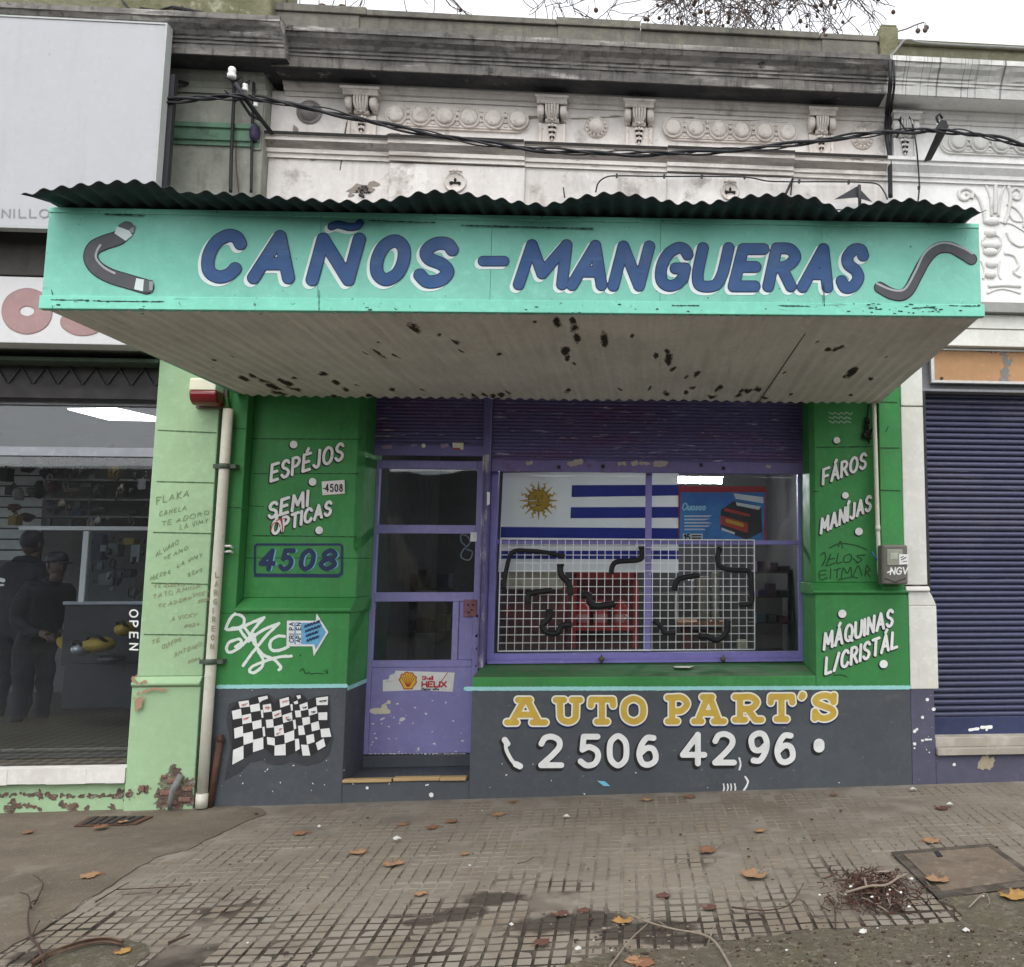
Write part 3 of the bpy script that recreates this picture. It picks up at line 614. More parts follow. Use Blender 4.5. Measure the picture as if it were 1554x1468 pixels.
# turquoise line
ik = Ink()
ik.stroke([(331, 1042.5), (525, 1041)], 3.0); paint('painted_line', ik, -.003, turq_paint, pier_l, wob=.6)
ik = Ink(); ik.stroke([(707, 1045.5), (1000, 1045), (1379.5, 1043.5)], 3.0); paint('painted_line', ik, -.003, turq_paint, base_wall, wob=.6)
# reveal paint on the door jamb: plinth colour line
obj('painted_line', MB().add([(XA+.0025, .01, z_line(XA)-.02), (XA+.0025, .5, z_line(XA)-.02), (XA+.0025, .5, z_line(XA)+.008), (XA+.0025, .01, z_line(XA)+.008)], [(0, 1, 2, 3)]), turq_paint, pier_l, fix=False)
# door step
mb = MB().box(XA-.0, XB, .004, .62, -.25, .105); mb.box(XA, XB, .46, .62, .1055, .185)
step = obj('door_step', mb, gray, shop, .004)
mb = MB()
for a, b, dz, dy in ((XA+.002, -1.53, .0, 0), (-1.52, -1.22, .006, .004), (-1.218, XB-.02, .004, -.004)):
    mb.box(a, b, -.012+dy, .05, .106+dz*.5, .126+dz)
obj('wood_strip', mb, wood, step, .004)

# ---- door
DY = .50
def rx(a, b, c, d, y=DY): return R4(a, b, c, d, y)
mb = MB()
dl, dr, db, dt = -1.885, -1.068, .192, 2.285
px_s = lambda x0, x1, z0, z1, y0, y1: mb.box(x0, x1, y0, y1, z0, z1)
g1 = rx(574, 712, 728, 797); g2 = rx(573, 810, 722, 899); g3 = rx(566, 913, 692, 1002)
zs = [g1[3], g1[2], g2[3], g2[2], g3[3], g3[2]]
lx, rx1, rx3 = -1.815, -1.115, -1.262
px_s(dl, lx, db, dt, DY-.02, DY+.03)                              # left stile
px_s(rx1, dr, db, dt, DY-.02, DY+.03)                             # right stile
for z1, z0 in ((dt, zs[0]), (zs[1], zs[2]), (zs[3], zs[4]), (zs[5], zs[5]-.05)):
    px_s(lx+.0004, rx1-.0004, z0, z1, DY-.016, DY+.026)
px_s(rx3, rx3+.045, zs[5]+.0004, zs[4]-.0004, DY-.014, DY+.02); px_s(rx3+.0455, rx1-.0004, zs[5]+.0004, zs[4]-.0004, DY-.004, DY+.015)
px_s(lx+.0004, rx1-.0004, db, zs[5]-.0505, DY-.010, DY+.02)        # sheet steel bottom
door = obj('door', mb, purple, shop, .004)
mb = MB()
for (x0, x1, z0, z1) in ((lx-.005, rx1+.005, zs[1]-.005, zs[0]+.005), (lx-.005, rx1+.005, zs[3]-.005, zs[2]+.005), (lx-.005, rx3+.005, zs[5]-.005, zs[4]+.005)):
    mb.box(x0, x1, DY+.0062, DY+.0102, z0, z1)
obj('glass_pane', mb, glass, door)
a = rx(704, 910, 724, 936, DY-.01); obj('lock_plate', MB().box(a[0], a[1], DY-.026, DY-.0205, a[2], a[3]), mat('rusty_violet_plate', (.26, .11, .14), .7, [(20, .5, .62, (.12, .05, .035), .8)]), door, .002)
mb = MB()
for x, y in ((710, 918), (718, 918), (711, 930), (716, 926)):
    p = P(x, y, DY-.026); obj('screw', MB().lathe(p, (0, -1, 0), [(.006, 0), (.006, .006), (.003, .008)], 10), steel_dark, door)
for (ya, yb) in ((934, 966), (984, 1011)):
    pts = [P(723.5, ya, DY-.02)+Vector((0, 0, 0)), P(727, ya+5, DY-.05), P(728.5, (ya+yb)/2, DY-.06), P(727, yb-5, DY-.05), P(722.5, yb, DY-.02)]
    obj('handle', MB().tube([Vector(q) for q in crom(pts, 6)], .008, 8), black_rub, door)
a = rx(714, 808, 724, 822, DY-.02); obj('latch_plate', MB().box(a[0], a[1], DY-.026, DY-.0205, a[2], a[3]).lathe(P(719, 815, DY-.026), (0, -1, 0), [(.008, 0), (.008, .006)], 12), white_paint, door, .001)
# sticker with a yellow scallop shell and red writing
stp = [(581, 1032), (590, 1031), (591, 1025), (599, 1022), (600, 1018), (690, 1021), (687, 1050), (651, 1048.5), (650, 1047), (581, 1049.5)]
ik = Ink().ngon(stp); stk = paint('sticker', ik, DY-.0125, white_paint, door)
def sub(name, ik, y, m, par, **k): return paint(name, ik, y, m, par, **k)
cx, cy = 619.3, 1034
fan = [(cx-13.4*1.0*cos(t)*(1+.06*cos(9*t)), cy-2-12.2*sin(t)*(1+.06*cos(9*t))) for t in np.linspace(-.42, pi+.42, 40)]
fan += [(cx+8, cy+9), (cx+7, cy+12.5), (cx-7, cy+12.5), (cx-8, cy+9)]
mb1 = Ink().ngon(fan).mesh(DY-.0135)
obj('sticker_print', mb1, red_paint, door, fix=False)
fan2 = [(cx+(x-cx)*.87, cy+(y-cy)*.87) for x, y in fan]
obj('sticker_print', Ink().ngon(fan2).mesh(DY-.0145), flatm('shell_yellow', (.75, .50, .05)), door, fix=False)
ik = Ink()
for k in range(7):
    t = pi*(k+1)/8; ik.stroke([(cx-2*cos(t), cy+8), (cx-10.5*cos(t), cy-2-9.6*sin(t))], .45)
ik.word('Shell', (640.5, 1031.8), (657, 1031.8), 5.5, .7); ik.word('HELIX', (640.5, 1042.5), (677, 1042.5), 7.6, 1.15)
ik.stroke([(664, 1042), (679, 1021.5)], .55)
obj('sticker_print', ik.mesh(DY-.0155, step=.5), red_paint, door, fix=False)
ik = Ink().word('Motor', (640, 1047.5), (654, 1047.5), 3.4, .45).word('oils', (657, 1047.5), (666, 1047.5), 3.4, .45)
obj('sticker_print', ik.mesh(DY-.0155, step=.5), black_paint, door, fix=False)
# torn cup sticker and chipped paint
ik = Ink().curve([(564, 1079), (575, 1077.5), (590, 1080)], 3.2).dot(583, 1074, 5).dot(590, 1066, 3).dot(585, 1068.5, 2).curve([(566, 1081), (588, 1081)], 2.6)
paint('torn_sticker', ik, DY-.0135, cream_paint, door, wob=1.2)
ik = Ink()
for k in range(34):
    x = random.uniform(557, 702); y = random.choice((random.uniform(1055, 1143), random.uniform(1090, 1143)))
    r = random.uniform(.5, 1.3); ik.stroke([(x, y), (x+random.uniform(-2.5, 2.5), y+random.uniform(-1, 1))], r)
ik.dot(610, 1092, 3).stroke([(608, 1093), (613, 1091)], 2)
for k in range(26): 
    t = k/25; ik.stroke([(556+t*147+random.uniform(-1, 1), 1144.3+random.uniform(-.5, .3)), (559+t*147, 1144.3)], random.uniform(.4, .9))
paint('chipped_paint', ik, DY-.0125, white_paint, door, step=.6, wob=.5)
# pale ghost lettering on the middle pane
ik = Ink().curve([(706, 828), (700, 822), (700, 812), (709, 814), (713, 824), (702, 836), (700, 846), (712, 850), (717, 838), (708, 834)], 1.0)
paint('glass_lettering', ik, DY+.0052, flatm('pale_blue_vinyl', (.12, .16, .19)), door)

# ---- shutters
def slat_profile(z0, z1, y, pitch, amp, n=5):
    out = []; k = int((z1-z0)/pitch*n)
    for i in range(k+1):
        z = z0+i*pitch/n; ph = (i % n)/n
        out.append((y-amp*sin(pi*ph)**.8 if ph else y+amp*.55, z))
    return out
def shutter_mesh(x0, x1, y, z0, z1, pitch, amp, bar=.1, nx=1, sag=0.):
    mb = MB(); pr = slat_profile(z0+bar, z1, y, pitch, amp)
    n = len(pr); xs = [x0+(x1-x0)*i/nx for i in range(nx+1)]
    vs = [(x, yy+.004*mnoise.noise(Vector((x*3, zz*4, y))), zz+sag*mnoise.noise(Vector((x*1.4, 2, y)))) for x in xs for yy, zz in pr]
    mb.add(vs, [(i*n+j, (i+1)*n+j, (i+1)*n+j+1, i*n+j+1) for i in range(nx) for j in range(n-1)])
    return mb
sz = P(650, 690, .42).z
s1 = obj('roller_shutter', shutter_mesh(-1.90, -1.045, .40, P(650, 692, .4).z, 2.98, .026, .006, .075, 12), purple_sh, shop, fix=False)
zb = P(650, 692, .4).z
obj('bottom_bar', MB().box(-1.90, -1.045, .385, .405, zb, zb+.078), mat('shutter_bar_paint', (.15, .135, .33), .5, [(9, .6, .68, (.10, .05, .12), .7)]), s1, .004)
ik = Ink().stroke([(582, 678.5), (592, 678)], 3).stroke([(626, 676), (632, 675.5)], 1.6).stroke([(671, 677), (678, 676)], 3)
paint('torn_sticker', ik, .3835, flatm('sticker_rest', (.34, .25, .36)), s1, wob=1.5)
ik = Ink().dot(642.8, 676.5, 3.3).ngon([(686.5, 672), (703.5, 672.3), (703.3, 682.5), (699, 682.8), (698.5, 680), (687, 679.5)]); paint('sticker', ik, .383, cream_paint, s1)
ik = Ink().ngon([(688, 679.8), (698, 680), (698, 683), (688, 682.5)]); paint('sticker_print', ik, .382, flatm('sticker_red', (.4, .1, .06)), s1)
zb = P(980, 718, .4).z
s2 = obj('roller_shutter', shutter_mesh(-1.0, 1.345, .40, zb, 2.98, .026, .006, .085, 30), purple_sh, shop, fix=False)
obj('bottom_bar', MB().box(-1.0, 1.345, .383, .405, zb, zb+.088), mat('shutter_bar_paint2', (.16, .13, .32), .5, [(9, .6, .68, (.13, .05, .10), .7), (14, .66, .7, (.4, .34, .32), .7)]), s2, .004)
ik = Ink().stroke([(800, 703), (806, 702)], 3).stroke([(866, 704), (882, 701)], 4.5).stroke([(940, 704), (948, 703)], 3).stroke([(960, 703), (966, 703)], 3.5).stroke([(972, 703), (984, 704)], 2).stroke([(998, 704), (1008, 704)], 5).stroke([(1164, 708), (1170, 708)], 1.6)
paint('torn_sticker', ik, .3815, flatm('sticker_rest2', (.42, .36, .33)), s2, wob=2.5)
mb = MB()
for x, y in ((915, 708), (1064, 706), (848, 709), (1098, 711)): obj('rivet', MB().lathe(P(x, y, .383), (0, -1, 0), [(.014, 0), (.014, .006), (.008, .009)], 12), steel_dark, s2)
# scraped white streaks across the slats where graffiti was cleaned off
# ---- steel post between door and window
mb = MB(); mb.box(-1.062, -1.012, .37, .56, .80, 2.98)
post = obj('shutter_post', mb, mat('post_paint', (.15, .13, .32), .5, [(9, .52, .7, (.10, .085, .2), .6)]), shop, .003)
obj('shutter_track', MB().box(-1.058, -1.048, .352, .3695, .795, 2.32).box(-1.026, -1.016, .352, .3695, .795, 2.32).box(-1.0475, -1.0265, .3655, .3695, .795, 2.32), worn_metal, post, .002)
mb = MB()
a = P(741, 757, .35); mb.prism([a+Vector((-.010, 0, .05)), a+Vector((.010, 0, .045)), a+Vector((.012, 0, -.04)), a+Vector((-.008, 0, -.05))], (0, -.004, 0))
obj('track_plate', mb, white_paint, post)

# ---- window frame
WY = .50
zt, zbm = 2.96, P(984, 1004, WY).z
wx0, wx1 = -1.01, 1.335
mb = MB()
def fr(x0, x1, z0, z1, y0=WY-.025, y1=WY+.03): mb.box(x0, x1, y0, y1, z0, z1)
ztr = P(984, 823, WY).z; xm = P(983.5, 860, WY).x
zlow = P(984, 990, WY).z
fr(wx0, wx0+.05, zbm, zt); fr(wx1-.06, wx1, zbm, zt)
fr(wx0+.0504, wx1-.0604, zbm, zlow)                                # bottom rail
fr(xm-.024, xm+.024, zlow+.0004, zt-.0, WY-.02, WY+.028)
fr(wx0+.0504, xm-.0244, ztr-.016, ztr+.016, WY-.016, WY+.024); fr(xm+.0244, wx1-.0604, ztr-.016, ztr+.016, WY-.016, WY+.024)
mb.profx([(WY-.0253, zbm), (WY-.06, zbm-.004), (WY-.06, zbm+.012), (WY-.0253, zbm+.03)], wx0+.01, wx1-.01)
win = obj('window', mb, mat('purple_frame', (.215, .19, .48), .5, [(9, .52, .7, (.16, .14, .36), .6), (40, .72, .74, (.5, .48, .5), .8, 2)]), shop, .003)
mb = MB()
xs = [wx0+.045, xm-.02, xm+.02, wx1-.055]
for i in (0, 2):
    mb.box(xs[i], xs[i+1], WY+.002, WY+.006, zlow-.005, ztr-.012); mb.box(xs[i], xs[i+1], WY+.002, WY+.006, ztr+.012, zt)
obj('glass_pane', mb, glass, win)
for x in (913, 1097):
    p = P(x, 1000, WY-.06); mb = MB().lathe(p+Vector((0, .002, 0)), (0, -1, 0), [(.018, 0), (.02, .012), (.012, .03), (.014, .045), (.003, .05)], 14)
    mb.lathe(p+Vector((0, -.01, .0)), (0, 0, 1), [(.005, -.03), (.005, .03)], 8)
    obj('latch', mb, mat('brass_latch', (.16, .14, .06), .5, [(20, .5, .7, (.05, .045, .03), .7)], None, .6), win)
ik = Ink().stroke([(1024, 1014.5), (1052, 1013)], 1.6); 
obj('paint_scrape', MB().add([P(1022, 1012, .30)+Vector((0, 0, .003)), P(1054, 1011.5, .28)+Vector((0, 0, .003)), P(1046, 1015, .18)+Vector((0, 0, .005)), P(1024, 1014.5, .2)+Vector((0, 0, .005))], [(0, 1, 2, 3)]), cream_paint, sill, fix=False)

# ---- shop interior room
mb = MB()
mb.box(-2.1, -2.0, .63, 3.6, .1, 2.98); mb.box(1.5, 1.6, .63, 3.6, .1, 2.98); mb.box(-2.1, 1.6, 3.6, 3.7, .1, 2.98)
mb.box(-2.0, 1.5, .63, 3.6, .06, .1); mb.box(-2.1, 1.6, .6, 3.7, 2.9805, 3.05)
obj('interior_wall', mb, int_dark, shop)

# ---- upper facade
uw = MB(); uw.box(XL+.12, 1.9, .10, .6, 2.985, 4.90)
secs = [(P(592, 260, .1).x, P(797, 260, .1).x), (P(1012, 270, .1).x, P(1203, 275, .1).x)]
for a, b in secs: uw.box(a, b, .078, .0998, 3.3, 4.385)
upper = obj('upper_wall', uw, wall_white, shop, .004)
# thin incised lines and cracks
ik = Ink().curve([(538, 135), (535, 150), (527, 185), (522, 210), (521, 225), (516, 258)], .8)
ik.curve([(855, 285), (857, 300)], 1); paint('crack', ik, .0985, flatm('crack_black', (.03, .028, .026), .95), upper, step=.6, wob=.3)
def blob(ik, x, y, a, b, n=9, j=.45):
    ik.ngon([(x+a*cos(2*pi*k/n)*(1+random.uniform(-j, j)), y+b*sin(2*pi*k/n)*(1+random.uniform(-j, j))) for k in range(n)])
ik = Ink()
for x, y, a, b in ((449, 198, 5, 8), (459, 204, 4, 3), (595, 204, 8, 4), (604, 207, 6, 4), (485, 206, 5, 2), (500, 231, 9, 2.5), (528, 226, 11, 3), (550, 227, 12, 4), (470, 220, 9, 2), (430, 240, 20, 1.2), (475, 242, 8, 2),
                   (811, 178, 14, 3), (880, 180, 20, 1.4), (910, 178, 18, 1.2), (935, 177, 8, 1.5), (1060, 181, 30, 1.3), (1100, 183, 40, 1.2), (1165, 187, 30, 1.1), (1040, 179, 18, 1.5), (548, 287, 18, 9), (533, 296, 5, 3), (566, 280, 10, 4), (1310, 258, 12, 6), (1335, 262, 10, 8), (1165, 252, 14, 2)):
    blob(ik, x, y, a, b)
paint('plaster_damage', ik, .0968, mat('bare_render', (.27, .225, .19), .95, [(30, .5, .66, (.17, .14, .12), .8)]), upper)

prof_m = [(.0995, 4.395), (.082, 4.395), (.082, 4.425), (.065, 4.428), (.062, 4.455), (.045, 4.475), (.022, 4.50), (.022, 4.525), (.005, 4.53), (.005, 4.555), (.0995, 4.57)]
mb = MB(); brk = [P(405, 215, .1).x] + [c for s in secs for c in s] + [1.893]
for i in range(5):
    off = -.022 if i % 2 else 0.
    f0 = len(mb.f); mb.profx([(y+(off if j not in (0, len(prof_m)-1) else 0), z) for j, (y, z) in enumerate(prof_m)], brk[i]+.0005, brk[i+1]-.0005)
    for j in (4, 5): mb.mi[f0+2+j] = 1
    mb.mi[f0+2+8] = 2  # top fillet in the near-black tone
obj('string_course', mb, [mat('moulding_plaster', (.72, .67, .62), .85, [((1.5, 8, 9), .5, .64, (.30, .26, .235), .75), ((4, 20, 20), .60, .68, (.14, .12, .11), .85, 8), (2, .62, .72, (.20, .16, .14), .6)], (26, .35, .01)), mat('moulding_stained', (.37, .33, .30), .9, [((2, 14, 14), .42, .62, (.17, .14, .125), .8), ((3, 9, 9), .58, .66, (.45, .40, .36), .7), (12, .62, .7, (.07, .06, .055), .7)], (26, .4, .01)), near_black], shop)

cor = [(.0995, 4.86), (.085, 4.86), (.08, 4.885), (.058, 4.89), (.05, 4.915), (.028, 4.93), (.028, 4.944), (-.175, 4.946), (-.175, 4.935), (-.19, 4.935), (-.20, 5.0), (-.21, 5.004), (-.21, 5.022), (-.222, 5.026), (-.222, 5.042), (-.235, 5.05), (-.25, 5.075), (-.285, 5.10), (-.30, 5.125), (-.31, 5.128), (-.31, 5.165), (-.28, 5.178), (.0, 5.21), (.2, 5.21), (.2, 4.86)]
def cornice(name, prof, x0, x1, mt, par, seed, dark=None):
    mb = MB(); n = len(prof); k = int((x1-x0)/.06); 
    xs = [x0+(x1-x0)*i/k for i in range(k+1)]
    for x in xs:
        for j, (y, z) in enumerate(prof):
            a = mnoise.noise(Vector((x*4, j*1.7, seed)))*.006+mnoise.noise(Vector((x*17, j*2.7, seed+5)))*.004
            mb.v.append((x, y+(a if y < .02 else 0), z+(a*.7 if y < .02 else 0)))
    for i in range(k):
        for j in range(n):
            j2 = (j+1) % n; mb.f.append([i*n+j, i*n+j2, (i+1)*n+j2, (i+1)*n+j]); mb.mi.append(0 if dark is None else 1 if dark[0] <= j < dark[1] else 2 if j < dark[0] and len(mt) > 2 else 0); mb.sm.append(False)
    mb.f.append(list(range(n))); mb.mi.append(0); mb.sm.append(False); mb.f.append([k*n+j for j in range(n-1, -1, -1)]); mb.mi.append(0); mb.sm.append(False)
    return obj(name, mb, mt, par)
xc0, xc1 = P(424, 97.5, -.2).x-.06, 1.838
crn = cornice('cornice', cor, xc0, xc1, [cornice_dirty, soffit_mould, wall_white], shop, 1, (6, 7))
# parapet with raised caps
mb = MB(); px0 = P(412, 10, 0).x
mb.box(px0, 1.838, .0, .28, 5.2105, 5.44)
for a, b, dz in ((412, 556, .012), (556.5, 844, .0), (844.5, 972, .014), (972.5, 1243, .004), (1243.5, 1333, .0)):
    x0, x1 = P(a, 30, 0).x, P(b, 50, 0).x
    mb.box(x0+.001, x1-.001, -.022-dz*.6, .3, 5.4405, 5.486+dz)
for a, b in ((412, 545), (846, 974), (1246, 1330)):
    mb.box(P(a, 40, 0).x+.004, P(b, 50, 0).x, -.0125, -.0004, 5.2105, 5.44)
parapet = obj('parapet', mb, parapet_mat, shop, .006)
mb = MB()
for x, y, h in ((434, 6, 30), (455, 7, 30), (484, 8, 40), (524, 10, 40), (504, 9, 3)):
    a = P(x, y+2, .1); mb.tube([a, a+Vector((random.uniform(-.01, .01), .02, .08)), a+Vector((random.uniform(-.03, .03), .02, .22))], .0035, 5)
for x, y in ((490, 10), (520, 11), (1252, 56)): mb.ball(P(x, y, 0)+Vector((0, 0, .0)), (.03, .03, .018))
obj('rebar_stub', mb, rust, parapet)
mb = MB().box(P(1334, 60, .0).x, P(1362, 60, 0).x, -.03, .12, 5.20, 5.56); mb.box(P(1336, 60, .0).x, P(1361, 60, 0).x, -.02, .11, 5.5605, 5.585)
obj('parapet_stump', mb, [moss_mat], shop, .015)

# ---- consoles, rosettes and coin panels on the frieze
orn = mat('ornament_plaster', (.66, .605, .555), .85, [(9, .52, .68, (.36, .31, .27), .7), (34, .60, .70, (.13, .11, .10), .8, 5)], (40, .4, .008))
orn_clean = mat('ornament_plaster_clean', (.64, .63, .60), .85, [(9, .55, .7, (.45, .43, .40), .7), (34, .64, .72, (.2, .19, .18), .7, 5)], (40, .35, .008))
def console_mesh(cx, y, zt, zb, wc, wb):
    """scrolled console: cap, leafy scroll with two volutes, husk drops on a strip"""
    mb = MB()
    mb.box(cx-wc/2, cx+wc/2, y-.125, y, zt-.020, zt); mb.profx([(y, zt-.0205), (y-.12, zt-.0205), (y-.105, zt-.036), (y-.095, zt-.052), (y, zt-.052)], cx-wc*.45, cx+wc*.45)
    ps = [(y, zt-.0525), (y-.085, zt-.0525), (y-.095, zt-.075), (y-.092, zt-.105), (y-.072, zt-.130), (y-.055, zt-.145), (y-.060, zt-.160), (y-.045, zt-.172), (y, zt-.172)]
    mb.profx(ps, cx-wb*.24, cx+wb*.24, 0, True)
    for s in (-1, 1):                                              # volutes either side
        c = (cx+s*wb*.40, y-.050, zt-.098)
        mb.lathe((c[0]-.026, c[1], c[2]), (1, 0, 0), [(.022, 0), (.042, .003), (.047, .012), (.047, .040), (.042, .049), (.022, .052)], 20)
        mb.lathe((c[0]-.031, c[1], c[2]), (1, 0, 0), [(.008, 0), (.015, .004), (.015, .058), (.008, .062)], 12)
        mb.profx([(y, zt-.0525), (y-.07, zt-.0525), (y-.085, zt-.075), (y-.04, zt-.150), (y, zt-.165)], c[0]-.016, c[0]+.016, 0, True)
        mb.box(cx+s*wb*.255-.004, cx+s*wb*.255+.004, y-.080, y-.02, zt-.150, zt-.055, 1)   # near-black strip beside the leaf
    for k in range(5):                                             # acanthus ribs
        u = (k-2)/2; pts = [(cx+u*wb*.19, y-.095+abs(u)*.004, zt-.058), (cx+u*wb*.20, y-.106+abs(u)*.008, zt-.085), (cx+u*wb*.16, y-.088+abs(u)*.006, zt-.128), (cx+u*wb*.09, y-.066, zt-.150)]
        mb.tube([Vector(q) for q in crom(pts, 4)], [.0085]*12+[.005], 6)
    for k in (-1, 0, 1): mb.ball((cx+k*.022, y-.062, zt-.158+abs(k)*.008), (.014, .014, .014))
    mb.box(cx-wb*.46, cx+wb*.46, y-.022, y, zb, zt-.1725)           # strip
    for s in (-1, 1): mb.box(cx+s*wb*.42-.009, cx+s*wb*.42+.009, y-.034, y-.0222, zb, zt-.175)
    hz = zt-.195
    for i in range(3):
        w = .026-.005*i
        for s in (-1, 1): mb.ball((cx+s*w*.8, y-.032, hz), (w*.62, .018, .017)); mb.ball((cx+s*w*.7, y-.040, hz-.013), (w*.42, .013, .009), 1)
        mb.ball((cx, y-.038, hz+.006), (w*.45, .014, .014)); hz -= .038
    mb.ball((cx, y-.032, hz+.012), (.007, .012, .014))
    return mb
for (x, yt, yb, wc, wb) in ((549, 114, 212, 58, 46), (838, 134, 222, 52, 44), (970, 139, 229, 51, 44), (1247, 152, 240, 47, 42)):
    p = P(x, yt, .0); q = P(x, yb, .1); sc = 6.6/F
    obj('console', console_mesh(P(x, (yt+yb)/2, .05).x, .0995, 4.90, 4.571, wc*sc*1.0, wb*sc), [orn, near_black], shop)
def rosette_mesh(c, r, petals=12, bead=True):
    mb = MB(); mb.lathe(c, (0, -1, 0), [(r*1.25, 0), (r*1.28, .008), (r*1.12, .016), (r*.98, .010), (r*.92, .014), (r*.88, .035), (r*.7, .055), (r*.4, .068), (r*.05, .072)], 28)
    if bead:
        for k in range(petals): mb.ball((c[0]+r*1.0*cos(2*pi*k/petals), c[1]-.018, c[2]+r*1.0*sin(2*pi*k/petals)), (r*.2, .014, r*.2), n=8, m=5)
    return mb
for x, y, r, bd in ((470, 171, 15, False), (905, 194, 14, True), (1308, 211, 14.5, True)):
    obj('rosette', rosette_mesh(P(x, y, .0995), r*6.6/F, 14, bd), orn if bd else mat('ornament_grey', (.23, .21, .20), .9, [(9, .5, .7, (.12, .11, .105), .8)], (40, .4, .008)), shop)
def coin_panel(cs, y, e0, e1, r, par, mt, nm='coin_panel'):
    mb = MB(); s = (D+y)/F; c3 = [P(a, b, y) for a, b in cs]; x0, x1 = P(*e0, y).x, P(*e1, y).x
    zc_ = sum(c.z for c in c3)/len(c3); hh = r*1.52*s; pl = []
    for k in range(25):
        a = -pi/2+pi*k/24; pl.append((x1-hh+hh*cos(a), y, zc_+hh*sin(a)))
    for k in range(25):
        a = pi/2+pi*k/24; pl.append((x0+hh+hh*cos(a), y, zc_+hh*sin(a)))
    mb.prism(pl, (0, -.02, 0))
    inner = [(p[0]+(-1 if p[0] > (x0+x1)/2 else 1)*.012, y-.0205, zc_+(p[2]-zc_)*.84) for p in pl]
    mb.prism(inner, (0, -.008, 0))
    for i, c in enumerate(c3):
        R = r*s; mb.lathe((c.x, y-.028, zc_), (0, -1, 0), [(R*1.34, 0), (R*1.36, .012), (R*1.2, .02), (R*1.12, .012), (R*1.02, .012), (R, .03), (R*.85, .038), (R*.1, .042)], 26)
        if i < len(c3)-1:
            d = c3[i+1]; mx = (c.x+d.x)/2
            for zz in (-.35, .35): mb.ball((mx, y-.034, zc_+zz*R), (R*.3, .012, R*.2))
            for zz in (-.95, .95): mb.ball((mx, y-.03, zc_+zz*R), (R*.26, .008, R*.13))
    return obj(nm, mb, mt, par)
coin_panel(zc(2.679, 400, 0, [(543, 475), (643, 478), (742, 484), (840, 489), (937, 495), (1037, 502)]), .0995, (592, 182), (803, 190), 12.3, shop, orn)
coin_panel(zc(2.616, 960, 0, [(160, 515), (250, 520), (340, 524), (430, 529), (522, 534), (612, 540)]), .0995, (1005, 198), (1209, 206), 12.0, shop, orn)
# medallions low on the wall, half hidden by the awning roof
def medallion(x, y, r, yy, hole):
    s = (D+yy)/F; c = P(x, y, yy-.0005); mb = MB()
    o = mb.lathe(c, (0, -1, 0), [(r*s, 0), (r*s, .008), (r*s*.92, .016), (r*s*.84, .008), (r*s*.80, .004), (r*s*.1, .004)], 30)
    mb.ball((c.x, c.y-.01, c.z+r*s*1.08), (.02, .014, .016)); mb.ball((c.x, c.y-.01, c.z+r*s*1.24), (.01, .008, .012))
    for sx in (-1, 1): mb.ball((c.x+sx*.028, c.y-.008, c.z+r*s*1.05), (.02, .01, .009))
    ob = obj('medallion', mb, orn, shop)
    mb = MB()
    for dx, dz, a, b in ((0, .012, .010, .018), (-.024, -.006, .018, .010), (.024, -.006, .018, .010), (0, -.006, .010, .01), (-.03, -.016, .008, .006), (.03, -.016, .008, .006)): mb.ball((c.x+dx, c.y-.010, c.z+dz), (a, .006, b))
    obj('vent_hole', mb, flatm('hole_black', (.02, .018, .016), .95), ob)
medallion(691, 277, 17, .0775, 1); medallion(1108, 291, 15, .0775, 1)
c = P(551, 291, .0985); mb = MB()
for k in range(26):
    a = random.uniform(0, 2*pi); r = random.uniform(.01, .045); mb.ball((c.x+r*cos(a), c.y-.004, c.z+r*sin(a)*.85), (random.uniform(.006, .016), .010, random.uniform(.006, .014)), n=6, m=4)
obj('broken_hole', mb, mat('hole_rubble', (.05, .045, .042), .95, [(60, .5, .65, (.25, .23, .21), .7)]), upper)

# ---- lettering on the piers and the base wall
UY = .0965
def shadowed(ik, y, par, fill=None, sh=black_paint, dx=-1.3, dy=1.5, grow=.8, name='painted_lettering'):
    paint(name+'_shadow', ik, y, sh, par, grow, dx, dy, .7); paint(name, ik, y-.0025, fill or white_paint, par, 0, 0, 0, .7)
ik = Ink().word('ESPÉJOS', (411, 730.5), (519.5, 697), 24.5, 2.2, .06, gap=.36)
ik.word('SEMI', (408, 787), (466.5, 767.5), 22, 2.3, .06, gap=.36); ik.word('ÓPTICAS', (413, 811.5), (501.5, 780.5), 20, 2.2, .06, gap=.36)
for a in ((445.7, 674.8), (474.4, 731.5), (484.4, 805)): ik.dot(*a, 5.8)
shadowed(ik, UY, pier_l)
ik = Ink().curve([(411, 806), (414, 796), (421, 793), (425, 800)], .8).stroke([(428, 790), (429, 808)], .8).stroke([(419, 790), (433, 787)], .7)
paint('painted_lettering', ik, UY-.004, red_paint, pier_l)
ik = Ink(); q = [(387, 829), (390, 826.5), (516, 826.5), (519, 829), (518.5, 869), (513, 873), (389, 872), (386.5, 869), (387, 829)]
ik.stroke(q, 1.7); ik.stroke([(387, 873.5), (513, 874.5), (518.5, 870)], 2.2)
paint('painted_number', ik, UY, navy_paint, pier_l)
def digits(ik, s, boxes, yt, yb, sh, r, dx=0, dy=0):
    for ch, (a, b) in zip(s, boxes): ik.letter(ch, a, b, yt, yb, sh, r, dx=dx, dy=dy)
    return ik
bx4 = [(393, 418.5), (423, 449), (454, 479.5), (484, 512.5)]
ik = digits(Ink(), '4508', bx4, 832.5, 867, .22, 3.2)
paint('painted_number', ik, UY, sky_paint, pier_l, -.4, 2.6, .6, .7); paint('painted_number', ik, UY-.0025, navy_paint, pier_l, .4, -.4, 0, .7)
plq = thing('house_number_plate', P(506, 750, .09), 'small white enamel plate reading 4508 on the green pier above the painted words', 'number plate')
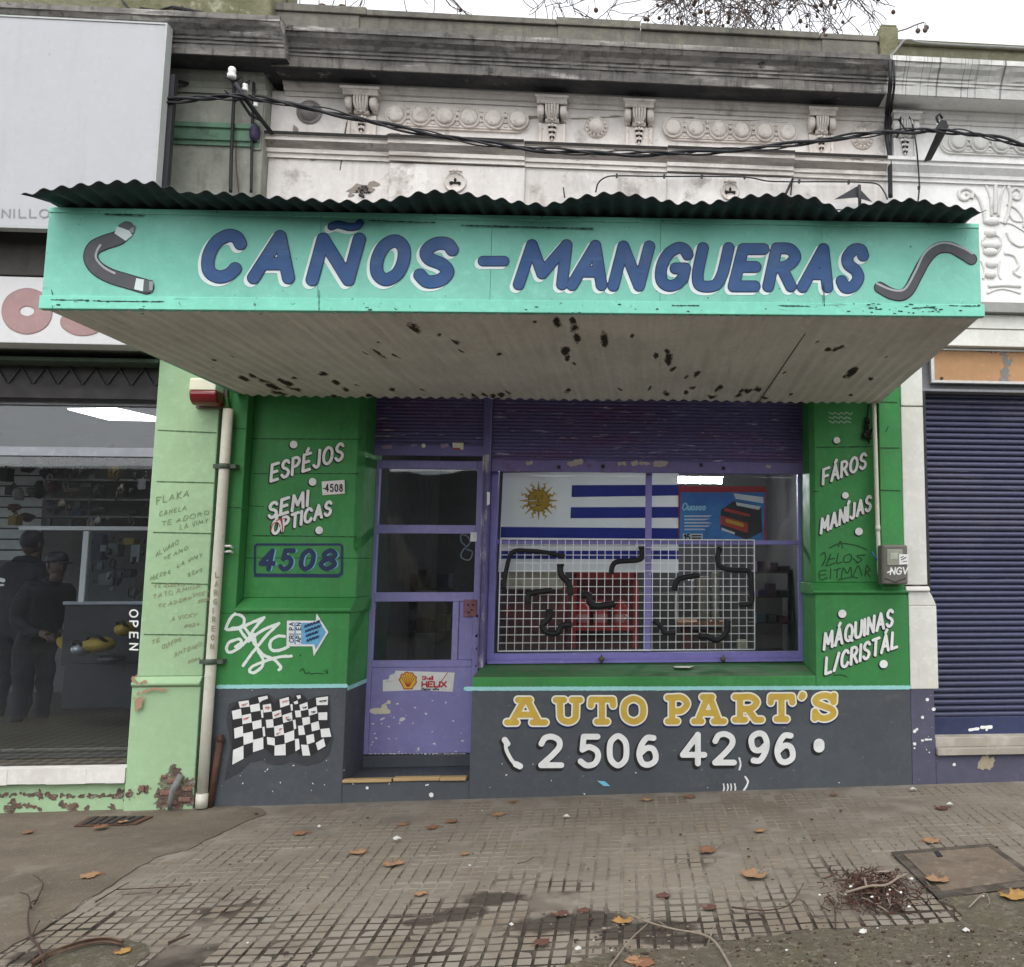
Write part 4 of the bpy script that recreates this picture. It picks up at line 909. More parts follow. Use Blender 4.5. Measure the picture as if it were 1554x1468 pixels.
mb = MB(); c4 = [P(488.5, 731, .0955), P(523, 728.5, .0955), P(523.7, 749.5, .0955), P(489.5, 752, .0955)]; mb.prism(c4, (0, -.006, 0)); obj('plate', mb, mat('enamel_chipped', (.68, .64, .60), .4, [(16, .62, .68, (.25, .10, .06), .9, 6)], None, var=.03), plq, .002)
ik = digits(Ink(), '4508', [(493, 499.5), (500.5, 506.5), (507.5, 513.5), (514.5, 520.5)], 734.5, 747, 0, 1.0).stroke([(490.5, 741.5), (492.5, 741.5)], .8)
paint('number', ik, .0885, black_paint, plq, step=.5)
# white spray tag
gp = lambda *p: zc(3.495, 180, 840, p)
ik = Ink()
for pts in (((568, 400), (590, 350), (620, 322), (662, 340), (664, 375), (640, 392), (600, 398)), ((575, 405), (640, 398), (700, 370), (772, 340)), ((772, 340), (720, 400), (690, 450), (640, 500), (590, 525), (572, 505), (590, 470), (640, 455), (650, 475), (620, 495)),
            ((640, 395), (660, 430), (690, 465)), ((690, 465), (760, 410), (850, 372)), ((850, 372), (790, 430), (740, 490), (700, 540), (660, 595)), ((720, 430), (730, 490), (770, 540), (820, 560), (860, 600), (850, 618)),
            ((880, 440), (840, 440), (805, 470), (810, 510), (850, 515), (900, 495)), ((740, 520), (765, 560), (760, 600), (720, 632), (695, 625), (710, 600), (780, 570), (850, 550), (915, 545)), ((660, 380), (700, 440), (720, 480))):
    ik.curve(gp(*pts), 1.9)
paint('white_graffiti', ik, -.003, spray_white, pier_l, .35, wob=.6, step=.7)
# arrow sign
ap = gp((893, 357), (1045, 357), (1050, 318), (1113, 418), (1035, 545), (1028, 493), (890, 493))
paint('painted_arrow', Ink().ngon(ap), -.004, white_paint, pier_l)
paint('painted_arrow', Ink().ngon(gp((905, 368), (1054, 368), (1060, 350), (1100, 418), (1045, 510), (1038, 482), (905, 482))), -.006, flatm('arrow_blue', (.13, .38, .58)), pier_l)
paint('painted_arrow', Ink().ngon(gp((903, 367), (932, 367), (932, 483), (903, 483))).ngon(gp((940, 367), (968, 367), (968, 483), (940, 483))), -.0075, white_paint, pier_l)
ik = Ink()
for j, w in enumerate(('CRIPA', 'APIEN')):
    for i, ch in enumerate(w):
        x, y = gp((917+37*j, 472-22*i))[0]; wd_, d_ = FONT[ch]
        for st in strokes(d_): ik.stroke([(x+3.2-v*6.5, y-u*6) for u, v in st], .65)
for a in range(4):
    for b in range(5-a//2): 
        x, y = gp((985+b*17+a*4, 380+a*25-b*6))[0]; ik.curve([(x, y+4), (x+1.5, y), (x+2.5, y+3.6), (x+4.5, y-1)], .55)
paint('painted_lettering', ik, -.009, navy_paint, pier_l, step=.5)
ik = Ink().curve([(455, 1019), (460, 1015), (463, 1022), (470, 1020)], .8).curve([(470, 1023), (482, 1022), (492, 1023)], .7).curve([(492, 1018), (497, 1022), (496, 1016)], .8).dot(456, 995, 1.5)
paint('marker_scribble', ik, -.003, marker_green, pier_l)
# chequered flag
cp = lambda *p: zc(5.18, 300, 960, p)
back = cp((245, 560), (330, 532), (400, 520), (470, 495), (555, 480), (610, 520), (650, 512), (720, 492), (760, 520), (775, 480), (815, 478), (870, 532), (920, 505), (1035, 490), (1045, 640), (1040, 720), (1065, 830), (1030, 960), (960, 1020), (860, 1050), (790, 1035), (740, 1010), (660, 1042), (560, 1035), (500, 1000), (400, 1030), (330, 1100), (210, 1160), (262, 900), (225, 690))
bk = flatm('flag_black', (.020, .020, .022), .6); bk2 = flatm('flag_shade', (.042, .045, .050), .65)
bi = paint('chequered_flag', Ink().ngon(back), -.003, bk2, base_wall)
back2 = cp((262, 600), (320, 540), (400, 525), (470, 498), (555, 488), (600, 560), (650, 517), (720, 498), (745, 545), (768, 490), (815, 485), (862, 535), (920, 508), (1030, 497), (1030, 690), (1050, 825), (1005, 905), (940, 940), (885, 972), (815, 965), (770, 940), (700, 970), (600, 975), (520, 905), (430, 950), (365, 990), (262, 1050), (275, 830), (265, 690))
paint('chequered_flag', Ink().ngon(back2), -.0045, bk, base_wall)
CH_Q = """320,545 400,533 408,583 332,592|268,618 340,600 348,672 278,685|475,512 548,497 552,520 510,535 485,553|410,572 485,557 492,615 418,627|348,652 418,638 425,708 352,722|286,755 355,735 358,815 290,835|428,702 500,685 503,748 435,765|358,795 432,778 437,862 362,885|435,845 515,825 517,915 435,942|278,925 360,890 360,993 272,1040|511,570 575,560 582,622 518,630|495,612 513,606 517,668 503,672|535,688 592,682 598,745 542,752|508,745 525,740 532,815 515,820|543,822 605,830 608,890 548,880|585,625 655,607 660,660 592,680|643,527 715,507 722,568 650,592|600,740 670,722 680,803 605,818|605,890 690,875 692,965 603,968|665,652 740,627 745,692 672,712|680,795 758,768 760,845 685,872|728,568 745,562 748,612 735,618|748,690 768,685 775,755 757,765|765,838 795,835 803,915 768,935|775,497 808,492 812,515 788,525|752,548 785,535 790,560 765,565|763,615 808,612 815,665 772,668|788,735 832,730 845,803 795,808|812,882 868,885 885,968 825,968|800,570 862,547 868,605 808,618|820,672 880,662 885,718 828,733|852,812 912,797 920,860 860,882|870,605 935,582 942,635 875,655|890,715 950,697 960,762 898,778|928,870 990,833 1005,893 945,928|930,515 1025,503 1022,570 935,572|948,630 1018,627 1018,688 950,688|965,760 1035,752 1050,820 972,825"""
ik = Ink()
for q in CH_Q.split('|'): ik.ngon(cp(*[tuple(map(float, p.split(','))) for p in q.split()]))
paint('chequered_flag', ik, -.006, white_paint, base_wall)
ik = Ink()
for a, b in ((345, 570), (365, 565), (360, 680), (380, 672), (528, 590), (545, 595), (605, 650), (625, 640), (665, 545), (690, 540), (690, 670), (640, 760), (620, 795)):
    x, y = cp((a, b))[0]; ik.stroke([(x, y), (x+5.5, y-1.3)], .6).stroke([(x, y+2), (x+3, y+1.2)], .5)
paint('flag_lettering', ik, -.0075, flatm('flag_red_ink', (.45, .12, .10)), base_wall)
ik = Ink()
for a, b in ((822, 590), (890, 625), (955, 540), (980, 537), (700, 685)):
    x, y = cp((a, b))[0]; ik.stroke([(x, y), (x+7, y-1)], .6).stroke([(x+1, y+1.8), (x+6, y+1)], .5)
paint('flag_lettering', ik, -.0075, black_paint, base_wall)
# AUTO PART'S
ik = Ink()
for ch, a, b, t, e in (('A', 762, 835, 1053, 1106), ('U', 836, 888, 1053, 1105), ('T', 889, 938, 1052.5, 1105), ('O', 939, 984, 1052, 1104), ('P', 1006, 1050, 1049.5, 1104.5), ('A', 1046, 1106, 1048.5, 1104.5), ('R', 1108, 1163, 1048.5, 1102), ('T', 1162, 1210, 1048, 1101), ("'", 1209, 1226, 1046.5, 1074), ('S', 1229, 1273, 1047, 1099)):
    ik.letter(ch, a+3, b-3, t+3, e-3, 0, 4.6, SLAB)
paint('painted_lettering_shadow', ik, -.003, navy_paint, base_wall, 3.2, -.6, 2.2); paint('painted_lettering_edge', ik, -.0045, pale_paint, base_wall, 2.4); paint('painted_lettering', ik, -.006, yellow_paint, base_wall, 0)
# telephone number
ik = Ink()
for ch, a, b, t, e in (('2', 817, 856, 1114, 1167), ('5', 877, 912, 1114, 1166), ('0', 921, 955, 1113, 1166), ('6', 966, 999.5, 1112.5, 1165), ('4', 1032, 1073, 1111, 1163), ('2', 1081, 1118, 1110, 1163), ('9', 1136, 1168, 1109, 1162), ('6', 1175.5, 1207.5, 1109, 1161)):
    ik.letter(ch, a, b, t, e, 0, 4.2)
ik.stroke([(1243, 1129.5), (1243, 1134)], 8)
ik.curve([(768, 1124), (768, 1136), (773, 1148), (780, 1158), (787, 1162)], 2.6); ik.stroke([(766, 1123), (770, 1129)], 4.3).stroke([(783, 1160), (789, 1163)], 4.5)
paint('painted_number_shadow', ik, -.003, black_paint, base_wall, 1.6, -2.6, 3.2); paint('painted_number', ik, -.0045, white_paint, base_wall, .2)
# drips and chips
ik = Ink().curve([(1122, 1151), (1124, 1160), (1122, 1168)], 1.4)
for x in (1098, 1104, 1109, 1115): ik.curve([(x, 1190), (x+1, 1196), (x+random.uniform(-1, 1), 1201)], 1)
ik.curve([(1131, 1179), (1135, 1186), (1133, 1193), (1129, 1199)], 1.4)
for k in range(28):
    x = random.choice((random.uniform(340, 510), random.uniform(520, 1400))); y = random.uniform(1150, 1212); ik.stroke([(x, y), (x+random.uniform(-1.5, 1.5), y+random.uniform(-1.5, 1.5))], random.uniform(.35, .9))
ik.dot(557, 1196, 2.2).dot(654.5, 1206.5, 3.4).stroke([(646, 1192), (650, 1191)], 1)
paint('paint_chip', ik, -.003, white_paint, base_wall, wob=.5, step=.6)
ik = Ink().ngon([(906, 1185), (918, 1186), (926, 1193), (916, 1193)]); paint('blue_chip', ik, -.0045, sky_paint, base_wall)
# right pier words
ik = Ink().word('FÁROS', (1249, 735), (1313.5, 709.5), 22, 2.0, .04, gap=.36); ik.word('MANÍJAS', (1246, 809.5), (1321, 773.5), 21.5, 2.0, .04, gap=.36)
for a, r in (((1270, 668.3), 5), ((1283, 752), 5), ((1303.6, 806.8), 5.8)): ik.dot(*a, r)
shadowed(ik, UY, pier_r)
ik = Ink().word('MÁQUINAS', (1250.5, 986), (1354, 949), 24, 2.15, .04, gap=.36); ik.word('L/CRISTÁL', (1253, 1023), (1361, 982), 24.5, 2.15, .06, gap=.36)
for a in ((1278.3, 931.7), (1341, 1008)): ik.dot(*a, 6.2)
shadowed(ik, -.003, pier_r)
ik = Ink()
for yy, n in ((627.5, 9), (634, 8), (640.5, 8)):
    ik.curve([(1258+4.4*k+(2 if k % 2 else 0), yy+(2.2 if k % 2 else -2)*random.uniform(.4, 1)) for k in range(n)], .65)
paint('small_lettering', ik, UY, flatm('faint_white', (.42, .55, .42)), pier_r, step=.6)
gq = lambda *p: zc(2.2246, 1180, 560, p)
ik = Ink()
for pts in (((175, 605), (210, 590), (260, 595), (300, 610)), ((205, 600), (212, 582), (220, 605)), ((145, 630), (158, 620), (162, 640), (150, 665)), ((180, 625), (170, 650), (165, 665), (195, 655)), ((172, 643), (192, 640)), ((205, 622), (200, 655), (218, 652)), ((240, 625), (225, 635), (225, 652), (245, 650), (250, 632), (240, 625)), ((295, 628), (268, 632), (285, 645), (265, 655)),
            ((165, 680), (142, 685), (145, 712), (168, 705)), ((145, 697), (162, 694)), ((180, 675), (178, 708)), ((190, 680), (212, 674)), ((202, 677), (200, 706)), ((215, 705), (222, 672), (235, 690), (247, 670), (250, 702)), ((255, 700), (272, 665), (285, 698)), ((295, 700), (300, 665), (312, 680), (300, 685), (312, 702)), ((205, 712), (250, 703), (270, 706)), ((255, 640), (272, 655))):
    ik.curve(gq(*pts), .9)
paint('marker_graffiti', ik, UY, marker_green, pier_r, step=.6)
ik = Ink().curve(gq((190, 1035), (215, 1033), (235, 1040)), .8).curve(gq((366, 212), (374, 195)), .8); paint('marker_scribble', ik, -.003, marker_green, pier_r, step=.6)
# incised block joints
ik = Ink()
for a, b in (((383, 666), (548, 667)), ((385, 719), (543, 719)), ((383, 813), (541, 815)), ((379, 768), (400, 769))): ik.stroke([a, b], .7)
paint('mortar_joint', ik, UY+.0015, marker_green, pier_l, step=.6, wob=.5)
ik = Ink()
for a, b in (((1239, 679), (1328, 678)), ((1236, 746), (1242, 746))): ik.stroke([a, b], .7)
paint('mortar_joint', ik, UY+.0015, marker_green, pier_r, step=.6, wob=.5)
ik = Ink()
for a, b in (((1332, 610), (1361, 611)), ((1332, 680), (1364, 680)), ((1333, 744), (1366, 745)), ((346, 650), (372, 651)), ((345, 770), (370, 771))): ik.stroke([a, b], .8)
paint('mortar_joint', ik, -.003, marker_green, pier_r, step=.6, wob=.4)

# ================================================================ awning
AY = -2.1
zf = lambda x: 2.674+(x+2.675)*.0168
zbk = lambda x: 2.662+(x+2.6)*.005
ax0, ax1 = -2.678, 1.741
awn = thing('awning', (-.45, -1.05, 2.66), 'long teal sheet metal shop awning lettered CAÑOS - MANGUERAS with a rusty corrugated roof', 'awning')
def shear(mb, f):
    mb.v = [(x, y, z+f(x)) for x, y, z in mb.v]; return mb
dz = lambda x: zf(x)
mb = MB()
seam = [ax0, P(484, 400, AY).x, P(745, 400, AY).x, P(1002, 400, AY).x, P(1248, 420, AY).x, ax1]
for i in range(5): mb.box(seam[i]+.0006, seam[i+1]-.0006, AY, AY+.02, .058, .452)
fascia = obj('fascia_board', shear(mb, dz), teal, awn, .0015)
mb = MB().box(ax0-.004, ax1+.012, AY-.010, AY+.03, -.004, .0575); mb.box(ax0, ax1, AY-.004, AY+.03, .4525, .478)
obj('trim_strip', shear(mb, dz), teal_trim, awn, .003)
mb = MB()
mb.prism([(ax0, AY+.0305, zf(ax0)+.01), (ax0+.03, .098, zbk(-2.6)+.005), (ax0+.03, .098, zbk(-2.6)+.45), (ax0, AY+.0305, zf(ax0)+.47)], (.02, 0, 0))
mb.prism([(ax1-.02, AY+.0305, zf(ax1)+.01), (ax1+.03, .098, zbk(1.79)+.005), (ax1+.03, .098, zbk(1.79)+.45), (ax1-.02, AY+.0305, zf(ax1)+.47)], (.02, 0, 0))
obj('side_board', mb, teal, awn)
# ribbed soffit with peeled patches
def soff_z(x, y): t = (y-AY)/(0-AY); return zf(x)*(1-t)+zbk(x)*t
def Sf(px, py):
    y = -1.
    for _ in range(12):
        p = P(px, py, y); r = ray(px, py); k = (soff_z(p.x, p.y)-CAM.z)/r.z; y = CAM.y+r.y*k
    return P(px, py, y)
patches = []
PT = """625,496,9,8|573,535,6,5|580,540,6,4|553,535,5,3|600,540,6,4|690,518,6,5|700,533,5,3|573,520,3,2|665,507,3,2|868,490,5,8|845,491,6,7|871,498,7,7|875,514,6,7|857,533,7,6|860,543,4,4|871,553,4,3|916,515,6,11|958,509,3,4|810,487,3,2|995,538,4,5|1013,532,5,4|1014,543,6,10|1020,560,5,4|1056,567,6,4|1042,572,4,3|1272,528,8,4|1256,531,5,3|1292,565,7,7|1283,571,5,3|1322,574,4,2|1290,600,4,2|1150,590,6,4|1135,592,7,4|1125,594,4,3|1090,590,6,5|1050,588,5,3|1040,597,4,4|1010,597,5,4|940,590,4,2|985,589,3,3|860,592,6,3|757,538,4,2|735,600,5,3|747,601,5,3|759,599,6,4|770,594,4,3|720,601,6,3|700,600,4,2|510,580,5,3|490,567,7,3|523,590,4,3|542,585,4,2|560,600,5,2|400,578,8,5|415,586,9,6|430,580,9,6|385,572,7,4|370,575,6,4|345,570,4,3|320,556,3,2|350,540,4,3|420,596,10,4|445,590,8,4|323,545,3,2|448,574,6,2|505,600,4,2|593,590,5,2|640,592,4,2|1200,596,3,2|1345,542,2,1|1240,520,2,1|1190,565,3,2|1120,600,8,3|1160,603,6,2|1080,602,8,3"""
PT = [tuple(map(float, q.split(','))) for q in PT.split('|')]
nxs, nys = 800, 110
bm_v = []; 
for j in range(nys+1):
    y = AY+.005+(0.0-AY)*j/nys; t = (y-AY)/(-AY)
    xl, xr = ax0+.012+.058*t, ax1-.01+.056*t
    for i in range(nxs+1):
        x = xl+(xr-xl)*i/nxs; bm_v.append((x, y, soff_z(x, y)+.0065*sin(2*pi*(x-.056*t)/.0762)+.006*mnoise.noise(Vector((x*1.3, y*1.1, 0)))))
PI_ = []
for (px, py, a, b) in PT:
    c = Sf(px, py); ca = Sf(px+a, py); cb = Sf(px, py+b); PI_.append((c.x, c.y, max(.009, .8*(ca.x-c.x)), max(.016, .8*abs(cb.y-c.y))))
mb = MB(); fs = []; mi = []
for j in range(nys):
    for i in range(nxs):
        a = j*(nxs+1)+i; fs.append((a, a+nxs+1, a+nxs+2, a+1)); mi.append(0)
mb.v = bm_v; mb.f = [list(f) for f in fs]; mb.mi = mi; mb.sm = [True]*len(fs)
V = np.array(bm_v); ctr_ = V.reshape(nys+1, nxs+1, 3)[:-1, :-1, :2]
mask = np.zeros((nys, nxs), int)
for cx, cy, a, b in PI_:
    d = ((ctr_[..., 0]-cx)/a)**2+((ctr_[..., 1]-cy)/b)**2
    for j, i in np.argwhere(d < 2.6):
        q_ = .9+1.5*mnoise.noise(Vector((ctr_[j, i, 0]*34, ctr_[j, i, 1]*13, cx))); mask[j, i] = max(mask[j, i], 1 if d[j, i] < q_ else 2 if d[j, i] < q_+.75 and mask[j, i] != 1 else 0) if mask[j, i] != 1 else 1
mb.mi = mask.reshape(-1).astype(int).tolist()
obj('soffit', mb, [soff_mat, peel, mat('rust_halo', (.40, .35, .28), .8, [(60, .5, .68, (.20, .14, .09), .8)], None)], awn, fix=False)
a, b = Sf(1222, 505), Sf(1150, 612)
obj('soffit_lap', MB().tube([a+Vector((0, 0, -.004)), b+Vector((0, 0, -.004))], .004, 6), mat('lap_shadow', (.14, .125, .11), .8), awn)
# corrugated roof sheets
EDGE = zc(1, 0, 0, [(32, 297), (75, 287), (130, 280), (200, 275), (232, 278), (262, 287), (285, 295), (302, 291), (330, 293), (400, 299), (470, 304), (540, 307), (590, 303), (640, 293), (690, 291), (740, 299), (780, 307), (830, 312), (880, 299), (930, 293), (980, 299), (1030, 309), (1080, 308), (1130, 299), (1190, 294), (1240, 303), (1273, 320), (1320, 308), (1390, 304), (1440, 311), (1500, 323)])
RY = -2.33
ep = [P(a, b, RY) for a, b in EDGE]; exs = [p.x for p in ep]; ezs = [p.z for p in ep]
mb = MB(); xs = np.arange(exs[0], exs[-1], .0095); ys = [RY, RY+.08, AY-.03, AY+.05, -1.2, .095]
for x in xs:
    ze = float(np.interp(x, exs, ezs)); ph = .0092*sin(2*pi*x/.0762)+.006*mnoise.noise((x*5, 1, 2))
    for k, y in enumerate(ys):
        zt_ = zf(x)+.492; 
        z = (ze, ze*.62+zt_*.38, zt_+(ze-zt_)*.16, zt_+(ze-zt_)*.08, zt_+.05, zt_+.12)[k]
        mb.v.append((x, y, z+ph))
nn = len(ys)
for i in range(len(xs)-1):
    for k in range(nn-1): mb.f.append([i*nn+k, (i+1)*nn+k, (i+1)*nn+k+1, i*nn+k+1]); mb.mi.append(0); mb.sm.append(True)
roof = obj('corrugated_roof', mb, zinc, awn, fix=False)
md = roof.modifiers.new('thick', 'SOLIDIFY'); md.thickness = .002; md.offset = 1
# lettering
ik = Ink()
for ch, a, b, t, e in (('C', 306, 374, 348, 430), ('A', 375.5, 447, 350, 431), ('N', 464.5, 554.6, 354, 434), ('O', 562, 623, 356.5, 434), ('S', 628, 695.5, 360, 437)): ik.letter(ch, a, b, t, e, .22, 9.3)
ik.curve([(503, 344), (512, 341), (520, 342.5), (530, 345), (541, 344), (546, 339)], 5.2)
ik.stroke([(733, 396.5), (765, 396.5)], 7.2)
for ch, a, b, t, e in (('M', 779, 868, 364, 440), ('A', 860, 921, 365, 441), ('N', 922.5, 993.5, 366, 442), ('G', 994.6, 1051.7, 368, 442.5), ('U', 1050.6, 1114, 368.5, 443.5), ('E', 1105, 1167, 370, 443), ('R', 1157.6, 1215, 369, 443), ('A', 1210, 1264, 370, 444), ('S', 1269, 1318, 370, 445)): ik.letter(ch, a, b, t, e, .22, 8.2)
paint('painted_lettering_edge', ik, AY-.002, mat('lettering_white', (.62, .70, .68), .5, (), None, var=.04), fascia, 1.2, -4.5, 3.8)
paint('painted_lettering_edge', ik, AY-.0035, navy_paint, fascia, 1.0); paint('painted_lettering', ik, AY-.005, blue_paint, fascia, -.6)
# painted hoses
def hose(pts, r, hi, ends=True):
    ik = Ink().curve(pts, r, k=8); paint('painted_hose', ik, AY-.002, black_paint, fascia, 1.4); paint('painted_hose', ik, AY-.0035, hose_gray, fascia, -.2)
    ik = Ink()
    for h in hi: ik.curve(h, 1.6, k=8)
    paint('painted_hose_highlight', ik, AY-.005, hose_hi, fascia)
hz = lambda *p: zc(2.988, 0, 260, p)
hose(hz((575, 262), (540, 300), (470, 325), (425, 350), (412, 395), (440, 440), (500, 475), (580, 500), (665, 525)), 10.2, [hz((455, 335), (440, 360), (436, 395), (470, 435), (520, 463))])
ik = Ink().ngon(hz((530, 250), (585, 268), (600, 290), (570, 316), (519, 282))).ngon(hz((618, 485), (655, 492), (650, 545), (608, 535)))
paint('painted_hose_band', ik, AY-.006, flatm('band_white', (.58, .66, .64)), fascia)
ik = Ink().ngon(hz((545, 237), (580, 230), (612, 248), (605, 285), (586, 270), (533, 250))).ngon(hz((652, 494), (692, 492), (698, 520), (688, 550), (648, 545)))
paint('painted_hose_band', ik, AY-.0065, mat('band_grey', (.085, .10, .10), .6), fascia)
ik = Ink().ngon(hz((676, 500), (694, 500), (692, 540), (676, 540))).ngon(hz((585, 265), (606, 252), (606, 275), (600, 283)))
paint('painted_hose_band', ik, AY-.0075, flatm('band_mid', (.25, .28, .29)), fascia)
hy = lambda *p: zc(2.805, 1000, 260, p)
hose(hy((940, 495), (985, 520), (1030, 528), (1065, 505), (1100, 440), (1140, 370), (1185, 330), (1240, 325), (1290, 350), (1330, 375)), 7.6, [hy((928, 478), (985, 503), (1030, 508), (1058, 488), (1095, 420), (1130, 350), (1180, 312), (1235, 306), (1300, 330), (1335, 350))])
ik = Ink()
for a, b in (((77, 455), (150, 456)), ((130, 457), (250, 458)), ((484, 470), (484, 440)), ((1250, 430), (1251, 464)), ((1020, 464), (1060, 464)), ((1180, 464), (1230, 465)), ((1385, 468), (1420, 466)), ((1440, 464), (1488, 465)), ((160, 325), (220, 327)), ((560, 335), (660, 338)), ((700, 342), (900, 347)), ((78, 440), (80, 448))): ik.stroke([a, b], .7)
for k in range(60): x = random.choice((random.uniform(1280, 1488), random.uniform(80, 1480))); y = random.uniform(461, 478); ik.stroke([(x, y), (x+random.uniform(0, 6), y+random.uniform(-.5, .5))], random.uniform(.4, 1.))
paint('paint_crack', ik, AY-.0115, flatm('crack_dark', (.02, .05, .04), .9), fascia, step=.6, wob=.8)

# ================================================================ left neighbour
lb = thing('tool_shop', (-4.8, .3, 0), 'tool shop on the left with light green pillar and lit glass front', 'building')
lx0 = P(235, 650, -.01).x; lxr = P(331, 650, -.01).x
PYL = -.012
mb = MB(); mb.box(lx0, lxr, PYL, .6, .80, 2.9); mb.box(lx0-.012, lxr+.006, PYL-.03, .6, -.35, .735)
mb.profx([(.5, .7355), (PYL-.03, .7355), (PYL-.05, .75), (PYL-.05, .765), (PYL-.03, .775), (PYL-.012, .7995), (.5, .7995)], lx0-.012, lxr+.006)
pil = obj('pillar', mb, ltgreen, lb, .006)
ik = Ink()
for a, b in (((240, 653), (328, 657)), ((238, 731), (326, 733)), ((233, 808), (322, 810)), ((230, 885), (318, 887)), ((219, 963), (310, 964))): ik.stroke([a, b], .8)
paint('mortar_joint', ik, PYL-.0025, mat('joint_green', (.07, .13, .06), .9), pil, wob=.4, step=.7)
# felt pen scribbles
gq1 = lambda *p: zc(3.8625, 0, 520, p)
ik = Ink()
def scr(t, a, b, h, r=.45, sh=.12):
    n0 = len(ik.seg); ik.word(t, a, b, h*.86, r, sh, gap=.42)
    ik.seg[n0:] = [(x0+mnoise.noise((x0*.3, y0*.3, 1))*1.5, y0+mnoise.noise((x0*.22, y0*.3, 5))*2.2, x1+mnoise.noise((x1*.3, y1*.3, 1))*1.5, y1+mnoise.noise((x1*.22, y1*.3, 5))*2.2, rr_) for x0, y0, x1, y1, rr_ in ik.seg[n0:]]
scr('FLAKA', (237, 765), (286, 753), 11, .62); scr('CANELA', (241, 784), (282, 774), 8.5); scr('TE ADORO', (245, 799), (316, 781), 8); scr('LA VIMY', (273, 804), (315, 793), 7.5)
scr('ALVARO', (236, 845), (270, 826), 8); scr('TE AMO', (248, 851), (284, 834), 6.5); scr('LA VIMY', (269, 861), (306, 845), 6.5); scr('MESES', (228, 881), (258, 871), 7); scr('2026', (285, 875), (306, 867), 5.5)
paint('marker_graffiti', ik, PYL-.0025, marker, pil, step=.5)
ik = Ink()
scr('TE QUIERO', (234, 893), (280, 889), 5.5); scr('TATO AMIGA', (232, 909), (303, 892), 7); scr('TE ADORO', (240, 923), (290, 910), 6); scr('VICKY', (292, 907), (316, 902), 6.5); scr('2026', (300, 915), (317, 912), 5)
scr('A VICKY', (260, 942), (298, 936), 6.5); scr('2026', (280, 953), (302, 949), 5); scr('TE', (230, 978), (242, 974), 7); scr('QUIERO', (246, 985), (274, 973), 7); scr('ANTONIO', (264, 997), (305, 980), 7); scr('2026', (285, 1007), (303, 1001), 5)
paint('marker_graffiti', ik, PYL-.0025, marker_red, pil, step=.5)
# broken plaster with bricks and the pipe stub at its foot
ik = Ink()
for x, y, r in ((255, 1190, 14), (265, 1180, 14), (275, 1200, 16), (250, 1208, 14), (285, 1212, 12), (268, 1216, 14), (245, 1218, 10), (288, 1190, 8), (262, 1168, 7), (222, 1197, 6), (212, 1200, 5), (196, 1206, 7)): ik.dot(x, y, r)
paint('broken_plaster', ik, PYL-.034, brickrot, pil, wob=7)
mb = MB()
for (x, y, w, h) in ((262, 1185, 16, 7), (285, 1197, 15, 6), (252, 1203, 16, 7), (281, 1213, 18, 7), (262, 1218, 15, 6), (216, 1196, 8, 10), (250, 1178, 9, 5)):
    a = P(x-w/2, y-h/2, PYL-.03); b = P(x+w/2, y+h/2, PYL-.03); z = random.uniform(.004, .012); obj('brick', MB().box(a.x, b.x, PYL-.036-z, PYL-.034, b.z, a.z), mat('old_brick', (.23, .12, .09), .95, [(30, .5, .66, (.16, .10, .08), .8), (12, .52, .66, (.33, .29, .24), .85)], (60, .9, .01)), pil, .010)
mb = MB().tube([P(275, 1176, PYL-.05), P(268, 1190, PYL-.07), P(262, 1200, PYL-.09), P(258, 1215, PYL-.08), P(258, 1228, PYL-.07)], [.02, .022, .018, .014, .014], 10)
obj('pipe_stub', mb, mat('lead_pipe', (.17, .18, .17), .7, [(20, .5, .7, (.09, .08, .07), .7)]), pil)
ik = Ink()
for pts in (((203, 1033), (212, 1037), (222, 1035)), ((208, 1053), (230, 1046), (250, 1047)), ((205, 1060), (215, 1068), (206, 1078)), ((200, 1030), (208, 1026))): ik.curve(pts, 2.)
for x, y, r in ((210, 1064, 6), (214, 1060, 4), (208, 1071, 4)): ik.dot(x, y, r)
paint('peeling_paint', ik, PYL-.0535, mat('render_orange', (.36, .24, .15), .95), pil, wob=3)
# groove behind the drainpipe
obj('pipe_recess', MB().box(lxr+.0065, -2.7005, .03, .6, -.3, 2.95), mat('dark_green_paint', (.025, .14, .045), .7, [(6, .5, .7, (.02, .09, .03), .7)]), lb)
# low wall, sill and opening
ox1 = lx0-.0125
zsil = P(100, 1188, .0).z
mb = MB().box(-9, ox1, .0, .6, -.4, zsil); base_l = obj('base_wall', mb, ltgreen, lb, .006)
ik = Ink()
for pts in (((0, 1207), (30, 1206), (70, 1206), (110, 1209), (150, 1208), (190, 1210)), ((20, 1228), (35, 1222), (60, 1228))): ik.curve(pts, 2.2)
for x, y, r in ((60, 1206, 7), (45, 1207, 5), (80, 1210, 6), (95, 1222, 6), (110, 1226, 8), (20, 1218, 5), (14, 1228, 7), (130, 1228, 5), (170, 1226, 5), (186, 1204, 7), (193, 1214, 5)): ik.dot(x, y, r)
paint('broken_plaster', ik, -.003, brickrot, base_l, wob=6)
mb = MB(); zt = P(100, 1167, -.05).z
n = 24
for i in range(n): 
    a, b = -6+(ox1+.0-(-6))*i/n, -6+(ox1-(-6))*(i+1)/n; d1 = .006*mnoise.noise(Vector((a*6, 3, 1))); mb.box(a, b-.0004, -.05+abs(d1), .06, zsil+.0005+abs(d1)*1.5, zt)
obj('door_sill', mb, mat('white_marble_sill', (.66, .64, .60), .5, [(6, .5, .7, (.5, .46, .4), .7)]), base_l)
zo = P(100, 548, .0).z
obj('lintel', MB().box(-9, ox1, .0, .6, zo, 2.9), mat('dark_lintel', (.05, .075, .05), .8, [(5, .5, .7, (.035, .045, .035), .7)]), lb)
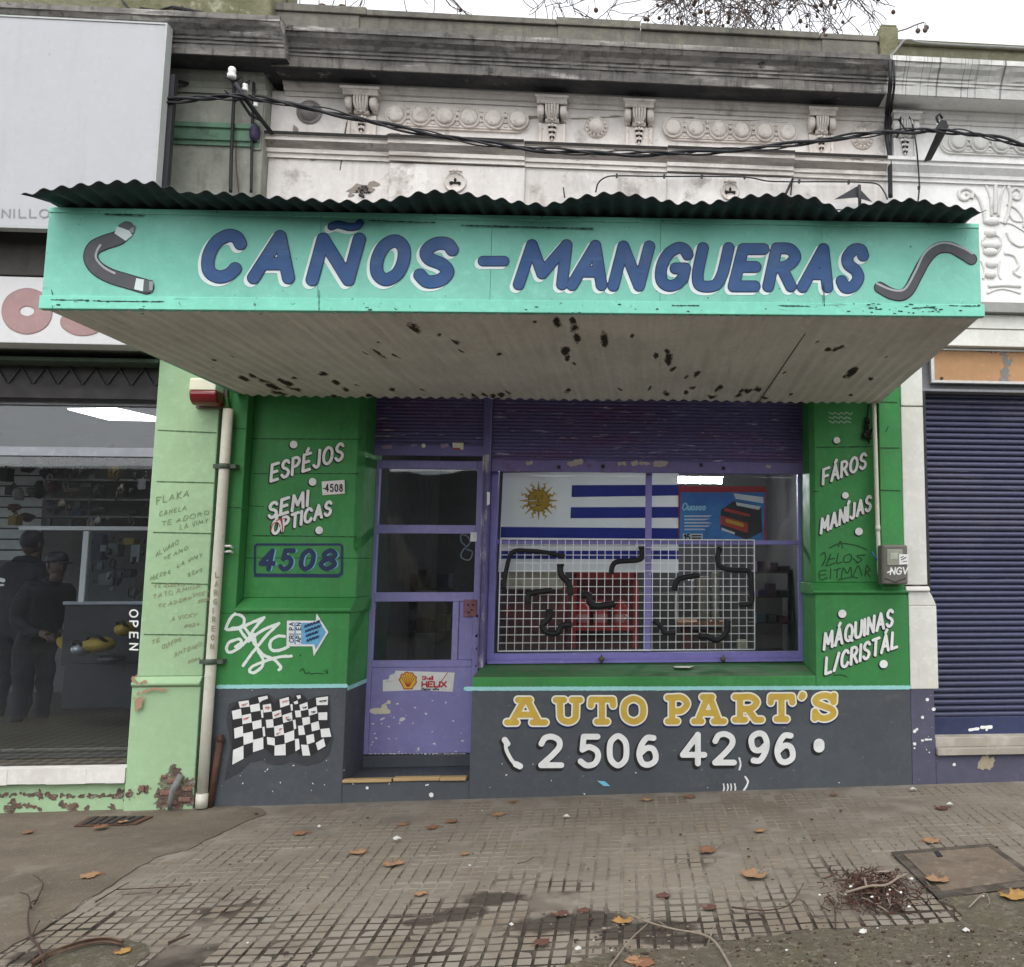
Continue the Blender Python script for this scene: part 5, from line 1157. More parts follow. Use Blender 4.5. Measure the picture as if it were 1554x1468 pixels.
# half raised lattice shutter
zs0 = P(120, 606, .2).z
mb = MB(); mb.box(-9, ox1, .19, .21, zs0, zo-.0005); mb.box(-9, ox1, .165, .1895, zs0, zs0+.07); mb.box(-9, ox1, .16, .1895, zs0+.235, zs0+.29)
for k in range(22):
    x = -6+k*.16
    if x > ox1-.1: break
    mb.prism([(x, .188, zs0+.10), (x+.012, .188, zs0+.10), (x+.092, .188, zs0+.225), (x+.08, .188, zs0+.225)], (0, -.01, 0)); mb.prism([(x+.16, .186, zs0+.10), (x+.148, .186, zs0+.10), (x+.068, .186, zs0+.225), (x+.08, .186, zs0+.225)], (0, -.008, 0))
obj('roller_shutter', mb, mat('brown_shutter', (.045, .04, .042), .6, [(6, .5, .7, (.07, .055, .055), .7), (14, .68, .72, (.25, .14, .15), .7)]), lb)
# glazed front
GY = .32
mb = MB(); fz = P(120, 612, GY).z
zb1 = P(120, 686, GY).z; zb0 = P(120, 698, GY).z
mb.box(-9, ox1, GY-.03, GY+.03, zs0-.03, zs0+.05); mb.box(-9, ox1, GY-.03, GY+.03, zb0+.02, zb1+.03)
mb.box(ox1-.03, ox1, GY-.0295, GY+.0295, zt, zb0+.0195); mb.box(ox1-.03, ox1, GY-.0295, GY+.0295, zb1+.0305, zs0-.0305); 
fr_l = obj('window_frame', mb, alu, lb, .004)
obj('glass_pane', MB().box(-9, ox1-.03, GY-.003, GY+.003, zb1+.03, zs0-.03).box(-9, ox1-.03, GY-.003, GY+.003, zt, zb0+.02), glass, fr_l)
ik = Ink()
for i, ch in enumerate('OPEN'):
    x, y = 203, 932+i*17; wd_, d_ = FONT[ch]
    for st in strokes(d_): ik.stroke([(x-6+v*12, y+u*13-6) for u, v in st], 1.1)
paint('glass_lettering', ik, GY-.004, white_paint, fr_l, step=.6)
# interior of the tool shop
mb = MB().box(-9, -2.75, 3.9, 4., .0, 3.).box(-9, -2.75, .6, 4., 2.9005, 2.99).box(-2.85, -2.75, .605, 3.899, .0, 2.9)
obj('interior_wall', mb, mat('interior_pale', (.13, .13, .125), .9, [(2, .5, .7, (.08, .08, .08), .6)]), lb)
ftile, t_, b_ = NT('floor_tile_pattern')
chk = t_.nodes.new('ShaderNodeTexChecker'); mp = t_.nodes.new('ShaderNodeMapping'); tc_ = t_.nodes.new('ShaderNodeTexCoord'); mp.inputs['Rotation'].default_value = (0, 0, radians(45)); chk.inputs['Scale'].default_value = 14
t_.links.new(tc_.outputs['Object'], mp.inputs[0]); t_.links.new(mp.outputs[0], chk.inputs[0]); chk.inputs[1].default_value = (.10, .085, .055, 1); chk.inputs[2].default_value = (.030, .026, .022, 1); t_.links.new(chk.outputs[0], b_.inputs['Base Color']); b_.inputs['Roughness'].default_value = .35
obj('shop_floor', MB().box(-9, -2.86, .0605, 3.9, zt-.1, zt-.008), ftile, lb)
# upper part with pilaster, green band, cornice and mossy parapet
uxr = -2.5815
mb = MB(); mb.box(-9, uxr, .0, .55, 2.955, 4.84); upl = obj('upper_wall', mb, plaster_greenish, lb, .005)
mb = MB(); mb.box(-9, uxr+.012, -.02, .3, 4.80, 4.84); mb.box(-9, uxr+.004, -.012, .0, 4.765, 4.78); 
mb.box(-2.66, uxr-.01, -.012, -.0005, 4.40, 4.76)
obj('pilaster_moulding', mb, plaster_greenish, lb, .004)
zA, zB = P(320, 222, 0).z, P(320, 190, 0).z
obj('band', MB().profx([(-.0005, zA), (-.015, zA), (-.015, zA+.03), (-.03, zA+.035), (-.03, zB-.04), (-.045, zB-.035), (-.045, zB), (-.0005, zB+.01)], -9, uxr-.02), band_green, lb, .003)
pl_ = [(.5, 4.944)]+[(y-.10, z) for y, z in cor[7:-4]]+[(.5, 5.21)]
xcl = P(425, 40, -.40).x
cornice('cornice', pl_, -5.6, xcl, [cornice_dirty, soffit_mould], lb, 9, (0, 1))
obj('bed_moulding', MB().profx([(.3, 4.8405), (-.02, 4.8405), (-.03, 4.88), (-.06, 4.91), (-.07, 4.9435), (.3, 4.9435)], -9, uxr+.002), plaster_greenish, lb)
xpl = P(411, 15, -.1).x
obj('parapet', MB().box(-9, xpl, -.10, .4, 5.2105, 6.1), moss_mat, lb, .02)
mb = MB()
for q, r in (([(262, 12), (300, 18), (345, 25)], .006), ([(262, 10), (280, 16), (276, 10), (285, 18)], .005), ([(185, 0), (200, 18), (215, 12), (240, 16)], .006), ([(240, 16), (262, 10), (290, 15), (335, 25)], .007)): mb.tube([P(a, b, -.11) for a, b in q], r, 6)
tag(obj('parapet_cable', mb, cable_mat), 'loose black cable lying along the foot of the mossy parapet', 'cable')

bb = thing('billboard', P(60, 340, -.4), 'large blank off-white billboard with grey lettering at its foot, over the left shop', 'billboard')
BY = -.42
brx = P(246, 155, BY).x; bz0, bz1 = P(40, 346, BY).z, P(200, 33, BY).z
mb = MB().box(-9, brx-.012, BY, BY+.06, bz0+.01, bz1-.012); obj('panel', mb, white_sign, bb, .003)
mb = MB().box(-9, brx, BY-.006, BY+.07, bz1-.0115, bz1).box(brx-.0115, brx, BY-.006, BY+.07, bz0, bz1-.012).box(-9, brx-.012, BY-.006, BY+.07, bz0-.004, bz0+.0095)
obj('frame', mb, mat('billboard_edge', (.40, .41, .40), .5, [(3, .5, .7, (.28, .33, .29), .7)]), bb)
mb = MB().box(brx-.02, brx+.03, BY+.075, BY+.12, bz0, P(250, 112, -.35).z)
pts = [P(251, 108, -.30), P(262, 122, -.15), P(285, 127, -.02)]; mb.tube(pts, .014, 6); obj('bracket', mb, steel_dark, bb)
ik = Ink()
for ch, a, b in (('N', 3, 16), ('I', 21, 23.5), ('L', 29, 40), ('L', 45, 56), ('O', 60, 75)): ik.letter(ch, a-1, b, 317, 331, 0, 1.0)
paint('sign_lettering', ik, BY-.003, flatm('sign_grey', (.22, .22, .24)), bb, step=.7)
zd1 = P(40, 352, -.15).z; zd0 = P(40, 418, -.15).z
obj('awning_box', MB().box(-9, -3.05, -.15, -.0505, zd0, zd1+.15), darkpanel, lb, .004)
FYS = -.22
fz0, fz1 = P(100, 522, FYS).z, P(60, 421, FYS).z; frx = P(214, 520, FYS).x
fs_ = thing('fascia_sign', (frx-1, FYS, fz0), 'white shop fascia sign with faded red capital letters over the left shop door', 'sign')
board = obj('board', MB().box(-9, frx, FYS, -.052, fz0, fz1), white_board, fs_, .004)
ik = Ink().letter('O', 3, 79, 438, 507, 0, 13.2).letter('S', 92, 160, 441, 509, 0, 13.2)
paint('sign_lettering', ik, FYS-.0025, flatm('sign_rim', (.30, .16, .15)), fs_, .8); paint('sign_lettering', ik, FYS-.004, faded_red, fs_, -.4)

# ================================================================ right neighbour
rb = thing('shuttered_shop', (3.5, .3, 0), 'closed white shop on the right with a dark blue roller shutter and plaster cartouche', 'building')
xw0, xw1 = 1.9455, 2.118
mb = MB().box(xw0, xw1-.01, -.004, .6, 1.385, 2.66).box(xw0, xw1-.012, -.012, .6, 2.664, 3.4)
mb.profx([(.6, 1.3405), (-.03, 1.3405), (-.03, 1.355), (-.012, 1.375), (.6, 1.3845)], xw0, xw1)
mb.box(1.968, xw1+.05, -.006, .6, z_line(2.0), 1.24); mb.prism([(1.968, -.006, 1.2405), (xw1+.05, -.006, 1.2405), (xw1+.02, -.006, 1.31), (xw1, -.006, 1.34), (1.968, -.006, 1.34)], (0, .6, 0))
wp = obj('pillar', mb, pillar_white, rb, .006)
xs1 = 2.135
mb = MB().box(1.9665, xs1, -.002, .6, -.25, z_line(2.)-.0005); mb.box(xs1+.0005, 9, .0, .6, -.25, P(1480, 1146, 0).z-.0005)
bpl = obj('base_wall', mb, graypurple, rb, .005)
ik = Ink()
for x, y, r in ((1407, 1062, 2.3), (1400, 1089, 2.3), (1388, 1110, 2.8), (1391, 1107, 2), (1388, 1129, 2.5), (1400, 1124, 2.4), (1417, 1077, 2.5), (1388, 1136, 1.4), (1448, 1161, 2.5), (1406, 1138, 1), (1410, 1142, 1)): ik.dot(x, y, r)
ik.stroke([(1404, 1122.5), (1413, 1122.5)], 1.3); paint('paint_chip', ik, -.005, white_paint, bpl, wob=1.2)
ik = Ink().dot(1496, 1157, 10).dot(1490, 1160, 7).dot(1500, 1163, 7).dot(1505, 1155, 5); paint('broken_plaster', ik, -.003, mat('pale_render', (.36, .31, .22), .95, [(30, .5, .7, (.24, .2, .14), .8)]), bpl, wob=6)
zsr = P(1480, 1131, -.03).z; zsr0 = P(1480, 1146, -.03).z
mb = MB().box(2.14, 9, -.035, .14, zsr0, zsr-.02); mb.box(2.142, 9, .02, .14, zsr-.0195, zsr+.045)
obj('sill', mb, mat('stone_sill', (.33, .30, .25), .8, [(6, .5, .7, (.46, .43, .37), .8)]), rb, .004)
zst = P(1480, 600, .15).z
mb = shutter_mesh(2.10, 9, .15, zsr+.03, zst+.2, .0427, .016, .13, 12)
rs = obj('roller_shutter', mb, navy_sh, rb, fix=False)
obj('bottom_bar', MB().box(2.10, 9, .135, .16, zsr+.03, zsr+.165), mat('navy_bar', (.032, .040, .095), .5, [(5, .5, .7, (.025, .03, .07), .7)]), rs, .004)
ik = Ink().stroke([(1472, 1108), (1484, 1106)], 2.2).stroke([(1490, 1104), (1504, 1103.5)], 2.4).dot(1497, 1107.5, 2); paint('paint_chip', ik, .133, white_paint, rs, wob=1.2)
obj('door_jamb', MB().box(2.109, 2.1355, .02, .14, zsr, zst), steel_dark, rb)
# board, beams and ledges over the shutter
zA, zB = P(1480, 590, .0).z, P(1480, 527, .0).z
x0 = P(1408, 560, .0).x
mb = MB().box(xw1-.0095, 9, .03, .6, zst+.0005, zA-.0005).box(xw1-.0095, 9, .10, .6, zA, zB)
obj('shutter_head', mb, mat('head_grey', (.22, .22, .23), .7, [(4, .5, .7, (.15, .15, .15), .6)]), rb, .003)
fb = thing('sign_board', (x0+1, .03, zA), 'blank tan sign board with torn paper above the dark blue shutter', 'sign')
fx0 = P(1413, 555, .03).x; z0, z1 = P(1480, 582, .03).z, P(1480, 529, .03).z
obj('board', MB().box(fx0+.025, 9, .045, .06, z0+.02, z1-.018), tanboard, fb)
mb = MB().box(fx0, 9, .03, .07, z1-.0175, z1).box(fx0, 9, .03, .07, z0, z0+.0195).box(fx0, fx0+.0245, .0302, .07, z0+.02, z1-.018)
obj('frame', mb, mat('frame_pale', (.50, .50, .48), .4, (), None, .3), fb, .002)
ik = Ink().dot(1522, 536, 4).dot(1526, 545, 6).dot(1530, 552, 5).dot(1526, 563, 7).dot(1524, 575, 7).dot(1534, 546, 3); paint('torn_paper', ik, .0425, mat('torn_grey', (.20, .19, .18), .9), fb, wob=5)
ik = Ink()
for x in (1485, 1489, 1495, 1500, 1505, 1512, 1519): ik.stroke([(x, 530), (x-1, 533+random.uniform(0, 3))], 1.2)
ik.dot(1429, 574.5, 2.6).stroke([(1526, 533), (1544, 533.5)], 1.2); paint('torn_paper', ik, .0415, steel_dark, fb, wob=1)
zc0, zc1 = P(1500, 526, -.03).z, P(1500, 482, -.03).z
obj('beam', MB().box(1.97, 9, -.03, .3, zc0+.001, (zc0+zc1)/2+.02).box(1.97, 9, -.04, .3, (zc0+zc1)/2+.0225, zc1+.02), pillar_white, rb, .004)
zl0, zl1 = P(1500, 476, -.10).z, P(1500, 458, -.10).z
obj('ledge', MB().box(1.95, 9, -.10, .3, zl0+.012, zl1), mat('ledge_grey', (.27, .265, .25), .85, [(4, .5, .7, (.18, .18, .17), .7)]), rb, .004)
urw = obj('upper_wall', MB().box(1.9005, 9, .0995, .6, zc1+.021, 4.90), wall_clean, rb, .004)
obj('string_course', MB().profx(prof_m, 1.8935, 9), wall_clean, rb)
cornice('cornice', cor, 1.8385, 6.5, [cornice_clean, wall_clean, wall_clean], rb, 21, (6, 7))
obj('parapet', MB().box(1.8385, 9, .0, .28, 5.2105, 5.43).box(1.8385, 9, -.022, .3, 5.4305, 5.47), mat('mossy_parapet', (.135, .13, .085), .95, [(4, .45, .66, (.085, .088, .05), .8), (12, .58, .7, (.22, .21, .16), .5)], (22, .6, .015)), rb, .006)
p = P(1374, 205, .05); obj('console', console_mesh(p.x, .0985, 4.90, 4.571, .225, .19), [orn_clean, near_black], rb)
coin_panel(zc(2.616, 960, 0, [(1285, 567), (1370, 573), (1455, 578), (1540, 584), (1625, 590), (1710, 596)]), .0985, (1425, 213), (1640, 226), 12, rb, orn_clean)
# cartouche
mb = MB(); CY = .0985
def rl(pts, r, k=6): mb.tube([P(a, b, CY) for a, b in [tuple(q) for q in crom(zc(2.616, 960, 0, pts), k)]], r*.72, 7)
def rl2(pts, r, k=6): mb.tube([P(a, b, CY) for a, b in [tuple(q) for q in crom(zc(2.805, 1000, 260, pts), k)]], r*.8, 7)
rl([(1355, 700), (1370, 680), (1400, 670), (1410, 650), (1440, 640), (1470, 655), (1480, 675), (1520, 680), (1540, 690)], .026)
rl([(1395, 720), (1440, 700), (1490, 720)], .03); rl([(1410, 660), (1425, 690)], .02); rl([(1465, 660), (1455, 690)], .02); rl([(1440, 650), (1440, 690)], .022)
rl([(1345, 790), (1350, 765), (1325, 750), (1298, 760), (1298, 785), (1320, 795), (1335, 780), (1322, 768)], .022)
rl([(1350, 765), (1375, 790), (1395, 850), (1400, 888)], .022); rl([(1490, 740), (1500, 780), (1490, 850), (1475, 890)], .022)
rl([(1500, 765), (1520, 750), (1540, 765), (1535, 790), (1515, 790), (1512, 775)], .02); rl([(1440, 720), (1440, 790), (1438, 850)], .024)
rl([(1400, 730), (1420, 790), (1425, 860)], .016); rl([(1480, 730), (1460, 790), (1452, 860)], .016)
for i, (x, y) in enumerate(((1415, 215), (1410, 265), (1415, 315), (1410, 345), (1415, 395), (1410, 440))):
    q = P(*zc(2.805, 1000, 260, [(x, y)])[0], CY); w = (.07, .05, .085, .06, .05, .05)[i]; mb.ball((q.x, q.y, q.z), (w, .03, .035))
rl2([(1375, 300), (1395, 275), (1440, 275), (1455, 300), (1440, 345), (1390, 345), (1375, 300)], .012)
rl2([(1480, 260), (1500, 300), (1540, 320), (1570, 300)], .016); rl2([(1470, 350), (1510, 360), (1530, 400), (1510, 430), (1540, 450)], .016); rl2([(1400, 490), (1470, 485), (1540, 490)], .02); rl2([(1395, 520), (1460, 500), (1540, 520)], .012)
rl2([(1480, 140), (1520, 160), (1550, 200), (1554, 240)], .014); rl2([(1490, 180), (1510, 210), (1545, 215)], .012); rl2([(1395, 205), (1440, 215), (1500, 225), (1560, 260)], .010)
rl2([(1370, 380), (1385, 420), (1380, 460)], .012); rl2([(1450, 380), (1445, 430), (1455, 460)], .012)
obj('cartouche', mb, orn_clean, rb)

# ================================================================ things fixed to the fronts
# white drainpipe
dp = thing('drainpipe', P(305, 1225, -.05), 'cream plastic drainpipe with brown writing between the two green shops', 'drainpipe')
a, b = P(346.5, 621, -.05), P(305.5, 1226, -.05); dd = (b-a)
mb = MB().tube([a, a+dd*.25, a+dd*.5, a+dd*.75, a+dd*.97], .0325, 20); mb.tube([a+dd*.965, b], .0365, 20); pp = obj('pipe', mb, pvc, dp)
for t in (.15, .645):
    c = a+dd*t; mb = MB().lathe(c-Vector((0, 0, .018)), (0, 0, 1), [(.034, 0), (.039, .002), (.039, .034), (.034, .036)], 24).box(c.x-.07, c.x-.036, -.06, -.02, c.z-.014, c.z+.014).box(c.x+.036, c.x+.075, -.06, .0, c.z-.014, c.z+.014)
    obj('clamp', mb, mat('clamp_steel', (.06, .085, .06), .6, [(20, .5, .7, (.14, .16, .13), .6)]), dp)
ik = Ink()
for i, ch in enumerate('LARGIREON'):
    t = (873+i*13.6-621)/605.; x = 346.5-41*t; y = 621+605*t; ik.letter(ch, x-3.2, x+3.2, y-5, y+4, 0, .8)
for y in (870, 960): pass
obj('marker_graffiti', ik.mesh(-.0855, step=.5), marker_red, dp, fix=False)
tp = thing('rusty_pipe', P(315, 1225, .0), 'thin dark rusty pipe standing against the grey plinth beside the cream drainpipe', 'pipe')
a, b = P(334, 1123, -.02), P(318, 1225, -.02); obj('pipe', MB().tube([a, b], .021, 12).tube([a+Vector((-.01, 0, 0)), a+Vector((.02, -.0, .012))], .026, 10), rust, tp)
tag(obj('green_conduit', MB().tube([P(343, 560, -.0), P(343, 600, -.02), P(346, 621, -.05)], .012, 8).tube([P(352, 565, -.0), P(350, 600, -.0), P(352, 640, .02)], .012, 8), green), 'two thin green painted pipes running up from the open top of the cream drainpipe', 'pipe')
tag(obj('pipe_clip', MB().tube([P(338, 829, -.03), P(350, 829, -.06), P(353, 832, -.03)], .008, 8).tube([P(340, 838, -.03), P(350, 837, -.06), P(353, 839, -.03)], .008, 8), white_paint), 'small white wire clip on the green pier half way up the cream drainpipe', 'clip')
# alarm siren
si = thing('alarm_siren', P(312, 610, -.1), 'cream alarm siren box with a red lens under the left end of the awning', 'alarm siren')
r1 = R4(287, 573, 325, 592, -.17); sx0, sx1, sz0, sz1 = r1
mb = MB().profx([(-.04, sz0), (-.17, sz0), (-.165, sz1-.01), (-.155, sz1), (-.04, sz1+.006)], sx0, sx1+.01); obj('housing', mb, cream_paint, si, .006)
mb = MB().profx([(-.04, sz0-.001), (-.175, sz0-.001), (-.178, sz0-.03), (-.165, sz0-.065), (-.13, sz0-.092), (-.04, sz0-.092)], sx0+.004, sx1+.02, 0, True); obj('lens', mb, mat('red_lens', (.16, .008, .01), .15, (), None, spec=.6, var=0), si, .012)
obj('back_plate', MB().box(sx0-.01, sx1+.03, -.039, -.013, sz0-.10, sz1+.012), mat('siren_back', (.16, .14, .11), .6), si, .003)
# electricity meter
em = thing('meter_box', P(1358, 886, -.1), 'grey-brown electricity meter box with a clear window on the right green pier', 'meter box')
mx0, mx1, mz0, mz1 = R4(1339, 827, 1378, 887, -.14)
obj('box', MB().profz([(mx0, -.008), (mx0, -.125), (mx0+.012, -.14), (mx1-.012, -.14), (mx1, -.125), (mx1, -.008)], mz0, mz1), mat('meter_case', (.135, .125, .105), .5, [(6, .5, .7, (.09, .085, .07), .6)]), em, .012)
w = R4(1346, 834, 1370, 858, -.14); obj('window', MB().box(w[0], w[1], -.145, -.1405, w[2], w[3]), mat('meter_window', (.33, .34, .27), .15, [(5, .5, .7, (.25, .27, .22), .6)], None, spec=.6), em, .003)
w = R4(1351, 839, 1362, 849, -.14); obj('dial', MB().box(w[0], w[1], -.147, -.1455, w[2], w[3]), mat('dial_face', (.42, .44, .36), .4), em)
obj('sticker', Ink().ngon([(1364.5, 841), (1379, 841.5), (1378.5, 856.5), (1364.5, 857)]).mesh(-.149), white_paint, em, fix=False)
ik = Ink().stroke([(1367, 847), (1371, 844.5)], .6).stroke([(1368, 850), (1375, 846)], .7).stroke([(1370, 853), (1376, 852)], .5); obj('sticker_print', ik.mesh(-.1505, step=.5), black_paint, em, fix=False)
ik = Ink().word('NGV', (1351, 872), (1377, 871), 10, 1.0, .1).stroke([(1347, 869), (1354, 866)], 1); obj('marker_tag', ik.mesh(-.1425, step=.5), white_paint, em, fix=False)
ik = Ink().stroke([(1343, 878), (1358, 884), (1374, 878)], .8); obj('lid_seam', ik.mesh(-.1425, step=.6), steel_dark, em, fix=False)
wc = thing('white_conduit', P(1337, 880, -.02), 'thin white plastic conduit running down the right pier into the meter box', 'conduit')
pts = [P(1326, 605, -.015), P(1329, 700, -.015), P(1332, 800, -.015), P(1334.5, 860, -.015), P(1336, 874, -.02), P(1340, 878, -.03), P(1346, 878, -.05)]
obj('pipe', MB().tube([Vector(q) for q in crom(pts, 5)], .0155, 12), pvc, wc); obj('joint', MB().tube([P(1332, 798, -.015), P(1332.3, 806, -.015)], .0185, 12), pvc, wc)
jb = MB()
for k in range(14): q = P(random.uniform(1312, 1322), random.uniform(638, 668), .07); jb.ball(q, (random.uniform(.012, .026), .02, random.uniform(.012, .03)), n=7, m=5)
jb.tube([P(1318, 612, .08), P(1316, 640, .07), P(1312, 660, .06), P(1320, 672, .08)], .006, 6); jb.tube([P(1322, 655, .07), P(1326, 645, .02)], .006, 6)
tag(obj('cable_bundle', jb, black_rub), 'lump of black insulating tape and wires at the top of the right green pier', 'cable bundle')
jb = MB().tube([P(1324, 838, -.02), P(1326, 842, -.03), P(1331, 850, -.03)], .006, 6); tag(obj('blue_wire', jb, flatm('blue_wire', (.06, .16, .4))), 'short blue wire stub poking out beside the meter box', 'wire')
# aerial cables
MAIN = [(235, 155), (300, 150), (365, 147), (400, 151), (500, 170), (600, 193), (700, 212), (800, 226), (900, 232), (1000, 233), (1100, 229), (1200, 220), (1300, 206), (1375, 199), (1432, 199), (1490, 206), (1560, 223), (1650, 255)]
def cable_y(px): return -.33+.06*sin((px-365)/1065*pi)
def aerial(name, lab, off, r, ph):
    pts = [P(a, b, cable_y(a)) for a, b in MAIN]; pts = [Vector(q) for q in crom(pts, 12)]
    n = len(pts); pts = [p+Vector((0, off*cos(i*.35+ph), off*sin(i*.35+ph)+.006*sin(i*.11+ph*2))) for i, p in enumerate(pts)]
    return tag(obj(name, MB().tube(pts, r, 8), cable_mat), lab, 'cable', 'black aerial cables strung across the facades')
aerial('aerial_cable', 'thickest black aerial cable of the twisted run sagging across the facades', .012, .0115, 0)
aerial('aerial_cable', 'thinner black aerial cable wound round the thick one across the facades', .013, .008, 2.2)
aerial('aerial_cable', 'thinnest black aerial wire riding on top of the twisted run across the facades', .017, .005, 4.1)
br = thing('cable_bracket', P(400, 190, -.1), 'rusty black wall bracket with white porcelain insulators at the left pillar', 'cable bracket')
mb = MB().tube([P(357, 126, -.34), P(372, 150, -.30), P(413, 203, -.0)], .016, 6); mb.tube([P(362, 148, -.33), P(380, 175, -.2), P(400, 185, -.005)], .010, 6); obj('arm', mb, steel_dark, br)
def insul(x, y, yy, s=1.):
    c = P(x, y, yy); return MB().lathe(c-Vector((0, 0, .05*s)), (0, 0, 1), [(.018*s, 0), (.034*s, .008*s), (.036*s, .035*s), (.024*s, .045*s), (.030*s, .055*s), (.030*s, .085*s), (.020*s, .1*s)], 18)
obj('insulator', insul(352, 111, -.34, .8), white_paint, br); obj('insulator', insul(372, 133, -.30, .55), white_paint, br); obj('insulator', insul(388, 158, -.12, .45), white_paint, br)
mb = MB()
for k in range(8): a = P(random.uniform(352, 382), random.uniform(122, 152), -.31); mb.tube([a, a+Vector((random.uniform(-.06, .06), random.uniform(-.04, .04), random.uniform(-.06, .06))), a+Vector((random.uniform(-.08, .08), 0, random.uniform(-.05, .05)))], .005, 5)
obj('wire_tie', mb, cable_mat, br)
br = thing('cable_bracket', P(1420, 220, -.1), 'black steel wall bracket with a hook end holding the cables on the right building', 'cable bracket')
a, b = P(1407, 243, .0), P(1431, 196, -.33); mb = MB(); mb.prism([a+Vector((-.03, 0, -.02)), a+Vector((.03, 0, 0)), b+Vector((.035, 0, .0)), b+Vector((-.035, 0, -.0))], (0, -.012, 0)); mb.tube([b, P(1424, 186, -.33), P(1421, 178, -.33), P(1426, 173, -.33), P(1430, 180, -.33)], .010, 6)
mb.prism([P(1418, 197, -.345), P(1440, 193, -.345), P(1436, 183, -.345), P(1428, 182, -.345)], (0, .01, 0)); obj('arm', mb, black_rub, br); obj('insulator', insul(1424, 187, -.32, .4), white_paint, br)
def wire(name, lab, q, y, r, cat='cable', m=cable_mat, clips=()):
    t = obj(name, MB().tube([Vector(v) for v in crom([P(a, b, y if not hasattr(y, '__call__') else y(a, b)) for a, b in q], 6)], r, 8), m); tag(t, lab, cat); 
    for c in clips:
        k = P(*c, y); o = obj('clip', MB().box(k.x-.007, k.x+.007, k.y-.014, k.y+.014, k.z-.012, k.z+.012), steel_dark, t)
    return t
wire('black_conduit', 'left one of two thin black conduits on the greenish pilaster', [(357, 28), (357, 60), (356, 112), (355, 150), (353, 190), (351, 240), (350, 292)], -.06, .012, 'conduit')
wire('black_conduit', 'right one of two thin black conduits, ending in a violet boot on the pilaster corner', [(386, 34), (385, 80), (385, 138), (383, 186), (382, 240), (381, 292)], -.03, .010, 'conduit')
tag(obj('conduit_boot', MB().lathe(P(386, 215, -.035), (0, 0, 1), [(.012, 0), (.030, .02), (.036, .06), (.030, .10), (.014, .13)], 16), flatm('violet_boot', (.045, .03, .075))), 'dark violet rubber boot on the right black conduit of the pilaster', 'conduit fitting')
wire('red_wire', 'thin red-brown wire hanging beside the left black conduit', [(359, 200), (358, 245), (362, 292)], -.02, .003, 'wire', flatm('redwire', (.12, .03, .03)))
wire('black_conduit', 'thick black conduit running down the joint of the right neighbour from the parapet', [(1351, 92), (1351, 130), (1346, 170), (1346, 210), (1350, 240), (1351, 300)], lambda a, b: -.33 if b < 145 else .04, .016, 'conduit')
wire('black_conduit', 'thin black conduit beside the thick one at the right neighbour joint', [(1356, 92), (1357, 130), (1352, 170), (1352, 215), (1352, 245), (1353, 300)], lambda a, b: -.34 if b < 145 else .03, .009, 'conduit')
wire('wall_cable', 'thin black cable clipped along the moulding above the awning', [(904, 292), (908, 278), (920, 269), (940, 267), (1000, 268), (1065, 268), (1130, 269), (1165, 275), (1200, 276), (1255, 276), (1310, 277), (1332, 280), (1342, 292), (1347, 303)], .03, .0055, 'cable', cable_mat, ((936, 267), (1008, 268), (1065, 268), (1130, 269), (1213, 275.5), (1288, 277)))
wire('drop_cable', 'thin black cable looping over the console and dropping down the right building', [(1376, 199), (1368, 188), (1367, 178), (1373, 171), (1380, 178), (1386, 196), (1391, 225), (1394, 260), (1395, 285), (1393, 308)], .0, .006, 'cable', cable_mat, ((1394.5, 285),))
wire('grey_cable', 'pale grey cable lying over the parapet from the mossy stump', [(1326, 91), (1342, 89), (1355, 82), (1365, 70), (1372, 62), (1382, 61), (1400, 65), (1460, 69), (1530, 72), (1600, 77)], -.05, .009, 'cable', mat('grey_cable', (.20, .20, .19), .6))
# odds and ends lying on the awning roof
ls = thing('loose_sheet', P(1300, 305, -1.2), 'bent black scrap of sheet metal on a rod lying on the awning roof', 'metal scrap')
mb = MB(); q = [P(1266, 303, -1.6), P(1301, 283, -1.6), P(1324, 307, -1.6), P(1300, 300, -1.6)]; mb.prism(q, (0, .01, .004)); obj('sheet', mb, steel_dark, ls)
obj('rod', MB().tube([P(1304, 281, -1.62), P(1305, 318, -1.62)], .009, 6), steel_dark, ls); obj('plank', MB().prism([P(1252, 308, -1.5), P(1345, 309, -1.5), P(1345, 316, -1.5), P(1252, 318, -1.5)], (0, .02, 0)), white_board, ls)
tag(obj('prop_rod', MB().tube([P(1190, 300, -.1), P(1203, 272, .05)], .010, 6).tube([P(1200, 296, -.05), P(1202, 276, .05)], .006, 6), steel_dark), 'short black steel rod leaning from the awning roof to the wall moulding', 'rod')

# ================================================================ in the shop window
wz = lambda *p: zc(2.988, 720, 600, p)
FY_ = .575
def ripple(px, py): return .010*sin(px*.045+py*.01)+.006*sin(px*.11-py*.02)
def fproj(off): return lambda a, b: P(a, b, FY_+ripple(a, b)-off)
def cloth(poly4, off, nx=30, ny=8):
    """poly4: TL, TR, BR, BL in px"""
    mb = MB(); pr = fproj(off); tl, tr, brr, bl = poly4
    for j in range(ny+1):
        for i in range(nx+1):
            u, v = i/nx, j/ny
            x = (tl[0]*(1-u)+tr[0]*u)*(1-v)+(bl[0]*(1-u)+brr[0]*u)*v; y = (tl[1]*(1-u)+tr[1]*u)*(1-v)+(bl[1]*(1-u)+brr[1]*u)*v
            mb.v.append(tuple(pr(x, y)))
    for j in range(ny):
        for i in range(nx): a = j*(nx+1)+i; mb.f.append([a, a+nx+1, a+nx+2, a+1]); mb.mi.append(0); mb.sm.append(True)
    return mb
flag = thing('national_flag', P(895, 870, FY_), 'white and blue striped flag with a golden sun hanging in the shop window', 'flag')
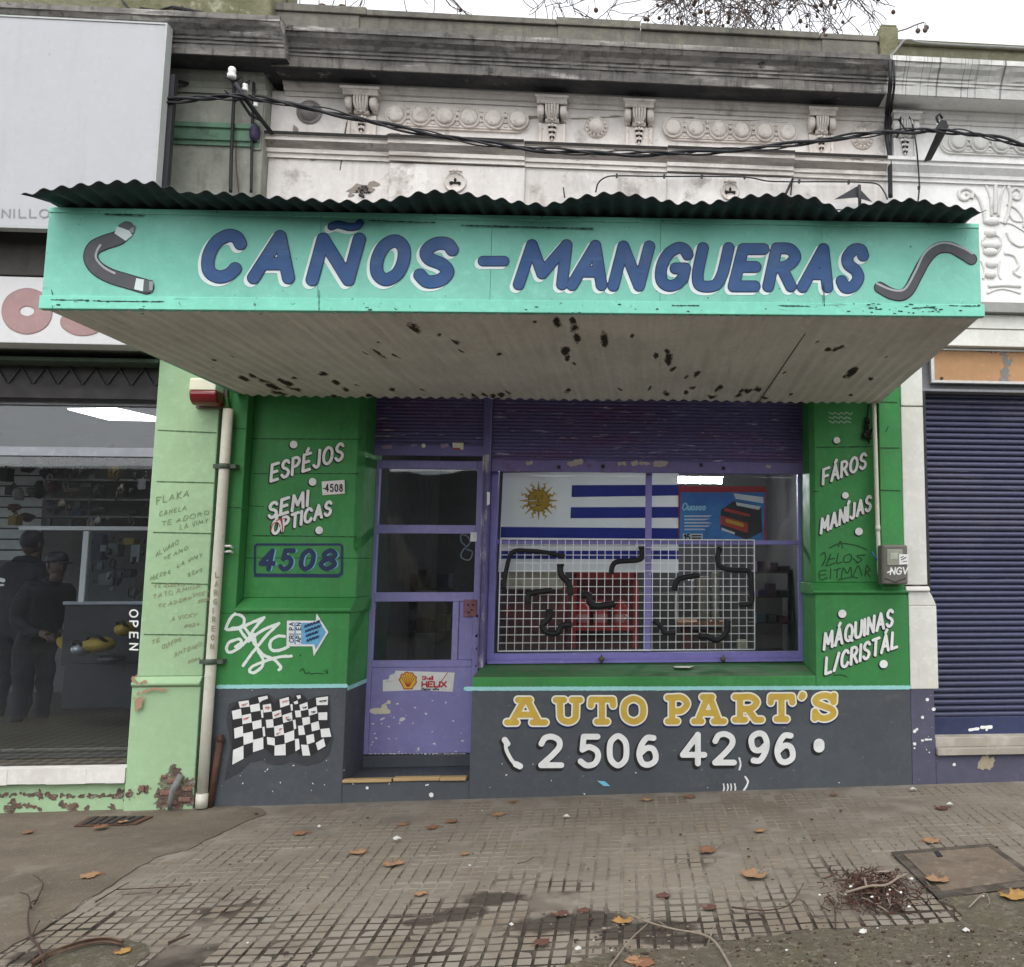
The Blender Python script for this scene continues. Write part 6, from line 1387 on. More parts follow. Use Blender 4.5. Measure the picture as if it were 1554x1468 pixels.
def fabric(name, c):                                             # thin cloth lets the shop light through
    m, t, b = NT(name); t.nodes.remove(b); d = t.nodes.new('ShaderNodeBsdfDiffuse'); e = t.nodes.new('ShaderNodeBsdfTranslucent'); x = t.nodes.new('ShaderNodeMixShader'); x.inputs[0].default_value = .4
    for n_ in (d, e): n_.inputs[0].default_value = (*c, 1)
    t.links.new(d.outputs[0], x.inputs[1]); t.links.new(e.outputs[0], x.inputs[2]); t.links.new(x.outputs[0], t.nodes['Material Output'].inputs[0]); return m
fabw = fabric('flag_white', (.86, .86, .85)); fabb = fabric('flag_blue', (.045, .06, .33))
obj('cloth', cloth(wz((130, 352), (925, 340), (925, 805), (108, 800)), 0, 50, 20), fabw, flag, fix=False)
st = ((442, 408, 925, 406, 462, 455), (437, 508, 925, 506, 558, 556), (120, 597, 925, 603, 645, 652), (115, 706, 925, 704, 742, 744))
mb = MB()
for xl, ya, xr, yb, yc, yd in st: mb_ = cloth(wz((xl, ya), (xr, yb), (xr, yd), (xl-2, yc)), .004, 50, 3); mb.add(mb_.v, mb_.f, 0, True)
obj('blue_stripe', mb, fabb, flag, fix=False)
sc_ = wz((291, 478))[0]; ik = Ink()
for k in range(16):
    a = 2*pi*k/16; tt = [(sc_[0]+r*cos(a+(.10*sin(r*.9) if k % 2 else 0)), sc_[1]+r*sin(a+(.10*sin(r*.9) if k % 2 else 0))) for r in np.linspace(12, 29, 8)]; ik.stroke(tt, 2.3, .5)
ik.dot(sc_[0], sc_[1], 16.5)
gold = flatm('flag_gold', (.55, .34, .03), .8); obj('sun_emblem', ik.mesh(0, step=.7, proj=fproj(.006)), gold, flag, fix=False)
ik = Ink().dot(sc_[0]-5, sc_[1]-4, 1.1).dot(sc_[0]+5, sc_[1]-4, 1.1).stroke([(sc_[0], sc_[1]-4), (sc_[0]-1.2, sc_[1]+2), (sc_[0]+1.4, sc_[1]+2.4)], .6).curve([(sc_[0]-4, sc_[1]+6), (sc_[0], sc_[1]+7.6), (sc_[0]+4, sc_[1]+6)], .7).stroke([(sc_[0]-7.5, sc_[1]-7), (sc_[0]-3, sc_[1]-7)], .6).stroke([(sc_[0]+3, sc_[1]-7), (sc_[0]+7.5, sc_[1]-7)], .6)
for k in range(40): a = 2*pi*k/40; ik.stroke([(sc_[0]+16*cos(a), sc_[1]+16*sin(a)), (sc_[0]+16*cos(a+.1), sc_[1]+16*sin(a+.1))], .5)
obj('sun_face', ik.mesh(0, step=.5, proj=fproj(.008)), flatm('flag_brown', (.22, .12, .015), .8), flag, fix=False)
# battery poster
po = thing('battery_poster', P(1095, 822, .60), 'blue poster of a red car battery hung beside the window flag', 'poster')
PYY = .60
def pprint(name, polys, off, m): 
    ik = Ink()
    for q in polys: ik.ngon(wz(*q))
    obj(name, ik.mesh(PYY-off), m, po, fix=False)
a = R4(1029, 742, 1163, 822, PYY); obj('sheet', MB().box(a[0], a[1], PYY, PYY+.004, a[2], a[3]+.02), flatm('poster_red', (.42, .03, .04)), po)
pprint('sheet', [((935, 440), (1318, 440), (1312, 665), (930, 665))], .002, mat('poster_blue', (.030, .14, .42), .4, [(3, .4, .7, (.05, .30, .62), .9)], None))
pprint('printed_battery', [((1118, 520), (1175, 480), (1300, 505), (1305, 620), (1235, 655), (1115, 610))], .004, flatm('batt_black', (.03, .028, .03)))
pprint('printed_battery', [((1115, 545), (1240, 580), (1240, 625), (1115, 585)), ((1135, 510), (1250, 540), (1250, 552), (1130, 525))], .006, flatm('batt_red', (.50, .05, .03)))
pprint('printed_battery', [((1140, 560), (1220, 582), (1220, 598), (1140, 576))], .008, flatm('batt_yel', (.6, .38, .03)))
pprint('printed_battery', [((1120, 600), (1180, 622), (1180, 632), (1120, 612)), ((1175, 445), (1310, 462), (1310, 490), (1185, 470)), ((1185, 485), (1300, 505), (1290, 520), (1190, 500))], .006, white_paint)
for y in (545, 560, 575, 590, 605): pprint('printed_lettering', [((952, y), (1050+random.uniform(-25, 30), y), (1050+random.uniform(-25, 30), y+7), (952, y+7))], .004, flatm('poster_white', (.6, .66, .7)))
pprint('printed_lettering', [((945, 628), (1035, 628), (1035, 660), (945, 660))], .004, white_paint)
pprint('printed_lettering', [((985, 634), (1030, 634), (1030, 640), (985, 640)), ((985, 645), (1028, 645), (1028, 652), (985, 652))], .006, black_paint)
ik = Ink().word('15', wz((952, 656))[0], wz((976, 656))[0], 8, 1.1); obj('printed_lettering', ik.mesh(PYY-.006, step=.5), black_paint, po, fix=False)
ik = Ink().word('Ouosco', wz((942, 520))[0], wz((1045, 520))[0], 10, 1.1, .2); obj('printed_lettering', ik.mesh(PYY-.004, step=.5), flatm('poster_cyan', (.35, .65, .8)), po, fix=False)
# white wire grid and the hoses on it
gy = .455
gx0, gx1, gz0, gz1 = R4(758, 819, 1145, 987, gy)
gr = thing('wire_grid', ((gx0+gx1)/2, gy, gz0), 'white wire display grid fixed across the lower shop window', 'display grid')
mb = MB(); nxg, nyg = 32, 14; r = .0027
for i in range(nxg+1):
    x = gx0+(gx1-gx0)*i/nxg; rr = r*1.8 if i in (0, nxg) else r; mb.tube([(x, gy, gz0), (x, gy, gz1)], rr, 5)
for j in range(nyg+1):
    z = gz0+(gz1-gz0)*j/nyg; rr = r*1.8 if j in (0, nyg) else r; mb.tube([(gx0, gy-.004, z), (gx1, gy-.004, z)], rr, 5)
obj('wires', mb, flatm('grid_white', (.88, .88, .88), .5), gr)
HZ = [("long black hose arching across the top left of the wire grid", [(130, 880), (145, 790), (172, 712), (250, 706), (330, 714), (410, 732)], 4.2),
 ("short black Y shaped hose below the flag hem", [(390, 765), (392, 812), (428, 855), (436, 908)], 6),
 ("stepped black hose hanging from the middle window bar", [(757, 685), (758, 735), (735, 748), (650, 755), (626, 775), (620, 812)], 5.2),
 ("black elbow hose under the cream carton", [(242, 945), (248, 905), (290, 892), (350, 885)], 5.5),
 ("thick black U shaped hose in front of the red bottles", [(485, 905), (518, 908), (525, 938), (555, 957), (636, 945)], 7),
 ("black hooked hose low at the left of the grid", [(340, 970), (338, 1010), (308, 1045), (330, 1076), (375, 1078), (400, 1045), (442, 1040)], 6),
 ("black hose bent like a hook right of the window mullion", [(905, 885), (922, 838), (958, 825), (1022, 815)], 5.5),
 ("longest zigzag black hose at the right end of the grid", [(1115, 690), (1102, 735), (1115, 775), (1165, 792), (1245, 800), (1256, 870), (1254, 940), (1200, 950)], 5.2),
 ("black curved hose low at the right of the grid", [(1015, 1092), (1060, 1095), (1098, 1110), (1140, 1078), (1150, 1020)], 6),
 ("short crooked black hose low beside the mullion", [(812, 1020), (845, 1048), (862, 1078), (912, 1074)], 4.5)]
for lab, q, r in HZ:
    pts = [P(a, b, gy-.014-r*.0033) for a, b in wz(*q)]; rr = r/2.988*(D+gy)/F*2.3
    h = thing('rubber_hose', pts[-1], lab, 'hose', 'black rubber hoses on the wire grid')
    obj('tube', MB().tube([Vector(v) for v in crom(pts, 8)], rr, 10), black_rub, h)
    obj('cuff', MB().tube([pts[0], Vector(pts[0]).lerp(Vector(pts[1]), .25)], rr*1.18, 10), black_rub, h)
# goods inside
def gbox(name, q, y, dpt, m, lab, cat, bev=.004, group=None):
    a = R4(*q, y); t = tag(obj(name, MB().box(a[0], a[1], y, y+dpt, a[2], a[3]), m, None, bev), lab, cat, group); return t
redm = mat('red_plastic', (.50, .035, .03), .35, [(6, .5, .7, (.38, .02, .02), .6)], None)
rk = thing('red_display_rack', P(920, 985, 1.0), 'red steel display rack behind the wire grid in the window', 'display rack')
def rkb(nm, q, y, d): a = R4(*q, y); obj(nm, MB().box(a[0], a[1], y, y+d, a[2], a[3]), redm, rk, .004)
rkb('post', (868, 870, 874, 985), 1.0, .04); rkb('post', (961, 870, 969, 985), 1.0, .04); rkb('header', (868, 868, 969, 880), 1.0, .05); rkb('side_panel', (852, 880, 860, 985), 1.1, .3)
mbk = R4(870, 880, 966, 985, 1.35); obj('back_panel', MB().box(mbk[0], mbk[1], 1.35, 1.36, mbk[2], mbk[3]), flatm('rack_dark_red', (.16, .02, .02)), rk)
sh_ = R4(874, 953, 961, 957, 1.05); obj('shelf', MB().box(sh_[0], sh_[1], 1.02, 1.33, sh_[2], sh_[3]), redm, rk, .003)
botm = mat('red_bottle', (.55, .05, .045), .3, (), None, var=.05)
for i, (x, l) in enumerate(((884, 'left'), (911, 'middle'), (942, 'right'))):
    c = P(x, 953, 1.14); h = (953-912)/F*(D+1.14)
    b = thing('oil_bottle', c, l+'most of the three red plastic bottles on the red rack' if l != 'middle' else 'middle one of the three red plastic bottles on the red rack', 'bottle', 'red bottles on the rack')
    obj('bottle_body', MB().lathe(c, (0, 0, 1), [(.05, 0), (.056, .01), (.056, h*.68), (.045, h*.8), (.02, h*.88), (.02, h*.94)], 18), botm, b); obj('cap', MB().lathe(c+Vector((0, 0, h*.9)), (0, 0, 1), [(.024, 0), (.024, h*.1)], 14), redm, b)
    obj('label', MB().lathe(c+Vector((0, 0, h*.2)), (0, 0, 1), [(.0565, 0), (.0568, h*.3)], 18), flatm('label_pale', (.66, .32, .30)), b)
gbox('cream_carton', (767, 868, 852, 894), .72, .25, mat('cream_card', (.52, .46, .33), .8), 'cream cardboard carton on the red box behind the grid at the left', 'carton')
gbox('storage_chest', (762, 896, 856, 985), .80, .3, mat('dark_red_box', (.10, .035, .03), .6, [(5, .5, .7, (.25, .04, .03), .7)]), 'dark red chest under the cream carton in the window', 'box')
for i, (x0, x1, y0, m, l) in enumerate(((1058, 1077, 876, (.36, .34, .24), 'left hand olive cream filter tube on the orange shelf'), (1080, 1092, 870, (.50, .47, .36), 'right hand pale cream filter tube on the orange shelf'))):
    c = P((x0+x1)/2, 943, 1.3); h = (943-y0)/F*(D+1.3); rr = (x1-x0)/2/F*(D+1.3)
    tag(obj('filter_tube', MB().lathe(c, (0, 0, 1), [(rr, 0), (rr, h*.98), (rr*.8, h), (rr*.4, h)], 18), flatm('tube%d' % i, m)), l, 'filter')
gbox('orange_shelf', (1028, 944, 1100, 950), 1.2, .4, flatm('orange_wood', (.33, .14, .06)), 'orange wooden shelf board inside the window right of the mullion', 'shelf')
for i, (x0, x1, y0, y1, c) in enumerate(((1035, 1050, 951, 985, (.2, .06, .04)), (1053, 1072, 958, 985, (.12, .05, .035)), (1076, 1098, 955, 985, (.16, .10, .05)))):
    gbox('spare_part_box', (x0, y0, x1, y1), 1.35, .2, flatm('sp%d' % i, c), ('dark red', 'brown', 'ochre')[i]+' spare part box under the orange shelf in the window', 'box')
gbox('white_upright', (1024, 880, 1030, 940), 1.4, .05, white_board, 'white upright of the shelving inside the window beside the mullion', 'upright')
gbox('mirror_glass', (1040, 880, 1054, 905), 1.6, .02, alu, 'pale mirror glass standing on the orange shelf behind the grid', 'mirror')
gbox('yellow_box', (1120, 972, 1134, 985), .9, .1, flatm('pale_yellow_box', (.42, .38, .22)), 'small pale yellow box at the bottom right of the wire grid', 'box')
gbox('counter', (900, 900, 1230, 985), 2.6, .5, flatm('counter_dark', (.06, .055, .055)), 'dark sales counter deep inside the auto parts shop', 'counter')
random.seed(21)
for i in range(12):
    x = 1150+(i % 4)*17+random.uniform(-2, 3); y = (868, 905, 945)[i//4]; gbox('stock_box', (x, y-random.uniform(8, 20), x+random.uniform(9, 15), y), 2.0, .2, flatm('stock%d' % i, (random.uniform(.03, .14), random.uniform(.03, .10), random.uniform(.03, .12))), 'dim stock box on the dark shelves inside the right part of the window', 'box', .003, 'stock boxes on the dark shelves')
for y, l in ((868, 'upper'), (905, 'middle'), (945, 'lowest')): gbox('dark_shelf', (1140, y+.4, 1235, y+2.4), 1.98, .3, flatm('dark_shelf_board', (.05, .045, .045)), l+' dark shelf board with stock boxes right of the wire grid', 'shelf', .002)
for i in range(8):
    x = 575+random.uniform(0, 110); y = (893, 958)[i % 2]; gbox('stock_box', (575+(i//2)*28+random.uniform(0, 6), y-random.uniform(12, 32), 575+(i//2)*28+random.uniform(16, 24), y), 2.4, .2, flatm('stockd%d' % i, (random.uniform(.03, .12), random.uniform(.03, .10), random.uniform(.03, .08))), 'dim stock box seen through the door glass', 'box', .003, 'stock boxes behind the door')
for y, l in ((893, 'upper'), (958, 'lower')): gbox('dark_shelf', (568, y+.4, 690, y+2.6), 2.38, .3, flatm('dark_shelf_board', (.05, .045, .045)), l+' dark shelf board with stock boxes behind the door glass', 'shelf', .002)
def lampx(name, q, y, dpt, lab):
    a = R4(*q, y); t = thing(name, ((a[0]+a[1])/2, y, a[3]), lab, 'lamp'); obj('tube', MB().box(a[0], a[1], y, y+dpt, a[2], a[3]), lamp_mat, t); obj('fitting', MB().box(a[0]-.02, a[1]+.02, y-.01, y+dpt+.01, a[3]+.0005, a[3]+.03), white_paint, t)
lampx('strip_lamp', (1028, 724, 1095, 733), 2.2, .05, 'lit fluorescent strip lamp inside the shop above the battery poster')
lampx('strip_lamp', (884, 716, 903, 722), 2.4, .05, 'short glowing strip added for a bright reflection above the sun flag')  # glowing strip added to imitate a bright reflection in the glass
lampx('strip_lamp', (600, 735, 622, 741), 3.0, .05, 'lit lamp deep inside the shop behind the door glass')

# ================================================================ in the tool shop
a = R4(100, 618, 300, 640, 2.0); z = 2.79
lt = thing('ceiling_panel_lamp', (-3.9, 2.0, z), 'bright square ceiling panel lamp in the tool shop', 'lamp')
q = [P(100, 622, 1.9), P(172, 619, 2.6), P(290, 645, 2.6), P(166, 639, 1.9)]
zq = sum(p.z for p in q)/4
def onz(px, py, z): r = ray(px, py); return CAM+r*((z-CAM.z)/r.z)
zq = 2.80; q = [onz(103, 622, zq), onz(176, 621, zq), onz(262, 640, zq), onz(165, 638, zq)]
obj('diffuser', MB().prism(q, (0, 0, .01)), mat('panel_lamp_glow', (1., 1., .97), .5, (), None, emit=2.2, var=0), lt); cc = sum(q, Vector())/4
obj('frame', MB().prism([cc+(p-cc)*1.04+Vector((0, 0, .0105)) for p in q], (0, 0, .02)), white_paint, lt)
sw = thing('slatwall', P(30, 840, 2.8), 'white slatted display wall with hanging tools in the tool shop', 'display wall')
mb = MB(); r_ = R4(-60, 690, 64, 850, 2.8)
k = 0; z = r_[2]
while z < r_[3]-.08: mb.box(r_[0], r_[1], 2.8, 2.83, z, z+.085); z += .10
obj('slats', mb, flatm('slat_white', (.36, .37, .35), .5), sw); obj('back', MB().box(r_[0], r_[1], 2.831, 2.85, r_[2], r_[3]), black_paint, sw)
random.seed(5)
names = ('drill_case', 'angle_grinder', 'tool_bag', 'hand_saw', 'carton', 'helmet', 'cable_reel', 'hose_coil')
cols = [('black', (.015, .015, .018)), ('orange', (.45, .18, .02)), ('yellow', (.5, .33, .03)), ('navy', (.02, .03, .08)), ('grey', (.2, .2, .2)), ('brown', (.13, .08, .05)), ('white', (.5, .5, .5)), ('dark red', (.2, .04, .03)), ('blue', (.04, .12, .3))]
spots = [(43, 704, 20, 26, 0), (68, 692, 14, 10, 5), (85, 700, 16, 14, 4), (70, 718, 16, 16, 3), (105, 690, 14, 14, 6), (125, 700, 22, 24, 0), (150, 696, 18, 20, 3), (175, 718, 14, 24, 2), (165, 690, 22, 18, 0), (205, 700, 16, 22, 7), (190, 740, 22, 20, 0), (215, 735, 12, 16, 6), (80, 740, 18, 12, 7), (110, 745, 22, 12, 5), (130, 735, 16, 8, 6), (150, 745, 18, 20, 4), (85, 770, 26, 14, 3), (115, 778, 14, 8, 8), (150, 775, 26, 14, 0), (200, 778, 22, 12, 5), (15, 745, 16, 12, 0), (28, 752, 8, 20, 6), (48, 745, 14, 10, 4), (18, 790, 12, 14, 2), (40, 785, 22, 10, 5), (22, 770, 20, 10, 7), (5, 720, 12, 20, 0), (60, 745, 10, 26, 0)]
for i, (x, y, w, h, c) in enumerate(spots):
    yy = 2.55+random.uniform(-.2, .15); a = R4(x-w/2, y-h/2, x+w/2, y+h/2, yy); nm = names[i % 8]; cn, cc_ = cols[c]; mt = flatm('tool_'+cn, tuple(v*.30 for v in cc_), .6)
    mb = MB(); cx_, cz_ = (a[0]+a[1])/2, (a[2]+a[3])/2; w_, h_ = (a[1]-a[0])/2, (a[3]-a[2])/2
    if i % 3 == 0:
        mb.ball((cx_, yy, cz_), (w_*1.1, .07, h_*1.1), n=14, m=10); mb.v = [(x+.03*mnoise.noise((x*22, z*22, i)), y_, z+.035*mnoise.noise((x*20, z*20, i+9))) for x, y_, z in mb.v]; mb.box(cx_-w_*.3, cx_+w_*.3, yy-.03, yy+.03, cz_+h_*.7, cz_+h_*1.15)
    elif i % 3 == 1: mb.lathe((cx_-w_, yy, cz_), (1, 0, 0), [(h_*.5, 0), (h_, w_*.3), (h_, w_*1.5), (h_*.4, w_*2)], 12); mb.tube([(cx_, yy, cz_-h_*.6), (cx_+w_*.3, yy-.03, cz_-h_*1.3)], .018, 7)
    else: mb.box(a[0], a[1], yy, yy+.1, a[2], a[3]); mb.tube([(a[0]+w_*.4, yy+.05, a[3]), (cx_, yy+.05, a[3]+.04), (a[1]-w_*.4, yy+.05, a[3])], .01, 6)
    where = ('top row', 'second row', 'third row', 'lowest row')[0 if y < 712 else 1 if y < 742 else 2 if y < 766 else 3]; nb = 'near the pillar' if x > 160 else 'in the middle' if x > 70 else 'on the slatted wall'
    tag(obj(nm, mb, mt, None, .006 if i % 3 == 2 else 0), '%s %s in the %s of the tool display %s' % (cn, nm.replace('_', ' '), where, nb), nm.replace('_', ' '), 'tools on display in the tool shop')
bd = gbox('back_shelving', (66, 690, 232, 800), 2.75, .05, flatm('shelf_back', (.055, .05, .05)), 'dark shelving panel behind the tools in the tool shop', 'shelving')
for i, (y0) in enumerate((727, 757, 783)): gbox('shelf_board', (66, y0, 228, y0+3), 2.4, .3, flatm('shelf_grey', (.09, .09, .09)), ('upper', 'middle', 'lowest')[i]+' grey shelf board carrying tools in the tool shop', 'shelf', .002)
ct = thing('sales_counter', P(150, 990, 1.6), 'white edged glass sales counter with upright post in the tool shop', 'counter')
def ctb(nm, q, y, d, m): a = R4(*q, y); obj(nm, MB().box(a[0], a[1], y, y+d, a[2], a[3]), m, ct, .004)
ctb('top_rail', (28, 799, 226, 805), 1.6, .05, white_board); ctb('post', (122, 806, 131, 915), 1.6, .05, white_board); ctb('front_panel', (95, 918, 228, 1010), 1.62, .04, flatm('ctr_dark', (.02, .02, .024)))
ctb('bottom_rail', (95, 913, 228, 918), 1.6, .05, alu); a = R4(131, 806, 226, 913, 1.61); obj('glass_pane', MB().box(a[0], a[1], 1.612, 1.618, a[2], a[3]), glass, ct)
for i, (x, y, w, h, c) in enumerate(((148, 830, 14, 40, 3), (170, 835, 16, 20, 4), (185, 870, 26, 14, 0), (205, 840, 14, 26, 6), (160, 880, 22, 18, 4), (212, 885, 16, 22, 5), (195, 822, 16, 10, 2))):
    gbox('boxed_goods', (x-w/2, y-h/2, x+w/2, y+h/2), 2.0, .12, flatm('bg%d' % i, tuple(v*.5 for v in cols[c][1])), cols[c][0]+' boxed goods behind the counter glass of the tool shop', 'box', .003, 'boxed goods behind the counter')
yel = flatm('machine_yellow', (.24, .165, .018), .5)
for i, (x, y, w, h, l, m) in enumerate(((104, 972, 30, 26, 'large yellow hose reel lying in front of the counter', yel), (150, 978, 50, 24, 'yellow and black chainsaw on the tool shop floor', yel), (190, 955, 26, 22, 'yellow garden machine at the right end of the counter', yel), (125, 985, 26, 20, 'grey-green motor on the floor of the tool shop', alu), (170, 1000, 40, 14, 'dark toolbox on the floor of the tool shop', steel_dark))):
    yy = 1.75 if i == 0 else 1.35; a = R4(x-w/2, y-h/2, x+w/2, y+h/2, yy); cx_, cz_, w_, h_ = (a[0]+a[1])/2, (a[2]+a[3])/2, (a[1]-a[0])/2, (a[3]-a[2])/2
    t = thing(('hose_reel', 'chainsaw', 'garden_machine', 'motor', 'toolbox')[i], (cx_, yy, a[2]), l, ('hose reel', 'chainsaw', 'machine', 'motor', 'toolbox')[i])
    mb = MB().lathe((cx_, yy-.06, cz_), (0, 1, 0), [(h_*.9, 0), (h_, .02), (h_*.8, .06), (h_, .1), (h_*.9, .12)], 18) if i in (0,) else MB().ball((cx_, yy, cz_), (w_, .12, h_), n=12, m=7)
    obj('body', mb, m, t); obj('handle', MB().tube([(cx_-w_*.6, yy-.05, cz_+h_*.5), (cx_-w_*.2, yy-.1, cz_+h_*1.25), (cx_+w_*.4, yy-.1, cz_+h_*1.15), (cx_+w_*.7, yy-.05, cz_+h_*.3)], .014, 7), black_rub, t)
gbox('floor_plinth', (95, 1008, 228, 1075), 1.5, 1.2, flatm('plinth_dark', (.02, .02, .022)), 'dark display plinth under the counter in the tool shop', 'plinth')

rq = random.Random(31)
for i in range(84):                                                # dense small stock: blister packs, belts, discs, bottles
    if i < 60: x, y, yy = rq.uniform(66, 232), rq.uniform(692, 796), rq.uniform(2.25, 2.7)
    else: x, y, yy = rq.uniform(134, 226), rq.uniform(812, 905), rq.uniform(1.75, 2.3)
    w, h = rq.uniform(3, 10), rq.uniform(4, 14); a = R4(x-w/2, y-h/2, x+w/2, y+h/2, yy); v = rq.choice((.012, .02, .03, .05, .09, .2)); tint = rq.choice(((1, 1, 1), (1, .8, .6), (.7, .8, 1), (1, .6, .5), (.9, .9, .7)))
    mt = flatm('stock_%d_%d' % (int(v*1000), int(tint[0]*10+tint[1]*100)), tuple(v*q for q in tint), .4); mb = MB(); k = i % 4
    if k == 0: mb.box(a[0], a[1], yy, yy+.03, a[2], a[3])
    elif k == 1: mb.lathe(((a[0]+a[1])/2, yy, a[2]), (0, 0, 1), [((a[1]-a[0])/2, 0), ((a[1]-a[0])/2, (a[3]-a[2])*.7), ((a[1]-a[0])/5, (a[3]-a[2])*.85), ((a[1]-a[0])/5, a[3]-a[2])], 10)
    elif k == 2: cx_, cz_ = (a[0]+a[1])/2, (a[2]+a[3])/2; q_ = (a[3]-a[2])/2; mb.tube([(cx_+q_*.55*cos(t), yy, cz_+q_*sin(t)) for t in np.linspace(0, 2*pi, 15)], .009, 6)
    else: mb.box(a[0], a[1], yy, yy+.012, a[2], a[3]).tube([((a[0]+a[1])/2, yy-.01, a[3]-.01), ((a[0]+a[1])/2, yy-.015, a[2]-.02)], .012, 6)
    tag(obj('small_stock', mb, mt), 'small stock item crowded on the dark shelves of the tool shop' if i < 60 else 'small stock item behind the counter glass of the tool shop', 'stock item', 'small stock on the tool shop shelves' if i < 60 else 'small stock behind the tool shop counter')
# ---- two people in dark clothes
skin = mat('skin', (.075, .042, .032), .6, (), None, var=.05); darkcl = mat('dark_cloth', (.007, .008, .013), .9, [(8, .5, .7, (.012, .013, .02), .6)], None); jeans = mat('dark_trousers', (.02, .022, .03), .9, (), None)
def body(name, verts, edges, radii, root, mts, parent):
    me = bpy.data.meshes.new(name); me.from_pydata([tuple(Vector(v)-BASE[parent.name]) for v in verts], edges, [])
    o = bpy.data.objects.new(name, me); COL.objects.link(o); o.parent = parent; BASE[o.name] = BASE[parent.name]
    sk = o.modifiers.new('skin', 'SKIN'); sk.use_smooth_shade = True
    for i, v in enumerate(me.skin_vertices[0].data):
        r = radii[i]; v.radius = r if isinstance(r, tuple) else (r, r); v.use_root = i == root
    sb = o.modifiers.new('sub', 'SUBSURF'); sb.levels = 2; sb.render_levels = 2
    tx = bpy.data.textures.new('cloth_folds', 'CLOUDS'); tx.noise_scale = .11
    dp_ = o.modifiers.new('folds', 'DISPLACE'); dp_.texture = tx; dp_.strength = .045; dp_.mid_level = .5
    for mm in mts: me.materials.append(mm)
    return o
def person(px, py, y, hh, face, lab, lean, cap):
    """standing figure; head centre at the image point, hh its standing height in metres, face = heading in degrees"""
    h = P(px, py, y); k = hh/1.75; base = Vector((h.x, y, h.z-1.63*k)); t = thing('person', base, lab, 'person')
    ca, sa = cos(radians(face)), sin(radians(face))
    def T(s, f, u): l = lean*max(0, u-.95); return Vector((base.x+(f+l)*ca*k-s*sa*k-lean*.68*ca*k, y+(f+l)*sa*k+s*ca*k-lean*.68*sa*k, base.z+u*k))
    # s: sideways, f: forwards, u: up
    V_ = [T(0, 0, .95), T(0, 0, 1.12), T(0, -.01, 1.32), T(0, 0, 1.46), T(0, .02, 1.53)]; R_ = [(.15, .11), (.15, .11), (.17, .12), (.09, .08), (.055, .055)]; E_ = [(0, 1), (1, 2), (2, 3), (3, 4)]
    for s in (-1, 1):
        o = len(V_); V_ += [T(s*.19, -.01, 1.40), T(s*.24, .02, 1.14), T(s*.20, .22, 1.02), T(s*.17, .30, 1.02)]; R_ += [.07, .052, .04, .032]; E_ += [(2, o), (o, o+1), (o+1, o+2), (o+2, o+3)]
        o = len(V_); V_ += [T(s*.10, .0, .86), T(s*.11, .03, .50), T(s*.12, -.02, .10), T(s*.12, .10, .04)]; R_ += [.095, .065, .045, .038]; E_ += [(0, o), (o, o+1), (o+1, o+2), (o+2, o+3)]
    body('clothed_body', V_, E_, R_, 0, [darkcl], t)
    c = T(0, .035, 1.635); mb = MB(); n, m = 20, 14
    for i in range(m+1):
        th = pi*i/m
        for j in range(n):
            a = 2*pi*j/n; x, yv, z = sin(th)*cos(a), sin(th)*sin(a), cos(th)
            rx_, ry_, rz_ = .075, .095, .118
            if z < 0: rx_ *= 1-.22*(-z)**1.5; ry_ *= 1-.10*(-z)
            fx = yv*ry_+(.016 if abs(x) < .25 and yv > .8 and -.25 < z < .15 else 0); sx_ = x*rx_
            mb.v.append((c.x+(fx*ca-sx_*sa)*k, c.y+(fx*sa+sx_*ca)*k, c.z+z*rz_*k))
    for i in range(m):
        for j in range(n): j2 = (j+1) % n; mb.f.append([i*n+j, (i+1)*n+j, (i+1)*n+j2, i*n+j2]); mb.mi.append(0); mb.sm.append(True)
    def H(s, f, u): return (c.x+(f*ca-s*sa)*k, c.y+(f*sa+s*ca)*k, c.z+u*k)
    mb.tube([H(0, .02, -.07), H(0, 0, -.15)], .055*k, 12)
    for s in (-1, 1): mb.ball(H(s*.076, -.005, -.01), (.012, .02, .03))
    obj('head', mb, skin, t)
    mb = MB()
    for s in (-1, 1): mb.ball(H(s*.03, .085, .01), .009)
    mb.tube([H(-.025, .088, -.055), H(0, .093, -.056), H(.025, .088, -.055)], .004, 6); obj('eyes_and_mouth', mb, black_paint, t)
    mb = MB(); mb.ball(H(0, -.012, .03), (.088*k, .098*k, .10*k), n=16, m=10) if not cap else mb.lathe(H(0, 0, .02), (0, 0, 1), [(.092*k, 0), (.094*k, .03*k), (.08*k, .075*k), (.04*k, .098*k), (.01, .10*k)], 20)
    obj('hair' if not cap else 'cap', mb, black_rub, t)
    if cap:
        mb = MB().prism([H(-.06, .07, .025), H(-.05, .14, .012), H(0, .165, .008), H(.05, .14, .012), H(.06, .07, .025)], (0, 0, .008)); obj('cap_peak', mb, black_rub, t)
    for s in (-1, 1):                                              # hands: palm, four fingers, thumb
        w = T(s*.17, .30, 1.02); mb = MB(); d = Vector((ca, sa, -.25)).normalized(); sd_ = Vector((-sa, ca, 0))
        mb.tube([w, w+d*.04, w+d*.085], [.030*k, .038*k, .036*k], 10)
        for f in range(4):
            b0 = w+d*.08+sd_*(.026-.0175*f); L_ = (.062, .074, .07, .055)[f]; mb.tube([b0, b0+d*L_*.5+Vector((0, 0, -.004)), b0+d*L_*.85+Vector((0, 0, -.022)), b0+d*L_*.8+Vector((0, 0, -.04))], [.0095, .009, .0085, .007], 7)
        b0 = w+d*.03-sd_*s*.030; mb.tube([b0, b0-sd_*s*.022+d*.025, b0-sd_*s*.022+d*.06+Vector((0, 0, -.01))], [.012, .0105, .0085], 7)
        obj('hand', mb, skin, t)
